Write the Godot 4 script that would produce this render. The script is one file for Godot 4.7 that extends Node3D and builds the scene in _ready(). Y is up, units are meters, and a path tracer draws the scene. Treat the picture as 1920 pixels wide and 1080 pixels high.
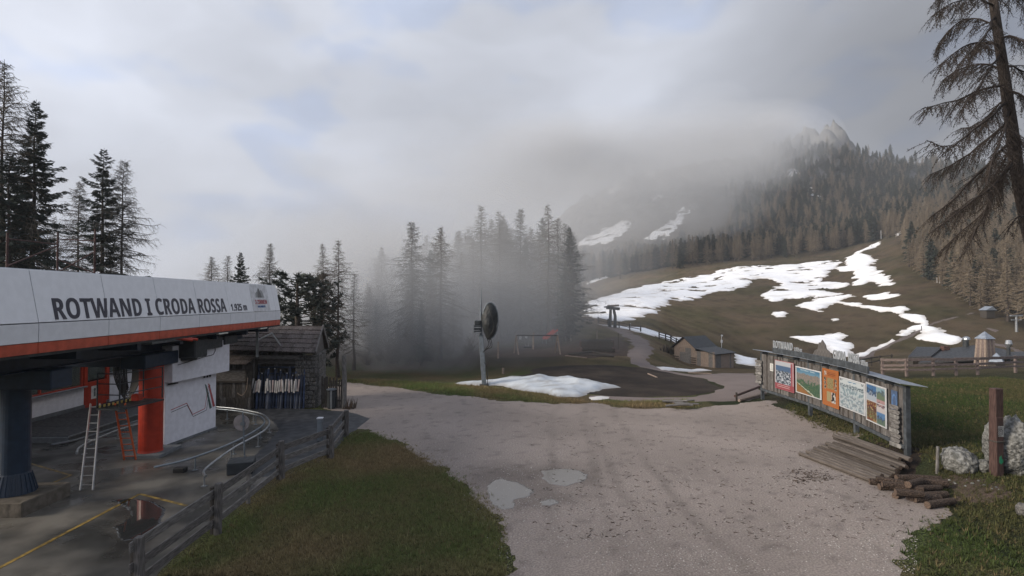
extends Node3D

const F := 1050.0          # focal length in pixels of a 1920 wide frame
const CAM_H := 6.5
const PITCH := 0.02095     # looking up by 1.2 degrees
var cam_pos := Vector3(0, CAM_H, 0)
var rng := RandomNumberGenerator.new()
var nz := FastNoiseLite.new()      # broad noise
var nf := FastNoiseLite.new()      # fine noise
var nr := FastNoiseLite.new()      # ridged noise
var used := {}
var M := {}
var env: Environment


# ---------------------------------------------------------------- mesh builder
class MB:
	var v := PackedVector3Array()
	var n := PackedVector3Array()
	var uv := PackedVector2Array()
	var c := PackedColorArray()
	var col := Color.WHITE
	var ux := Vector3.RIGHT
	var uo := Vector2.ZERO

	func tri(a: Vector3, b: Vector3, d: Vector3) -> void:   # counter-clockwise seen from outside
		var nn := (b - a).cross(d - a)
		if nn.length_squared() < 1e-14:
			return
		nn = nn.normalized()
		_put(a, nn)
		_put(d, nn)
		_put(b, nn)

	func _put(p: Vector3, nn: Vector3) -> void:
		v.append(p)
		n.append(nn)
		c.append(col)
		var u := ux - nn * ux.dot(nn)
		if u.length_squared() < 0.05:
			u = nn.cross(Vector3(0.31, 0.2, 0.93))
		u = u.normalized()
		uv.append(Vector2(p.dot(u), p.dot(nn.cross(u))) + uo)

	func quad(a: Vector3, b: Vector3, p: Vector3, d: Vector3) -> void:
		tri(a, b, p)
		tri(a, p, d)

	func quad_uv(a: Vector3, b: Vector3, p: Vector3, d: Vector3, w := 1.0, h := 1.0) -> void:  # a low left, b low right, p high right
		var nn := (b - a).cross(p - a).normalized()
		var q := [a, p, b, a, d, p]
		var t := [Vector2(0, h), Vector2(w, 0), Vector2(w, h), Vector2(0, h), Vector2(0, 0), Vector2(w, 0)]
		for i in 6:
			v.append(q[i])
			n.append(nn)
			c.append(col)
			uv.append(t[i])

	func box(ce: Vector3, size: Vector3, ba := Basis(), ch := 0.0) -> void:
		var s := size * 0.5
		ch = minf(ch, 0.45 * minf(size.x, minf(size.y, size.z)))
		if ch <= 0.0:
			var p := []
			for k in 8:
				p.append(ce + ba * Vector3(s.x if k & 1 else -s.x, s.y if k & 2 else -s.y, s.z if k & 4 else -s.z))
			quad(p[4], p[5], p[7], p[6])
			quad(p[1], p[0], p[2], p[3])
			quad(p[5], p[1], p[3], p[7])
			quad(p[0], p[4], p[6], p[2])
			quad(p[6], p[7], p[3], p[2])
			quad(p[0], p[1], p[5], p[4])
			return
		# chamfered: three points at each corner
		var q := {}
		for k in 8:
			var sg := Vector3(1.0 if k & 1 else -1.0, 1.0 if k & 2 else -1.0, 1.0 if k & 4 else -1.0)
			for ax in 3:
				var w := s - Vector3(ch, ch, ch)
				w[ax] = s[ax]
				q[k * 3 + ax] = ce + ba * (w * sg)
		_face(q, 0, [1, 3, 7, 5], 1)
		_face(q, 0, [0, 4, 6, 2], -1)
		_face(q, 1, [2, 6, 7, 3], 1)
		_face(q, 1, [0, 1, 5, 4], -1)
		_face(q, 2, [4, 5, 7, 6], 1)
		_face(q, 2, [0, 2, 3, 1], -1)
		for e in [[0, 1, 1, 2], [2, 3, 1, 2], [4, 5, 1, 2], [6, 7, 1, 2], [0, 2, 0, 2], [1, 3, 0, 2], [4, 6, 0, 2], [5, 7, 0, 2], [0, 4, 0, 1], [1, 5, 0, 1], [2, 6, 0, 1], [3, 7, 0, 1]]:
			_out(ce, [q[e[0] * 3 + e[2]], q[e[1] * 3 + e[2]], q[e[1] * 3 + e[3]], q[e[0] * 3 + e[3]]])
		for k in 8:
			_out(ce, [q[k * 3], q[k * 3 + 1], q[k * 3 + 2]])

	func _face(q: Dictionary, ax: int, k: Array, _s: int) -> void:
		quad(q[k[0] * 3 + ax], q[k[1] * 3 + ax], q[k[2] * 3 + ax], q[k[3] * 3 + ax])

	func _out(ce: Vector3, p: Array) -> void:
		var a: Vector3 = p[0]
		var b: Vector3 = p[1]
		var d: Vector3 = p[2]
		if (b - a).cross(d - a).dot(a + d - 2.0 * ce) < 0.0:
			p.reverse()
		if p.size() == 4:
			quad(p[0], p[1], p[2], p[3])
		else:
			tri(p[0], p[1], p[2])

	func beam(a: Vector3, b: Vector3, w: float, h: float, up := Vector3.UP, ch := 0.0) -> void:
		var d := (b - a).normalized()
		var side := d.cross(up)
		if side.length_squared() < 1e-4:
			side = d.cross(Vector3.RIGHT)
		side = side.normalized()
		ux = d
		box((a + b) * 0.5, Vector3((b - a).length(), h, w), Basis(d, side.cross(d), side), ch)

	func tube(pts: Array, rads: Array, sides := 8, caps := true, wob := 0.0) -> void:
		var ring := []
		var nrm := []
		var len := 0.0
		var lens := []
		var ref := Vector3.ZERO
		for i in pts.size():
			var t: Vector3 = (pts[mini(i + 1, pts.size() - 1)] - pts[maxi(i - 1, 0)]).normalized()
			if i > 0:
				len += (pts[i] - pts[i - 1]).length()
			lens.append(len)
			if ref == Vector3.ZERO:
				ref = t.cross(Vector3.UP if absf(t.y) < 0.9 else Vector3.RIGHT).normalized()
			ref = (ref - t * ref.dot(t)).normalized()
			var bi := t.cross(ref)
			var rr := PackedVector3Array()
			var nn := PackedVector3Array()
			for k in sides:
				var a := TAU * k / sides
				var dir := ref * cos(a) + bi * sin(a)
				nn.append(dir)
				var r: float = rads[i] if rads.size() > 1 else rads[0]
				if wob > 0.0:
					r *= 1.0 + wob * sin(a * 3.0 + i * 1.7) * cos(a * 2.0 - i * 2.3)
				rr.append(pts[i] + dir * r)
			ring.append(rr)
			nrm.append(nn)
		for i in pts.size() - 1:
			for k in sides:
				var k2 := (k + 1) % sides
				var q := [[i, k, k], [i + 1, k, k], [i, k2, k + 1], [i, k2, k + 1], [i + 1, k, k], [i + 1, k2, k + 1]]
				for e in q:
					v.append(ring[e[0]][e[1]])
					n.append(nrm[e[0]][e[1]])
					c.append(col)
					uv.append(Vector2(lens[e[0]], float(e[2]) / sides) + uo)
		if caps:
			var last := pts.size() - 1
			for k in sides:
				var k2 := (k + 1) % sides
				tri(pts[0], ring[0][k2], ring[0][k])
				tri(pts[last], ring[last][k], ring[last][k2])

	func twig(a: Vector3, b: Vector3, r: float) -> void:   # a thin three-sided spike
		var d := (b - a).normalized()
		var s := d.cross(Vector3(0.3, 0.9, 0.2)).normalized()
		var t := d.cross(s)
		var p0 := a + s * r
		var p1 := a + (s * -0.5 + t * 0.866) * r
		var p2 := a + (s * -0.5 - t * 0.866) * r
		tri(p0, p1, b)
		tri(p1, p2, b)
		tri(p2, p0, b)

	func lathe(ce: Vector3, prof: Array, sides := 16) -> void:   # prof: [radius, height] upwards
		for i in prof.size() - 1:
			for k in sides:
				var a0 := TAU * k / sides
				var a1 := TAU * (k + 1) / sides
				var d0 := Vector3(cos(a0), 0, sin(a0))
				var d1 := Vector3(cos(a1), 0, sin(a1))
				var lo: Array = prof[i]
				var hi: Array = prof[i + 1]
				quad(ce + d1 * lo[0] + Vector3.UP * lo[1], ce + d0 * lo[0] + Vector3.UP * lo[1], ce + d0 * hi[0] + Vector3.UP * hi[1], ce + d1 * hi[0] + Vector3.UP * hi[1])

	func extrude(poly: Array, o: Vector3, ex: Vector3, ey: Vector3, depth: float) -> void:   # flat outline in (ex, ey), front towards ex x ey
		var pts := PackedVector2Array()
		for p in poly:
			pts.append(Vector2(p[0], p[1]))
		if Geometry2D.is_polygon_clockwise(pts):
			pts.reverse()
		var ez := ex.cross(ey).normalized() * depth
		var idx := Geometry2D.triangulate_polygon(pts)
		for i in range(0, idx.size(), 3):
			var t := []
			for k in 3:
				t.append(pts[idx[i + k]])
			if (t[1] - t[0]).cross(t[2] - t[0]) < 0:
				t.reverse()
			var w := []
			for k in 3:
				w.append(o + ex * t[k].x + ey * t[k].y)
			tri(w[0] + ez, w[1] + ez, w[2] + ez)
			tri(w[2], w[1], w[0])
		for i in pts.size():
			var a := o + ex * pts[i].x + ey * pts[i].y
			var j := (i + 1) % pts.size()
			var b := o + ex * pts[j].x + ey * pts[j].y
			quad(a, b, b + ez, a + ez)

	func mesh() -> ArrayMesh:
		var arr := []
		arr.resize(Mesh.ARRAY_MAX)
		arr[Mesh.ARRAY_VERTEX] = v
		arr[Mesh.ARRAY_NORMAL] = n
		arr[Mesh.ARRAY_TEX_UV] = uv
		arr[Mesh.ARRAY_COLOR] = c
		var m := ArrayMesh.new()
		m.add_surface_from_arrays(Mesh.PRIMITIVE_TRIANGLES, arr)
		return m


# ---------------------------------------------------------------- scene helpers
func numbered(called: String) -> String:
	var k: int = used.get(called, 0)
	used[called] = k + 1
	return called if k == 0 else "%s_%03d" % [called, k]


func tag(o: Node3D, label: String, category := "", group := "") -> Node3D:
	o.set_meta("label", label)
	if category:
		o.set_meta("category", category)
	if group:
		o.set_meta("group", group)
	return o


func thing(called: String, label: String, category: String, at := Vector3.ZERO, basis_ := Basis(), group := "") -> Node3D:
	var o := Node3D.new()
	o.name = numbered(called)
	add_child(o)
	o.transform = Transform3D(basis_, at)
	return tag(o, label, category, group)


func part(called: String, m: Mesh, mat: Material, parent: Node3D, tr := Transform3D()) -> MeshInstance3D:
	var o := MeshInstance3D.new()
	o.mesh = m
	o.material_override = mat
	o.name = called
	o.transform = tr
	parent.add_child(o, true)
	return o


func obj(called: String, mb: MB, mat: Material, parent: Node3D) -> MeshInstance3D:
	return part(called, mb.mesh(), mat, parent)


func struct(called: String, m: Mesh, mat: Material, label: String, kind := "structure") -> MeshInstance3D:
	var o := part(numbered(called), m, mat, self)
	o.set_meta("kind", kind)
	o.set_meta("label", label)
	return o


func dup(root: Node3D, at: Vector3, basis_: Basis, label: String) -> Node3D:
	var r: Node3D = root.duplicate()
	var base := String(root.name)
	var cut := base.rfind("_")
	if cut > 0 and base.substr(cut + 1).is_valid_int():
		base = base.substr(0, cut)
	r.name = numbered(base)
	add_child(r)
	r.transform = Transform3D(basis_, at)
	r.set_meta("label", label)
	return r


# a pixel of the 1920 x 1080 frame as a direction whose forward part is 1
func ray(px: float, py: float) -> Vector3:
	var d := Vector3(0, sin(PITCH), -cos(PITCH)) + Vector3.RIGHT * (px - 960.0) / F + Vector3(0, cos(PITCH), sin(PITCH)) * (540.0 - py) / F
	return d / -d.z


func at(px: float, py: float, depth: float) -> Vector3:
	return cam_pos + ray(px, py) * depth


func flat(px: float, py: float, h := 0.0) -> Vector3:      # the point seen there at the height h
	var d := ray(px, py)
	return cam_pos + d * ((h - CAM_H) / d.y)


func hit(px: float, py: float, from := 10.0, most := 1300.0) -> Vector3:   # the terrain seen there
	var d := ray(px, py)
	var t := from
	var last := from
	while t < most:
		var p := cam_pos + d * t
		if p.y < hgt(p.x, -p.z):
			var lo := last
			var hi := t
			for k in 14:
				var mid := (lo + hi) * 0.5
				var q := cam_pos + d * mid
				if q.y < hgt(q.x, -q.z):
					hi = mid
				else:
					lo = mid
			return cam_pos + d * hi
		last = t
		t *= 1.012
	return cam_pos + d * most


func ground(px: float, depth: float) -> Vector3:           # on the terrain at that bearing and depth
	var x := (px - 960.0) / F * depth
	return Vector3(x, hgt(x, depth), -depth)


# ---------------------------------------------------------------- terrain
# Rings of ground: at each depth, the height at a few bearings.
var ring_d := [40.0, 72.0, 112.0, 320.0, 420.0, 850.0, 1150.0]
var ring_px := [-800.0, 200.0, 700.0, 900.0, 1000.0, 1100.0, 1200.0, 1300.0, 1400.0, 1500.0, 1560.0, 1640.0, 1700.0, 1760.0, 1850.0, 1920.0, 2500.0]
var ring_y := [
	[656, 656, 657, 650, 646, 648, 655, 688, 692, 692, 692, 692, 690, 686, 682, 680, 676],
	[640, 640, 640, 622, 612, 603, 613, 650, 676, 674, 672, 668, 660, 652, 645, 640, 620],
	[650, 640, 620, 600, 572, 545, 524, 506, 491, 485, 480, 460, 436, 424, 418, 412, 396],
	[650, 640, 620, 585, 560, 512, 496, 482, 472, 465, 458, 438, 405, 388, 372, 362, 340],
	[600, 600, 590, 520, 450, 375, 332, 314, 302, 286, 276, 318, 326, 338, 342, 340, 322],
]
var ring_h := []


func make_rings() -> void:
	for r in ring_y.size():
		var row := []
		var d: float = ring_d[r + 1]
		for k in ring_px.size():
			row.append(CAM_H + d * (562.0 - ring_y[r][k]) / F)
		ring_h.append(row)
	var zero := []
	zero.resize(ring_px.size())
	zero.fill(0.0)
	ring_h.push_front(zero)
	var back := []
	for k in ring_px.size():
		back.append(ring_h[5][k] * 0.75)
	ring_h.append(back)


func hgt(x: float, fwd: float) -> float:
	var r := sqrt(x * x + fwd * fwd)
	var d := maxf(fwd, r * 0.6)
	# the grass bank round the board and the rocks on the right
	var bank := 0.55 * smoothstep(13.9, 16.0, x - 0.10 * maxf(fwd - 16.0, 0.0)) * smoothstep(29.0, 23.0, fwd)
	if d <= ring_d[0]:
		return bank
	var px := clampf(960.0 + F * x / d, -799.0, 2499.0)
	var k := 0
	while px > ring_px[k + 1]:
		k += 1
	var t: float = (px - ring_px[k]) / (ring_px[k + 1] - ring_px[k])
	t = lerpf(t, t * t * (3.0 - 2.0 * t), 0.5)
	var i := 0
	while i < ring_d.size() - 2 and d > ring_d[i + 1]:
		i += 1
	var s: float = clampf((d - ring_d[i]) / (ring_d[i + 1] - ring_d[i]), 0.0, 1.0)
	if i == 0:
		s = s * s * (2.0 - s)
	var h := lerpf(lerpf(ring_h[i][k], ring_h[i][k + 1], t), lerpf(ring_h[i + 1][k], ring_h[i + 1][k + 1], t), s)
	var far := smoothstep(60.0, 330.0, d)
	h += nz.get_noise_2d(x * 0.55, fwd * 0.55) * 2.2 * far * (1.0 - smoothstep(300.0, 360.0, d) * 0.3)
	h += nf.get_noise_2d(x * 2.0, fwd * 2.0) * 0.12 * smoothstep(45.0, 90.0, d)
	var crag := smoothstep(470.0, 760.0, d)
	if crag > 0.0:
		h += (nr.get_noise_2d(x, fwd) * lerpf(11.0, 30.0, smoothstep(1400.0, 1520.0, px)) + nf.get_noise_2d(x * 0.45, fwd * 0.45) * 9.0) * crag
		if px > 1440.0 and px < 1660.0:     # the rock tower
			var w := 1.0 - absf(px - 1552.0) / 105.0
			if w > 0.0:
				h += (26.0 * w + 15.0 * absf(nf.get_noise_2d(x * 0.35, fwd * 0.35)) * w) * smoothstep(760.0, 850.0, d)
	return h


# ---------------------------------------------------------------- materials
func lin(r: float, g: float, b: float) -> Color:
	return Color(r, g, b).linear_to_srgb()


func noise_tex(freq: float, ramp: Array, seed_ := 1, size := 512, oct := 4, kind := 0, normal := false, bump := 4.0) -> NoiseTexture2D:
	var f := FastNoiseLite.new()
	f.seed = seed_
	f.frequency = freq
	f.fractal_octaves = oct
	f.noise_type = [FastNoiseLite.TYPE_SIMPLEX_SMOOTH, FastNoiseLite.TYPE_CELLULAR, FastNoiseLite.TYPE_VALUE_CUBIC][kind]
	var t := NoiseTexture2D.new()
	t.width = size
	t.height = size
	t.seamless = true
	t.seamless_blend_skirt = 0.25
	t.noise = f
	if normal:
		t.as_normal_map = true
		t.bump_strength = bump
	else:
		var g := Gradient.new()
		g.offsets = PackedFloat32Array()
		var offs := PackedFloat32Array()
		var cols := PackedColorArray()
		for e in ramp:
			offs.append(e[0])
			cols.append(e[1])
		g.offsets = offs
		g.colors = cols
		t.color_ramp = g
	return t


var shared := {}


func grey_noise(key: String, freq: float, lo: float, hi: float, seed_ := 1, oct := 4, kind := 0) -> NoiseTexture2D:
	if not shared.has(key):
		shared[key] = noise_tex(freq, [[0.25, Color(lo, lo, lo)], [0.75, Color(hi, hi, hi)]], seed_, 512, oct, kind)
	return shared[key]


func mat(called: String, lo: Color, hi: Color, freq := 0.02, rough := 0.8, scale := Vector3(1, 1, 1), tri := 0, bump := 0.0, seed_ := 1) -> StandardMaterial3D:
	var m := StandardMaterial3D.new()
	m.resource_name = called
	m.roughness = rough
	m.metallic_specular = 0.35
	m.albedo_texture = noise_tex(freq, [[0.22, lo], [0.5, lo.lerp(hi, 0.5)], [0.78, hi]], seed_, 512, 5)
	m.uv1_scale = scale
	if tri:
		m.uv1_triplanar = true
		m.uv1_world_triplanar = tri == 2
	if bump > 0.0:
		m.heightmap_enabled = true
		m.heightmap_scale = bump
		m.heightmap_texture = grey_noise("bump%s" % freq, freq, 0.0, 1.0, 7, 5)
	M[called] = m
	return m


func plain(called: String, c: Color, rough := 0.5, metal := 0.0, alb_noise := 0.12) -> StandardMaterial3D:
	# paint or metal with faint dirt and an uneven gloss
	var m := StandardMaterial3D.new()
	m.resource_name = called
	m.albedo_color = c
	m.albedo_texture = grey_noise("dirt%s" % alb_noise, 0.012, 1.0 - alb_noise, 1.0, 5, 5)
	m.roughness = rough
	m.metallic = metal
	m.metallic_specular = 0.4
	m.roughness_texture = grey_noise("gloss", 0.02, 0.75, 1.0, 9, 5)
	m.uv1_scale = Vector3(0.45, 0.45, 0.45)
	m.uv1_triplanar = true
	M[called] = m
	return m


func tinted(called: String, src: String, f: Color) -> StandardMaterial3D:
	var m: StandardMaterial3D = M[src].duplicate()
	m.resource_name = called
	m.albedo_color = f
	M[called] = m
	return m


func make_materials() -> void:
	plain("facade", lin(0.74, 0.755, 0.79), 0.45, 0.0, 0.025)
	plain("facade_low", lin(0.68, 0.695, 0.73), 0.45, 0.0, 0.03)
	plain("red_fascia", lin(0.46, 0.085, 0.045), 0.5)
	plain("red_paint", lin(0.36, 0.035, 0.016), 0.42)
	plain("orange_paint", lin(0.62, 0.13, 0.045), 0.45)
	plain("steel_blue", lin(0.018, 0.033, 0.060), 0.45)
	plain("dark_steel", lin(0.035, 0.04, 0.045), 0.5)
	plain("grey_steel", lin(0.22, 0.25, 0.28), 0.45, 0.5)
	plain("galvanised", lin(0.42, 0.44, 0.46), 0.42, 0.8)
	plain("aluminium", lin(0.55, 0.56, 0.58), 0.38, 0.75)
	plain("plaster", lin(0.66, 0.66, 0.71), 0.7, 0.0, 0.05)
	plain("plinth", lin(0.13, 0.14, 0.15), 0.8)
	plain("letters", lin(0.045, 0.045, 0.062), 0.5, 0.0, 0.03)
	plain("letters_light", lin(0.32, 0.34, 0.36), 0.5)
	plain("white_paint", lin(0.62, 0.63, 0.66), 0.5)
	plain("rubber", lin(0.018, 0.018, 0.02), 0.7, 0.0, 0.3)
	plain("cable", lin(0.015, 0.015, 0.016), 0.6)
	plain("navy_pad", lin(0.035, 0.047, 0.08), 0.75, 0.0, 0.3)
	plain("pale_pad", lin(0.55, 0.53, 0.52), 0.8, 0.0, 0.25)
	plain("yellow_line", lin(0.30, 0.20, 0.05), 0.6, 0.0, 0.4)
	plain("yellow", lin(0.5, 0.38, 0.12), 0.6)
	plain("blue_paint", lin(0.09, 0.18, 0.36), 0.5)
	plain("logo_red", lin(0.38, 0.09, 0.10), 0.5)
	plain("logo_grey", lin(0.28, 0.29, 0.3), 0.5)
	plain("logo_dark", lin(0.12, 0.125, 0.13), 0.5)
	plain("logo_green", lin(0.07, 0.12, 0.11), 0.5)
	plain("paper", lin(0.6, 0.6, 0.58), 0.7)
	plain("tarp", lin(0.030, 0.034, 0.036), 0.7, 0.0, 0.4)
	plain("lamp_diffuser", lin(0.55, 0.56, 0.5), 0.5)
	plain("rust", lin(0.09, 0.045, 0.04), 0.8, 0.0, 0.4)
	plain("sign_back", lin(0.30, 0.27, 0.27), 0.6)
	plain("green_paint", lin(0.02, 0.20, 0.10), 0.6)
	plain("blue_pad", lin(0.06, 0.085, 0.16), 0.75, 0.0, 0.3)
	plain("pale_pad2", lin(0.46, 0.38, 0.37), 0.8, 0.0, 0.25)
	plain("grey_frame", lin(0.07, 0.08, 0.09), 0.7, 0.0, 0.25)
	plain("orange_board", lin(0.42, 0.13, 0.03), 0.5)
	plain("poster_red", lin(0.36, 0.10, 0.12), 0.5)
	plain("faded_blue", lin(0.07, 0.11, 0.20), 0.7)
	plain("pale_board", lin(0.26, 0.25, 0.24), 0.8, 0.0, 0.3)
	plain("dirt_fill", lin(0.05, 0.035, 0.03), 0.95, 0.0, 0.5)
	plain("chimney_red", lin(0.12, 0.06, 0.05), 0.9, 0.0, 0.4)
	plain("slate", lin(0.05, 0.055, 0.063), 0.6, 0.0, 0.4)
	plain("zinc", lin(0.30, 0.34, 0.40), 0.5, 0.3, 0.2)
	plain("red_slide", lin(0.55, 0.05, 0.03), 0.5)
	# wood: the grain runs along u
	var gr := Vector3(0.35, 3.2, 1)
	mat("wood_grey", lin(0.085, 0.08, 0.075), lin(0.20, 0.19, 0.185), 0.014, 0.85, gr, 0, 0.6, 3)
	mat("wood_dark", lin(0.028, 0.024, 0.021), lin(0.075, 0.066, 0.058), 0.014, 0.85, gr, 0, 0.6, 4)
	mat("wood_brown", lin(0.042, 0.024, 0.021), lin(0.085, 0.050, 0.043), 0.014, 0.7, gr, 0, 0.4, 5)
	mat("wood_pale", lin(0.17, 0.13, 0.105), lin(0.30, 0.24, 0.20), 0.014, 0.85, gr, 0, 0.6, 6)
	mat("wood_board", lin(0.065, 0.06, 0.058), lin(0.15, 0.14, 0.135), 0.014, 0.85, gr, 0, 0.6, 7)
	mat("fence_wood", lin(0.10, 0.075, 0.068), lin(0.22, 0.175, 0.16), 0.014, 0.85, gr, 0, 0.6, 8)
	mat("log_wood", lin(0.055, 0.045, 0.039), lin(0.115, 0.10, 0.088), 0.02, 0.85, Vector3(0.15, 1.5, 1), 0, 0.3, 9)
	tinted("log_wood_dark", "log_wood", Color(0.84, 0.83, 0.82))
	tinted("log_wood_pale", "log_wood", Color(1.08, 1.08, 1.08))
	mat("log_bark", lin(0.03, 0.022, 0.018), lin(0.12, 0.085, 0.065), 0.03, 0.9, Vector3(0.8, 1.0, 1), 0, 3.0, 10)
	mat("log_end", lin(0.05, 0.035, 0.028), lin(0.17, 0.12, 0.09), 0.03, 0.9, Vector3(2, 2, 2), 0, 0.5, 11)
	mat("shingle", lin(0.05, 0.042, 0.04), lin(0.20, 0.17, 0.16), 0.02, 0.85, Vector3(1.5, 1.5, 1.5), 0, 1.5, 12)
	M["shingle"].vertex_color_use_as_albedo = true
	mat("stone", lin(0.05, 0.048, 0.046), lin(0.22, 0.21, 0.2), 0.02, 0.9, Vector3(1.2, 1.2, 1.2), 1, 2.0, 13)
	M["stone"].vertex_color_use_as_albedo = true
	mat("rock", lin(0.055, 0.055, 0.05), lin(0.27, 0.27, 0.262), 0.016, 0.9, Vector3(0.8, 0.8, 0.8), 1, 4.0, 14)
	mat("concrete", lin(0.026, 0.026, 0.024), lin(0.13, 0.12, 0.105), 0.006, 0.5, Vector3(0.1, 0.1, 0.1), 2, 0.0, 15)
	M["concrete"].roughness_texture = grey_noise("wet", 0.006, 0.25, 1.0, 21, 4)
	M["concrete"].roughness = 0.8
	mat("block_concrete", lin(0.075, 0.065, 0.052), lin(0.125, 0.108, 0.09), 0.008, 0.85, Vector3(0.6, 0.6, 0.6), 1, 1.0, 16)
	mat("asphalt", lin(0.016, 0.018, 0.022), lin(0.045, 0.047, 0.052), 0.012, 0.6, Vector3(0.25, 0.25, 0.25), 2, 0.5, 17)
	mat("bark", lin(0.03, 0.024, 0.021), lin(0.11, 0.09, 0.08), 0.03, 0.9, Vector3(0.4, 2.0, 1), 0, 2.0, 18)
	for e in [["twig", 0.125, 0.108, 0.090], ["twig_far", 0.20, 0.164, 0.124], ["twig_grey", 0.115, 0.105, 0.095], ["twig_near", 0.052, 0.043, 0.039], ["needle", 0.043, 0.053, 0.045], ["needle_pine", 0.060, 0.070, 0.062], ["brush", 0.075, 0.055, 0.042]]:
		var m := StandardMaterial3D.new()
		m.resource_name = e[0]
		m.albedo_color = lin(e[1], e[2], e[3])
		m.roughness = 0.9
		m.metallic_specular = 0.2
		m.vertex_color_use_as_albedo = true
		M[e[0]] = m
	# ground sheets take their colours from their vertices, with fine grain on top
	for e in [["soil", 0.35, 1.0, 1.6], ["gravel", 0.82, 1.0, 0.25], ["snow", 0.93, 1.0, 1.0], ["dirt", 0.6, 1.0, 2.0], ["hill", 0.6, 1.0, 0.0]]:
		var m := StandardMaterial3D.new()
		m.resource_name = e[0]
		m.vertex_color_use_as_albedo = true
		m.albedo_texture = grey_noise("grain%s" % e[1], 0.05, e[1], e[2], 31, 5)
		m.uv1_triplanar = true
		m.uv1_world_triplanar = true
		m.uv1_scale = Vector3(0.5, 0.5, 0.5) if e[0] != "hill" else Vector3(0.06, 0.06, 0.06)
		m.roughness = 0.95
		m.metallic_specular = 0.25
		if e[3] > 0.0:
			m.heightmap_enabled = true
			m.heightmap_scale = e[3]
			m.heightmap_texture = grey_noise("graint", 0.13, 0.0, 1.0, 33, 5)
		M[e[0]] = m
	var g := StandardMaterial3D.new()
	g.resource_name = "glass"
	g.albedo_color = Color(0.4, 0.45, 0.45, 0.25)
	g.transparency = BaseMaterial3D.TRANSPARENCY_ALPHA
	g.roughness = 0.05
	M["glass"] = g
	var w := StandardMaterial3D.new()
	w.resource_name = "muddy_water"
	w.albedo_color = lin(0.155, 0.142, 0.128)
	w.roughness = 0.08
	w.metallic_specular = 0.5
	M["muddy_water"] = w
	var w2 := StandardMaterial3D.new()
	w2.resource_name = "dark_water"
	w2.albedo_color = lin(0.025, 0.026, 0.026)
	w2.roughness = 0.03
	w2.metallic_specular = 0.6
	M["dark_water"] = w2
	var gb := StandardMaterial3D.new()
	gb.resource_name = "grass_blade"
	gb.vertex_color_use_as_albedo = true
	gb.albedo_color = Color.WHITE
	gb.roughness = 0.8
	gb.metallic_specular = 0.2
	M["grass_blade"] = gb


# ---------------------------------------------------------------- sky
func make_sky() -> PanoramaSkyMaterial:
	var w := 1536
	var h := 768
	var im := Image.create(w, h, false, Image.FORMAT_RGBF)
	var n1 := FastNoiseLite.new()
	n1.seed = 11
	n1.frequency = 1.6
	n1.fractal_octaves = 5
	var n2 := FastNoiseLite.new()
	n2.seed = 23
	n2.frequency = 2.6
	n2.fractal_octaves = 4
	for y in h:
		var el := (0.5 - (y + 0.5) / h) * PI
		var low := el < -0.03
		var se := sin(maxf(el, -0.03))
		var ce := cos(el)
		var prev := Color.BLACK
		for x in w:
			if low:
				if y % 64 == 0 or x == 0 or true:
					prev = Color(0.16, 0.165, 0.17)
				im.set_pixel(x, y, prev)
				continue
			var az := (x + 0.5) / w * TAU
			var d := Vector3(sin(az) * ce, se, -cos(az) * ce)
			# towards the hidden sun on the left it is brighter, to the right darker
			# brighter towards the hidden sun on the left, darker over the valley head on the right, even overcast behind
			var tt := clampf((0.6 - d.x / maxf(ce, 0.2)) / 1.28, 0.0, 1.0)
			var lum := 0.17 + 0.27 * smoothstep(0.0, 0.32, tt) + 0.07 * smoothstep(0.6, 1.0, tt)
			var rest := maxf(smoothstep(0.25, 0.9, d.y), smoothstep(-0.72, 0.1, d.z))
			lum = lerpf(lum, 0.50 - 0.04 * d.x, rest)
			var p := Vector3(d.x * 1.0, d.y * 2.0, d.z * 1.0)
			var wv := n1.get_noise_3d(p.x * 0.8 + 5.0, p.y * 0.8, p.z * 0.8)
			var a := n1.get_noise_3d(p.x + wv * 0.5, p.y + wv * 0.5, p.z)
			var b := n2.get_noise_3d(p.x, p.y + 3.0, p.z + wv * 0.4)
			lum *= 1.0 + 0.24 * a + 0.10 * b
			# gaps with blue behind, more of them high up
			var gap := smoothstep(0.02, 0.40, b - 0.35 * a + 0.25 * (d.y - 0.25))
			var c := Color(lum * 0.95, lum * 1.0, lum * 1.13)
			c = c.lerp(Color(lum * 0.72, lum * 0.84, lum * 1.12), gap * 0.75)
			im.set_pixel(x, y, c)
	var m := PanoramaSkyMaterial.new()
	m.panorama = ImageTexture.create_from_image(im)
	return m


func make_world() -> void:
	var c := Camera3D.new()
	c.name = "camera"
	c.position = cam_pos
	c.rotation = Vector3(PITCH, 0, 0)
	c.fov = rad_to_deg(2.0 * atan(540.0 / F))
	c.near = 0.1
	c.far = 4000.0
	add_child(c)
	c.current = true
	env = Environment.new()
	env.background_mode = Environment.BG_SKY
	var s := Sky.new()
	s.sky_material = make_sky()
	env.sky = s
	env.background_energy_multiplier = 1.4
	env.tonemap_mode = Environment.TONE_MAPPER_LINEAR
	env.tonemap_exposure = 1.08
	env.sdfgi_enabled = true
	env.ssao_enabled = true
	env.ssil_enabled = true
	env.fog_enabled = true
	env.fog_density = 0.00028
	env.fog_light_color = lin(0.88, 0.93, 1.0)
	env.volumetric_fog_enabled = true
	env.volumetric_fog_density = 0.0
	var we := WorldEnvironment.new()
	we.name = "world_environment"
	we.environment = env
	add_child(we)
	var sun := DirectionalLight3D.new()
	sun.name = "sun"
	sun.light_energy = 1.6
	sun.light_color = Color(1.0, 0.95, 0.88)
	sun.light_angular_distance = 18.0
	sun.shadow_enabled = true
	add_child(sun)
	sun.look_at_from_position(Vector3(-0.85, 0.38, 0.24), Vector3.ZERO)


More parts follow.
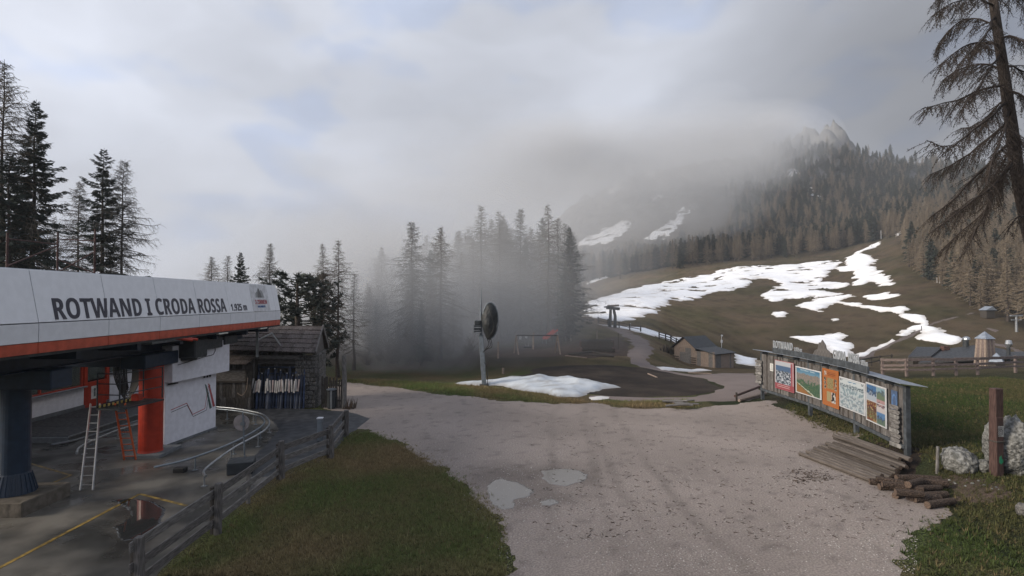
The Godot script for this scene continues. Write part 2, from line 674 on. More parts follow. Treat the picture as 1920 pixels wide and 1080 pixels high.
# ---------------------------------------------------------------- the ground
func grass_colour(x: float, d: float) -> Color:
	var a := nz.get_noise_2d(x * 3.0 + 40.0, d * 3.0) * 0.5 + 0.5
	var b := nf.get_noise_2d(x * 1.6, d * 1.6) * 0.5 + 0.5
	var green := Color(0.085, 0.122, 0.038)
	var olive := Color(0.165, 0.140, 0.072)
	var brown := Color(0.215, 0.148, 0.085)
	var c := green.lerp(olive, smoothstep(0.25, 0.75, a * 0.5 + b * 0.5))
	return c.lerp(brown, 0.06 + 0.55 * smoothstep(0.36, 0.74, b * 0.6 + a * 0.4))


func ground_colour(x: float, d: float, h: float, slope: float) -> Color:
	var a := nz.get_noise_2d(x * 0.9, d * 0.9) * 0.5 + 0.5
	var b := nf.get_noise_2d(x * 0.5 + 90.0, d * 0.5) * 0.5 + 0.5
	var c := grass_colour(x, d)
	var px := 960.0 + F * x / maxf(d, 8.0)
	if x > 12.5 and d < 60.0:                      # the greener meadow beside the board
		c = c.lerp(Color(0.026, 0.040, 0.014).lerp(Color(0.05, 0.042, 0.024), 0.7 * smoothstep(0.5, 0.75, b)), 0.8)
	if d > 44.0:
		var woods := Color(0.045, 0.036, 0.026).lerp(Color(0.075, 0.055, 0.036), b)
		var mead := Color(0.095, 0.082, 0.038).lerp(Color(0.165, 0.118, 0.075), smoothstep(0.25, 0.7, a * 0.55 + b * 0.45))
		var t := smoothstep(1010.0, 1120.0, px)
		var fine := nf.get_noise_2d(x * 2.2 + 0.8 * d, d * 0.9) * 0.5 + 0.5
		mead = mead.lerp(mead * 0.62, smoothstep(0.5, 0.75, fine)).lerp(Color(0.17, 0.14, 0.085), 0.45 * smoothstep(0.42, 0.2, fine))
		mead *= lerpf(1.6, 1.05, smoothstep(1180.0, 1480.0, px))  # sunlight put into the colour: left part of the slope lightened
		c = c.lerp(woods.lerp(mead, t), smoothstep(44.0, 62.0, d))
	if d > 118.0 and px > 1640.0:                  # needle litter darkened in colour for the shaded gaps of the right-hand forest
		var edge := forest_edge(d) + 12.0 + 50.0 * (b - 0.5)
		c = c.lerp(Color(0.034, 0.028, 0.021).lerp(Color(0.05, 0.04, 0.028), a), smoothstep(edge - 10.0, edge + 25.0, px))
	if d > 330.0:
		var forest := Color(0.045, 0.036, 0.026).lerp(Color(0.03, 0.03, 0.024), b)
		var scree := Color(0.20, 0.17, 0.14).lerp(Color(0.11, 0.09, 0.065), smoothstep(0.3, 0.7, a * 0.5 + b * 0.5))
		var t2 := smoothstep(1450.0, 1300.0, px)
		c = c.lerp(forest.lerp(scree, t2), smoothstep(330.0, 380.0, d))
	if d > 560.0:
		var rock := Color(0.34, 0.335, 0.33).lerp(Color(0.16, 0.16, 0.165), b)
		var k := smoothstep(0.75, 1.25, slope + 0.5 * a - 0.25)
		if px > 1440.0 and px < 1640.0:
			k = maxf(k, smoothstep(222.0, 246.0, h + 30.0 * (b - 0.5)))
		c = c.lerp(rock, k * smoothstep(560.0, 640.0, d))
	return c


func make_terrain() -> void:
	var az := PackedFloat32Array()
	var a := -180.0
	while a < -52.0:
		az.append(a)
		a += 8.0
	a = -50.0
	while a < 50.01:
		az.append(a)
		a += 0.21
	a = 52.0
	while a < 180.1:
		az.append(a)
		a += 8.0
	var rad := PackedFloat32Array()
	var r := 1.0
	while r < 1500.0:
		rad.append(r)
		r *= 1.0115 if r > 12.0 else 1.12
	var na := az.size()
	var nrr := rad.size()
	var v := PackedVector3Array()
	var n := PackedVector3Array()
	var c := PackedColorArray()
	v.resize(na * nrr)
	n.resize(na * nrr)
	c.resize(na * nrr)
	for j in nrr:
		for i in na:
			var x := rad[j] * sin(deg_to_rad(az[i]))
			var d := rad[j] * cos(deg_to_rad(az[i]))
			v[j * na + i] = Vector3(x, hgt(x, d), -d)
	for j in nrr:
		for i in na:
			var i0 := maxi(i - 1, 0)
			var i1 := mini(i + 1, na - 1)
			var j0 := maxi(j - 1, 0)
			var j1 := mini(j + 1, nrr - 1)
			var nn := (v[j1 * na + i] - v[j0 * na + i]).cross(v[j * na + i0] - v[j * na + i1]).normalized()
			if nn.y < 0.0:
				nn = -nn
			n[j * na + i] = nn
			var p := v[j * na + i]
			c[j * na + i] = ground_colour(p.x, -p.z, p.y, sqrt(1.0 - nn.y * nn.y) / maxf(nn.y, 0.05))
	var idx := PackedInt32Array()
	idx.resize((na - 1) * (nrr - 1) * 6)
	var k := 0
	for j in nrr - 1:
		for i in na - 1:
			var q := j * na + i
			# seen from above, x right and depth up: clockwise
			idx[k] = q
			idx[k + 1] = q + na
			idx[k + 2] = q + na + 1
			idx[k + 3] = q
			idx[k + 4] = q + na + 1
			idx[k + 5] = q + 1
			k += 6
	var arr := []
	arr.resize(Mesh.ARRAY_MAX)
	arr[Mesh.ARRAY_VERTEX] = v
	arr[Mesh.ARRAY_NORMAL] = n
	arr[Mesh.ARRAY_COLOR] = c
	arr[Mesh.ARRAY_INDEX] = idx
	var m := ArrayMesh.new()
	m.add_surface_from_arrays(Mesh.PRIMITIVE_TRIANGLES, arr)
	struct("ground_terrain", m, M.soil, "brown and green alpine meadow ground rising to the misty mountain")


func poly_sd(p: Vector2, poly: PackedVector2Array) -> float:    # positive inside
	var best := 1e18
	var inside := false
	var j := poly.size() - 1
	for i in poly.size():
		var a := poly[j]
		var b := poly[i]
		var ab := b - a
		var t := clampf((p - a).dot(ab) / maxf(ab.length_squared(), 1e-9), 0.0, 1.0)
		best = minf(best, (p - a - ab * t).length_squared())
		if (a.y > p.y) != (b.y > p.y) and p.x < (b.x - a.x) * (p.y - a.y) / (b.y - a.y) + a.x:
			inside = not inside
		j = i
	return sqrt(best) if inside else -sqrt(best)


func outline(px: Array, ground_flat := true, from := 10.0, most := 1300.0) -> PackedVector2Array:
	var out := PackedVector2Array()
	for e in px:
		var p: Vector3 = flat(e[0], e[1]) if ground_flat else hit(e[0], e[1], from, most)
		out.append(Vector2(p.x, -p.z))
	return out


# A sheet that lies on the terrain inside an outline and sinks into it at a ragged edge.
func sheet(poly: PackedVector2Array, cell: float, lift: float, steep: float, ragged: float, freq: float, colour: Callable, holes := 0.0, mound := 0.0, inc := 1.0) -> ArrayMesh:
	var lo := poly[0]
	var hi := poly[0]
	for p in poly:
		lo = lo.min(p)
		hi = hi.max(p)
	lo -= Vector2(1, 1) * (cell * 2.0 + ragged)
	hi += Vector2(1, 1) * (cell * 2.0 + ragged)
	var nx := int((hi.x - lo.x) / cell) + 2
	var cy := cell * inc
	var ny := int((hi.y - lo.y) / cy) + 2
	var at_ := PackedInt32Array()
	at_.resize(nx * ny)
	at_.fill(-1)
	var v := PackedVector3Array()
	var c := PackedColorArray()
	var sds := PackedFloat32Array()
	sds.resize(nx * ny)
	for j in ny:
		for i in nx:
			var p := lo + Vector2(i * cell, j * cy)
			var s := poly_sd(p, poly)
			if s > -ragged * 1.5 - cell:
				s += nf.get_noise_2d(p.x * freq, p.y * freq) * ragged * 1.6 + nf.get_noise_2d(p.x * freq * 3.7, p.y * freq * 3.7) * ragged * 0.5
				if holes > 0.0:
					s = minf(s, (0.36 - holes * 0.3 + nz.get_noise_2d(p.x * 2.2 + 70.0, p.y * 2.6) * 0.8 + nf.get_noise_2d(p.x, p.y) * 0.12) * 14.0)
			sds[j * nx + i] = s
	var keep := -cell * 1.6
	for j in ny:
		for i in nx:
			var s := sds[j * nx + i]
			if s < keep:
				continue
			var p := lo + Vector2(i * cell, j * cy)
			var h := clampf(s * steep, -lift * 3.0 - 0.03, lift)
			if mound > 0.0 and s > 0.0:
				h += mound * smoothstep(0.0, 2.6, s) * (0.55 + 0.9 * nf.get_noise_2d(p.x * 2.6, p.y * 1.2))
			at_[j * nx + i] = v.size()
			v.append(Vector3(p.x, hgt(p.x, p.y) + h, -p.y))
			c.append(colour.call(p.x, p.y, s))
	var idx := PackedInt32Array()
	for j in ny - 1:
		for i in nx - 1:
			var a := at_[j * nx + i]
			var b := at_[j * nx + i + 1]
			var d := at_[(j + 1) * nx + i]
			var e := at_[(j + 1) * nx + i + 1]
			if a < 0 or b < 0 or d < 0 or e < 0:
				continue
			idx.append_array([a, d, e, a, e, b])
	var n := PackedVector3Array()
	n.resize(v.size())
	for t in range(0, idx.size(), 3):
		var nn := (v[idx[t + 2]] - v[idx[t]]).cross(v[idx[t + 1]] - v[idx[t]])
		for k in 3:
			n[idx[t + k]] += nn
	for k in n.size():
		n[k] = n[k].normalized() if n[k].length_squared() > 0.0 else Vector3.UP
	var arr := []
	arr.resize(Mesh.ARRAY_MAX)
	arr[Mesh.ARRAY_VERTEX] = v
	arr[Mesh.ARRAY_NORMAL] = n
	arr[Mesh.ARRAY_COLOR] = c
	arr[Mesh.ARRAY_INDEX] = idx
	var m := ArrayMesh.new()
	m.add_surface_from_arrays(Mesh.PRIMITIVE_TRIANGLES, arr)
	return m


func gravel_colour(x: float, d: float, _s: float) -> Color:
	var a := nf.get_noise_2d(x * 0.9, d * 0.9) * 0.5 + 0.5
	var b := nf.get_noise_2d(x * 9.0, d * 9.0) * 0.5 + 0.5
	# wheel tracks that swing round from the yard to the far track
	var bend := x - 0.004 * (d - 14.0) * (d - 14.0)
	var tw := bend + 0.5 * nz.get_noise_2d(x * 2.0, d * 2.0)
	var tr := minf(minf(absf(tw - 1.2), absf(tw - 2.9)), minf(absf(tw - 4.6 + 0.05 * d), absf(tw - 6.2 + 0.05 * d)))
	var track := smoothstep(0.30, 0.05, tr) * (0.4 + 0.6 * smoothstep(-0.2, 0.3, nf.get_noise_2d(x * 0.7, d * 0.7)))
	var c := Color(0.315, 0.268, 0.238).lerp(Color(0.262, 0.223, 0.20), a)
	c = c.lerp(Color(0.15, 0.125, 0.115), 0.55 * smoothstep(0.58, 0.8, b))
	# damp ground round the puddles
	var wet := 0.0
	for e in [[0.0, 20.6, 2.4], [1.9, 21.0, 2.0], [1.25, 18.7, 1.6], [0.6, 19.2, 2.4]]:
		wet = maxf(wet, smoothstep(e[2], 0.5, Vector2(x - e[0], d - e[1]).length() + 0.9 * nf.get_noise_2d(x * 4.0, d * 4.0)))
	var broad := nz.get_noise_2d(x * 4.0 + 20.0, d * 4.0)
	return c * (1.0 - 0.20 * track) * (1.0 - 0.28 * wet) * (1.0 + 0.22 * broad)


func snow_near(x: float, d: float, s: float) -> Color:
	var b := nf.get_noise_2d(x * 6.0, d * 6.0) * 0.5 + 0.5
	var c := Color(0.52, 0.56, 0.60).lerp(Color(0.40, 0.42, 0.44), smoothstep(0.45, 0.8, b))
	var g := nf.get_noise_2d(x * 2.0 + 9.0, d * 5.0) * 0.5 + 0.5
	c = c.lerp(Color(0.30, 0.29, 0.28), 0.6 * smoothstep(0.58, 0.75, g))
	return c.lerp(Color(0.28, 0.26, 0.24), smoothstep(0.5, 0.0, s) * 0.75)


func snow_far(x: float, d: float, s: float) -> Color:
	var b := nf.get_noise_2d(x * 1.2, d * 1.2) * 0.5 + 0.5
	var groom := 0.5 + 0.5 * sin((x * 0.94 + d * 0.34 + 3.0 * nz.get_noise_2d(x, d)) * 2.4)
	var g := nf.get_noise_2d(x * 0.5 + 33.0, d * 0.9) * 0.5 + 0.5
	var c := Color(0.92, 0.93, 0.95).lerp(Color(0.76, 0.79, 0.84), 0.75 * groom * b)
	c = c.lerp(Color(0.62, 0.60, 0.57), 0.55 * smoothstep(0.56, 0.8, g))
	return c.lerp(Color(0.50, 0.46, 0.42), smoothstep(1.2, 0.0, s) * 0.7)


func earth_colour(x: float, d: float, _s: float) -> Color:
	var b := nf.get_noise_2d(x * 3.0, d * 3.0) * 0.5 + 0.5
	var g := nz.get_noise_2d(x * 3.0, d * 3.0) * 0.5 + 0.5
	return Color(0.085, 0.068, 0.056).lerp(Color(0.038, 0.032, 0.029), smoothstep(0.25, 0.7, 0.5 * b + 0.5 * g))


func track_colour(x: float, d: float, _s: float) -> Color:
	var b := nf.get_noise_2d(x * 3.0, d * 3.0) * 0.5 + 0.5
	return Color(0.235, 0.195, 0.18).lerp(Color(0.17, 0.14, 0.13), b)


func grey_flat(_x: float, _d: float, _s: float) -> Color:
	return Color.WHITE


func make_ground() -> void:
	make_terrain()
	var yard := outline([[640, 716], [700, 722], [760, 730], [850, 741], [950, 752], [1040, 758], [1110, 756], [1190, 767], [1290, 767], [1390, 756], [1440, 749], [1470, 766], [1540, 797], [1605, 818], [1640, 850], [1690, 905], [1790, 938], [1785, 965], [1740, 992], [1690, 1080], [1600, 1300], [1000, 1300], [960, 1080], [938, 992], [925, 965], [900, 940], [860, 905], [800, 862], [745, 830], [690, 806], [640, 800], [610, 770], [612, 730]])
	struct("gravel_yard", sheet(yard, 0.13, 0.012, 0.05, 0.45, 3.2, gravel_colour), M.gravel, "pale pinkish gravel yard in front of the board and lawn")
	var path := outline([[1118, 744], [1200, 745], [1300, 746], [1345, 738], [1352, 724], [1330, 711], [1262, 700], [1200, 688], [1178, 674], [1172, 660], [1190, 648], [1178, 636], [1150, 620], [1128, 610], [1140, 608], [1176, 620], [1212, 638], [1226, 655], [1212, 668], [1214, 682], [1250, 694], [1300, 703], [1360, 700], [1412, 700], [1424, 706], [1428, 740], [1400, 752], [1290, 753], [1200, 752]], false, 30.0, 200.0)
	struct("gravel_path", sheet(path, 0.3, 0.02, 0.05, 0.5, 1.2, track_colour), M.gravel, "gravel path bending from the yard up past the barn")
	var field := outline([[1005, 690], [1060, 684], [1130, 683], [1195, 688], [1255, 698], [1318, 710], [1342, 724], [1336, 737], [1290, 744], [1180, 744], [1060, 740], [990, 730], [960, 712]], false, 30.0, 120.0)
	struct("dark_earth_field", sheet(field, 0.35, 0.02, 0.04, 0.7, 0.9, earth_colour), M.dirt, "dark bare earth around the dirty snow patch")
	var play := outline([[905, 668], [960, 660], [1050, 652], [1090, 640], [1160, 632], [1185, 650], [1180, 668], [1100, 672], [1040, 668], [960, 672]], false, 40.0, 160.0)
	struct("playground_sand", sheet(play, 0.5, 0.03, 0.04, 0.8, 0.8, func(x, d, _s): return Color(0.12, 0.085, 0.068).lerp(Color(0.08, 0.06, 0.05), nf.get_noise_2d(x * 2.0, d * 2.0) * 0.5 + 0.5)), M.dirt, "brown bare ground under the misty playground swings")
	# the station floor and the asphalt drive
	var slab := outline([[-500, 1300], [-900, 1000], [-600, 800], [-300, 745], [0, 735], [300, 745], [420, 750], [520, 790], [560, 822], [520, 885], [400, 985], [300, 1070], [180, 1300]])
	struct("concrete_floor", sheet(slab, 0.3, 0.02, 0.2, 0.0, 1.0, grey_flat), M.concrete, "wet dark concrete floor under the lift station canopy")
	var drive := outline([[405, 762], [430, 757], [560, 766], [650, 772], [670, 776], [695, 785], [668, 806], [655, 812], [622, 850], [560, 868], [528, 890], [470, 900], [455, 872], [490, 840], [520, 806], [505, 785], [470, 772], [405, 768]])
	struct("asphalt_drive", sheet(drive, 0.16, 0.032, 0.4, 0.0, 1.0, grey_flat), M.asphalt, "dark asphalt drive between the wooden shed and the fence")
	# water
	for e in [["muddy_puddle", [[1018, 884], [1050, 879], [1085, 881], [1108, 890], [1095, 902], [1060, 911], [1030, 907], [1015, 896]], "round muddy puddle in the middle of the gravel yard"],
			["muddy_puddle", [[925, 900], [945, 898], [975, 905], [1008, 922], [1000, 932], [968, 938], [965, 955], [940, 958], [918, 946], [915, 920]], "ragged muddy puddle at the tip of the lawn"],
			["muddy_puddle", [[1008, 940], [1035, 937], [1048, 944], [1030, 951], [1010, 950]], "smallest muddy puddle below the round puddle"]]:
		var pu := sheet(outline(e[1]), 0.05, 0.017, 3.0, 0.14, 3.0, grey_flat)
		tag(struct(e[0], pu, M.muddy_water, e[2], "structure"), e[2])
	var wet := sheet(outline([[212, 940], [255, 936], [285, 940], [312, 955], [300, 985], [280, 1010], [230, 1015], [215, 990], [250, 970], [235, 955]]), 0.05, 0.027, 4.0, 0.10, 3.0, grey_flat)
	struct("rain_puddle", wet, M.dark_water, "mirror-like rain puddle on the concrete beside the fence")
	for l in [[[0, 892, 18, 885], 0.1], [[57, 869, 133, 891], 0.1], [[133, 891, 20, 938], 0.1], [[125, 998, 262, 926], 0.11], [[262, 926, 350, 948], 0.1], [[125, 998, -40, 1085], 0.11]]:
		var mb := MB.new()
		var a := flat(l[0][0], l[0][1], 0.024)
		var b := flat(l[0][2], l[0][3], 0.024)
		mb.beam(a, b, l[1], 0.006)
		struct("yellow_floor_line", mb.mesh(), M.yellow_line, "worn yellow line painted on the station floor")
	make_snow()


func make_snow() -> void:
	var near := outline([[823, 719], [890, 716], [925, 713], [950, 709], [985, 709], [1020, 706], [1040, 710], [1090, 713], [1115, 718], [1165, 727], [1120, 736], [1080, 744], [1050, 744], [1000, 734], [940, 724], [890, 722]])
	var o := struct("dirty_snow", sheet(near, 0.22, 0.22, 0.3, 0.5, 1.6, snow_near, 0.0, 0.42), M.snow, "dirty melting snow heap beside the snow gun mast")
	o.set_meta("kind", "structure")
	var far_list := [
		["wide groomed snow field across the middle of the ski slope", 1.2, 1.6, [[1098, 570], [1130, 558], [1160, 549], [1195, 540], [1240, 529], [1297, 519], [1350, 507], [1402, 499], [1450, 499], [1500, 495], [1560, 488], [1579, 486], [1562, 503], [1547, 517], [1542, 528], [1570, 528], [1597, 534], [1567, 541], [1545, 547], [1575, 551], [1540, 556], [1490, 560], [1447, 565], [1426, 559], [1440, 546], [1466, 536], [1460, 527], [1420, 521], [1402, 534], [1375, 545], [1330, 551], [1310, 559], [1272, 566], [1262, 558], [1246, 572], [1228, 586], [1205, 591], [1180, 600], [1140, 601], [1100, 596]]],
		["broad snow tongue at the top of the ski slope", 1.0, 1.2, [[1585, 484], [1602, 476], [1622, 475], [1642, 488], [1633, 497], [1647, 508], [1675, 526], [1674, 535], [1650, 536], [1644, 529], [1625, 527], [1615, 535], [1599, 534], [1606, 524], [1596, 515], [1600, 509], [1570, 507], [1566, 502], [1588, 499]]],
		["long forked snow tongue running down to the dark roof", 0.9, 1.2, [[1485, 573], [1522, 562], [1590, 552], [1615, 556], [1665, 547], [1690, 555], [1632, 561], [1600, 557], [1567, 565], [1600, 568], [1640, 575], [1690, 576], [1706, 580], [1697, 587], [1725, 593], [1755, 606], [1742, 612], [1772, 622], [1800, 637], [1804, 645], [1787, 650], [1740, 641], [1720, 630], [1730, 617], [1692, 629], [1692, 616], [1720, 609], [1704, 597], [1665, 586], [1615, 576], [1570, 567], [1550, 575], [1536, 585], [1510, 580]]],
		["snow patch above the pointed board of the sign", 0.6, 1.0, [[1490, 633], [1515, 630], [1550, 626], [1570, 622], [1586, 630], [1582, 637], [1600, 655], [1592, 668], [1570, 668], [1560, 661], [1542, 650], [1512, 641]]],
		["narrow snow strip along the slanting path", 0.6, 0.5, [[1600, 667], [1640, 651], [1674, 635], [1680, 640], [1640, 659], [1606, 673]]],
		["small round snow patch below the snow field", 0.5, 0.5, [[1445, 586], [1475, 583], [1471, 594], [1453, 595]]],
		["tiny snow patch alone in the brown slope", 0.4, 0.3, [[1559, 598], [1570, 597], [1574, 600], [1562, 602]]],
		["snow strip behind the fence beside the lift portal", 0.4, 0.4, [[1108, 606], [1150, 611], [1220, 619], [1288, 633], [1280, 645], [1215, 628], [1160, 615]]],
		["snow bank right of the barn with the lean-to", 0.4, 0.4, [[1380, 664], [1420, 672], [1422, 687], [1380, 681]]],
		["thin snow remnant on the grass before the barn", 0.25, 0.25, [[1228, 687], [1245, 688], [1262, 691], [1300, 693], [1336, 695], [1300, 697], [1240, 695]]],
		["thin snow remnant at the near edge of the dark earth", 0.2, 0.25, [[1100, 745], [1120, 742], [1148, 744], [1146, 748], [1110, 750]]],
		["snow line along the ridge above the snow tongue", 0.8, 0.5, [[1601, 474], [1625, 464], [1650, 453], [1652, 456], [1630, 467], [1606, 477]]],
		["curved snow arc on the knoll in front of the forest", 0.8, 0.6, [[1678, 440], [1690, 430], [1705, 429], [1713, 434], [1704, 433], [1692, 435], [1683, 442]]],
		["snow strip under the distant larch belt", 1.0, 1.0, [[1100, 528], [1130, 518], [1170, 508], [1168, 513], [1130, 524], [1102, 533]]],
		["snow strip among the trunks of the distant larch belt", 1.0, 0.8, [[1180, 504], [1215, 495], [1260, 487], [1300, 482], [1290, 487], [1240, 494], [1186, 508]]],
		["large old snow field low on the misty mountain flank", 3.0, 4.0, [[1080, 460], [1120, 436], [1142, 426], [1175, 413], [1187, 418], [1170, 437], [1140, 456], [1105, 461]]],
		["snow gully climbing the misty mountain flank", 3.0, 3.5, [[1205, 447], [1232, 430], [1260, 415], [1280, 398], [1302, 382], [1306, 385], [1288, 403], [1276, 425], [1240, 450]]],
		["high snow streak fading into the cloud", 3.0, 3.0, [[1212, 330], [1222, 300], [1232, 286], [1236, 292], [1228, 312], [1226, 330]]],
		["scattered snow fleck left of the snow gully", 2.2, 2.0, [[1222, 370], [1236, 364], [1240, 368], [1228, 374]]],
		["snow fleck above the snow gully", 2.2, 2.0, [[1268, 398], [1282, 386], [1285, 390], [1272, 402]]],
		["ragged snow beside the foot of the snow gully", 2.2, 2.5, [[1246, 424], [1262, 410], [1268, 414], [1252, 430]]],
		["snow streak left of the high snow streak", 2.6, 2.5, [[1140, 362], [1160, 348], [1164, 352], [1146, 366]]],
		["snow patch in the forest under the rock tower", 3.0, 2.5, [[1506, 352], [1520, 354], [1538, 364], [1536, 370], [1514, 362]]],
		["upper snow patch in the forest under the rock tower", 3.0, 2.5, [[1462, 306], [1472, 310], [1478, 324], [1498, 320], [1496, 328], [1474, 330]]],
	]
	for e in far_list:
		var poly := outline(e[3], false, 34.0, 900.0)
		var big: bool = e[1] > 2.0
		var lift: float = 0.9 if big else (0.30 if e[1] > 0.5 else 0.16)
		var m := sheet(poly, e[1] * (0.75 if e[1] < 2.0 else 1.0), lift, 0.22, e[2] * 1.15, 0.8 if e[1] > 0.5 else 1.3, snow_far, 0.28 if e[1] >= 1.2 and not big else (0.35 if big else 0.0))
		struct("snow_patch", m, M.snow, e[0])
	var bare := outline([[1745, 905], [1790, 890], [1850, 895], [1890, 905], [1885, 930], [1830, 945], [1795, 940], [1770, 920]], false, 6.0, 40.0)
	struct("bare_earth", sheet(bare, 0.12, 0.02, 0.1, 0.35, 3.0, func(x, dd, _s): return Color(0.14, 0.105, 0.085).lerp(Color(0.08, 0.06, 0.045), nf.get_noise_2d(x * 6.0, dd * 6.0) * 0.5 + 0.5)), M.dirt, "trodden bare earth below the boulders and the brown post")
	var litter := outline([[1520, 858], [1578, 832], [1640, 836], [1722, 866], [1728, 884], [1700, 900], [1650, 908], [1600, 896]])  # outline of a dark sheet that paints the shade between the poles
	struct("pole_gap_shade", sheet(litter, 0.1, 0.03, 0.1, 0.22, 4.0, func(x, dd, _s): return Color(0.05, 0.036, 0.028).lerp(Color(0.025, 0.02, 0.017), nf.get_noise_2d(x * 9.0, dd * 9.0) * 0.5 + 0.5)), M.dirt, "dark painted shade on the gravel under the long poles")
	# paths on the slope
	for e in [["pale footpath slanting across the ski slope to the forest", [[1600, 671], [1640, 655], [1700, 630], [1740, 608], [1780, 596], [1830, 584], [1832, 586], [1782, 599], [1742, 612], [1702, 634], [1644, 659], [1606, 675]]],
			["pale winding path below the forest on the right", [[1852, 614], [1868, 618], [1864, 628], [1860, 634], [1880, 646], [1925, 662], [1925, 666], [1878, 650], [1854, 636], [1860, 626], [1862, 620], [1850, 616]]]]:
		struct("hill_path", sheet(outline(e[1], false, 60.0, 500.0), 0.8, 0.14, 0.2, 0.3, 0.8, track_colour), M.dirt, e[0])


# ---------------------------------------------------------------- trees
func twigs_along(mb: MB, pts: Array, n: int, ln: float, r: float, droop: float, sub := 1) -> void:
	for k in n:
		var f := (pts.size() - 1) * lerpf(0.15, 0.995, float(k) / n + rng.randf() * 0.5 / n)
		var i := int(f)
		var p: Vector3 = pts[i].lerp(pts[i + 1], f - i)
		var d: Vector3 = (pts[i + 1] - pts[i]).normalized()
		var side := d.cross(Vector3.UP).normalized() * (1.0 if k % 2 else -1.0)
		var dir := (d * rng.randf_range(0.3, 0.9) + side * rng.randf_range(0.3, 1.0) + Vector3.DOWN * droop * rng.randf_range(0.1, 1.2) + Vector3.UP * rng.randf_range(0.0, 0.35)).normalized()
		var l := ln * rng.randf_range(0.45, 1.25)
		var q := p + dir * l
		var t := rng.randf_range(0.65, 1.35)
		mb.col = Color(t, t * rng.randf_range(0.95, 1.03), t * rng.randf_range(0.85, 1.0))
		mb.twig(p, q, r)
		for s in sub:
			var g := rng.randf_range(0.25, 0.85)
			var dd := (dir + Vector3(rng.randf_range(-0.9, 0.9), rng.randf_range(-0.9, 0.5), rng.randf_range(-0.9, 0.9))).normalized()
			mb.twig(p.lerp(q, g), p.lerp(q, g) + dd * l * rng.randf_range(0.25, 0.6), r * 0.75)


# a bare larch in early spring: whorls of thin drooping branches hung with twigs
func larch(seed_: int, h: float, spread: float, nb: int, tw: int, sub: int, r: float, bare := 0.12, lean := 0.0) -> Array:
	rng.seed = seed_
	var tr := MB.new()
	var pts := []
	var rad := []
	for i in 9:
		var t := i / 8.0
		pts.append(Vector3(lean * t * t * h + rng.randf_range(-0.006, 0.006) * h * (1.0 if i > 0 else 0.0), t * h, rng.randf_range(-0.006, 0.006) * h))
		rad.append(lerpf(0.011 * h + 0.06, 0.012, pow(t, 0.8)) * (1.35 if i == 0 else 1.0))
	tr.tube(pts, rad, 7)
	var cr := MB.new()
	for i in nb:
		var t: float = bare + (0.985 - bare) * pow((i + 0.5) / nb, 0.85)
		var f: float = t * 8.0
		var k := mini(int(f), 7)
		var p: Vector3 = pts[k].lerp(pts[k + 1], f - k)
		var prof := pow(1.0 - t, 0.66) * smoothstep(bare - 0.14, bare + 0.22, t) * (0.86 + 0.22 * sin(t * 17.0 + seed_)) + 0.02
		var l := spread * prof * rng.randf_range(0.45, 1.3)
		if rng.randf() < 0.10:
			l *= 0.4
		var a := i * 2.399 + rng.randf_range(-0.5, 0.5)
		var out := Vector3(cos(a), 0, sin(a))
		var el := lerpf(-0.05, 0.85, t * t) + rng.randf_range(-0.2, 0.2)
		var bp := []
		var br := []
		for s in 6:
			var u := s / 5.0
			bp.append(p + out * l * u * cos(el) + Vector3.UP * l * (u * sin(el) - 0.85 * u * u + 0.55 * u * u * u) + Vector3(rng.randf_range(-1, 1), rng.randf_range(-1, 1), rng.randf_range(-1, 1)) * 0.03 * l * u)
			br.append(lerpf(0.010 + 0.010 * l, 0.006, u) * (r / 0.014))
		cr.col = Color(0.75, 0.72, 0.7)
		cr.tube(bp, br, 3, false)
		twigs_along(cr, bp, int(tw * (0.35 + 0.65 * l / spread)) + 3, 0.17 * spread * (0.16 + 0.84 * minf(1.0, prof * 1.9)), r, 1.1, sub)
	return [tr.mesh(), cr.mesh()]


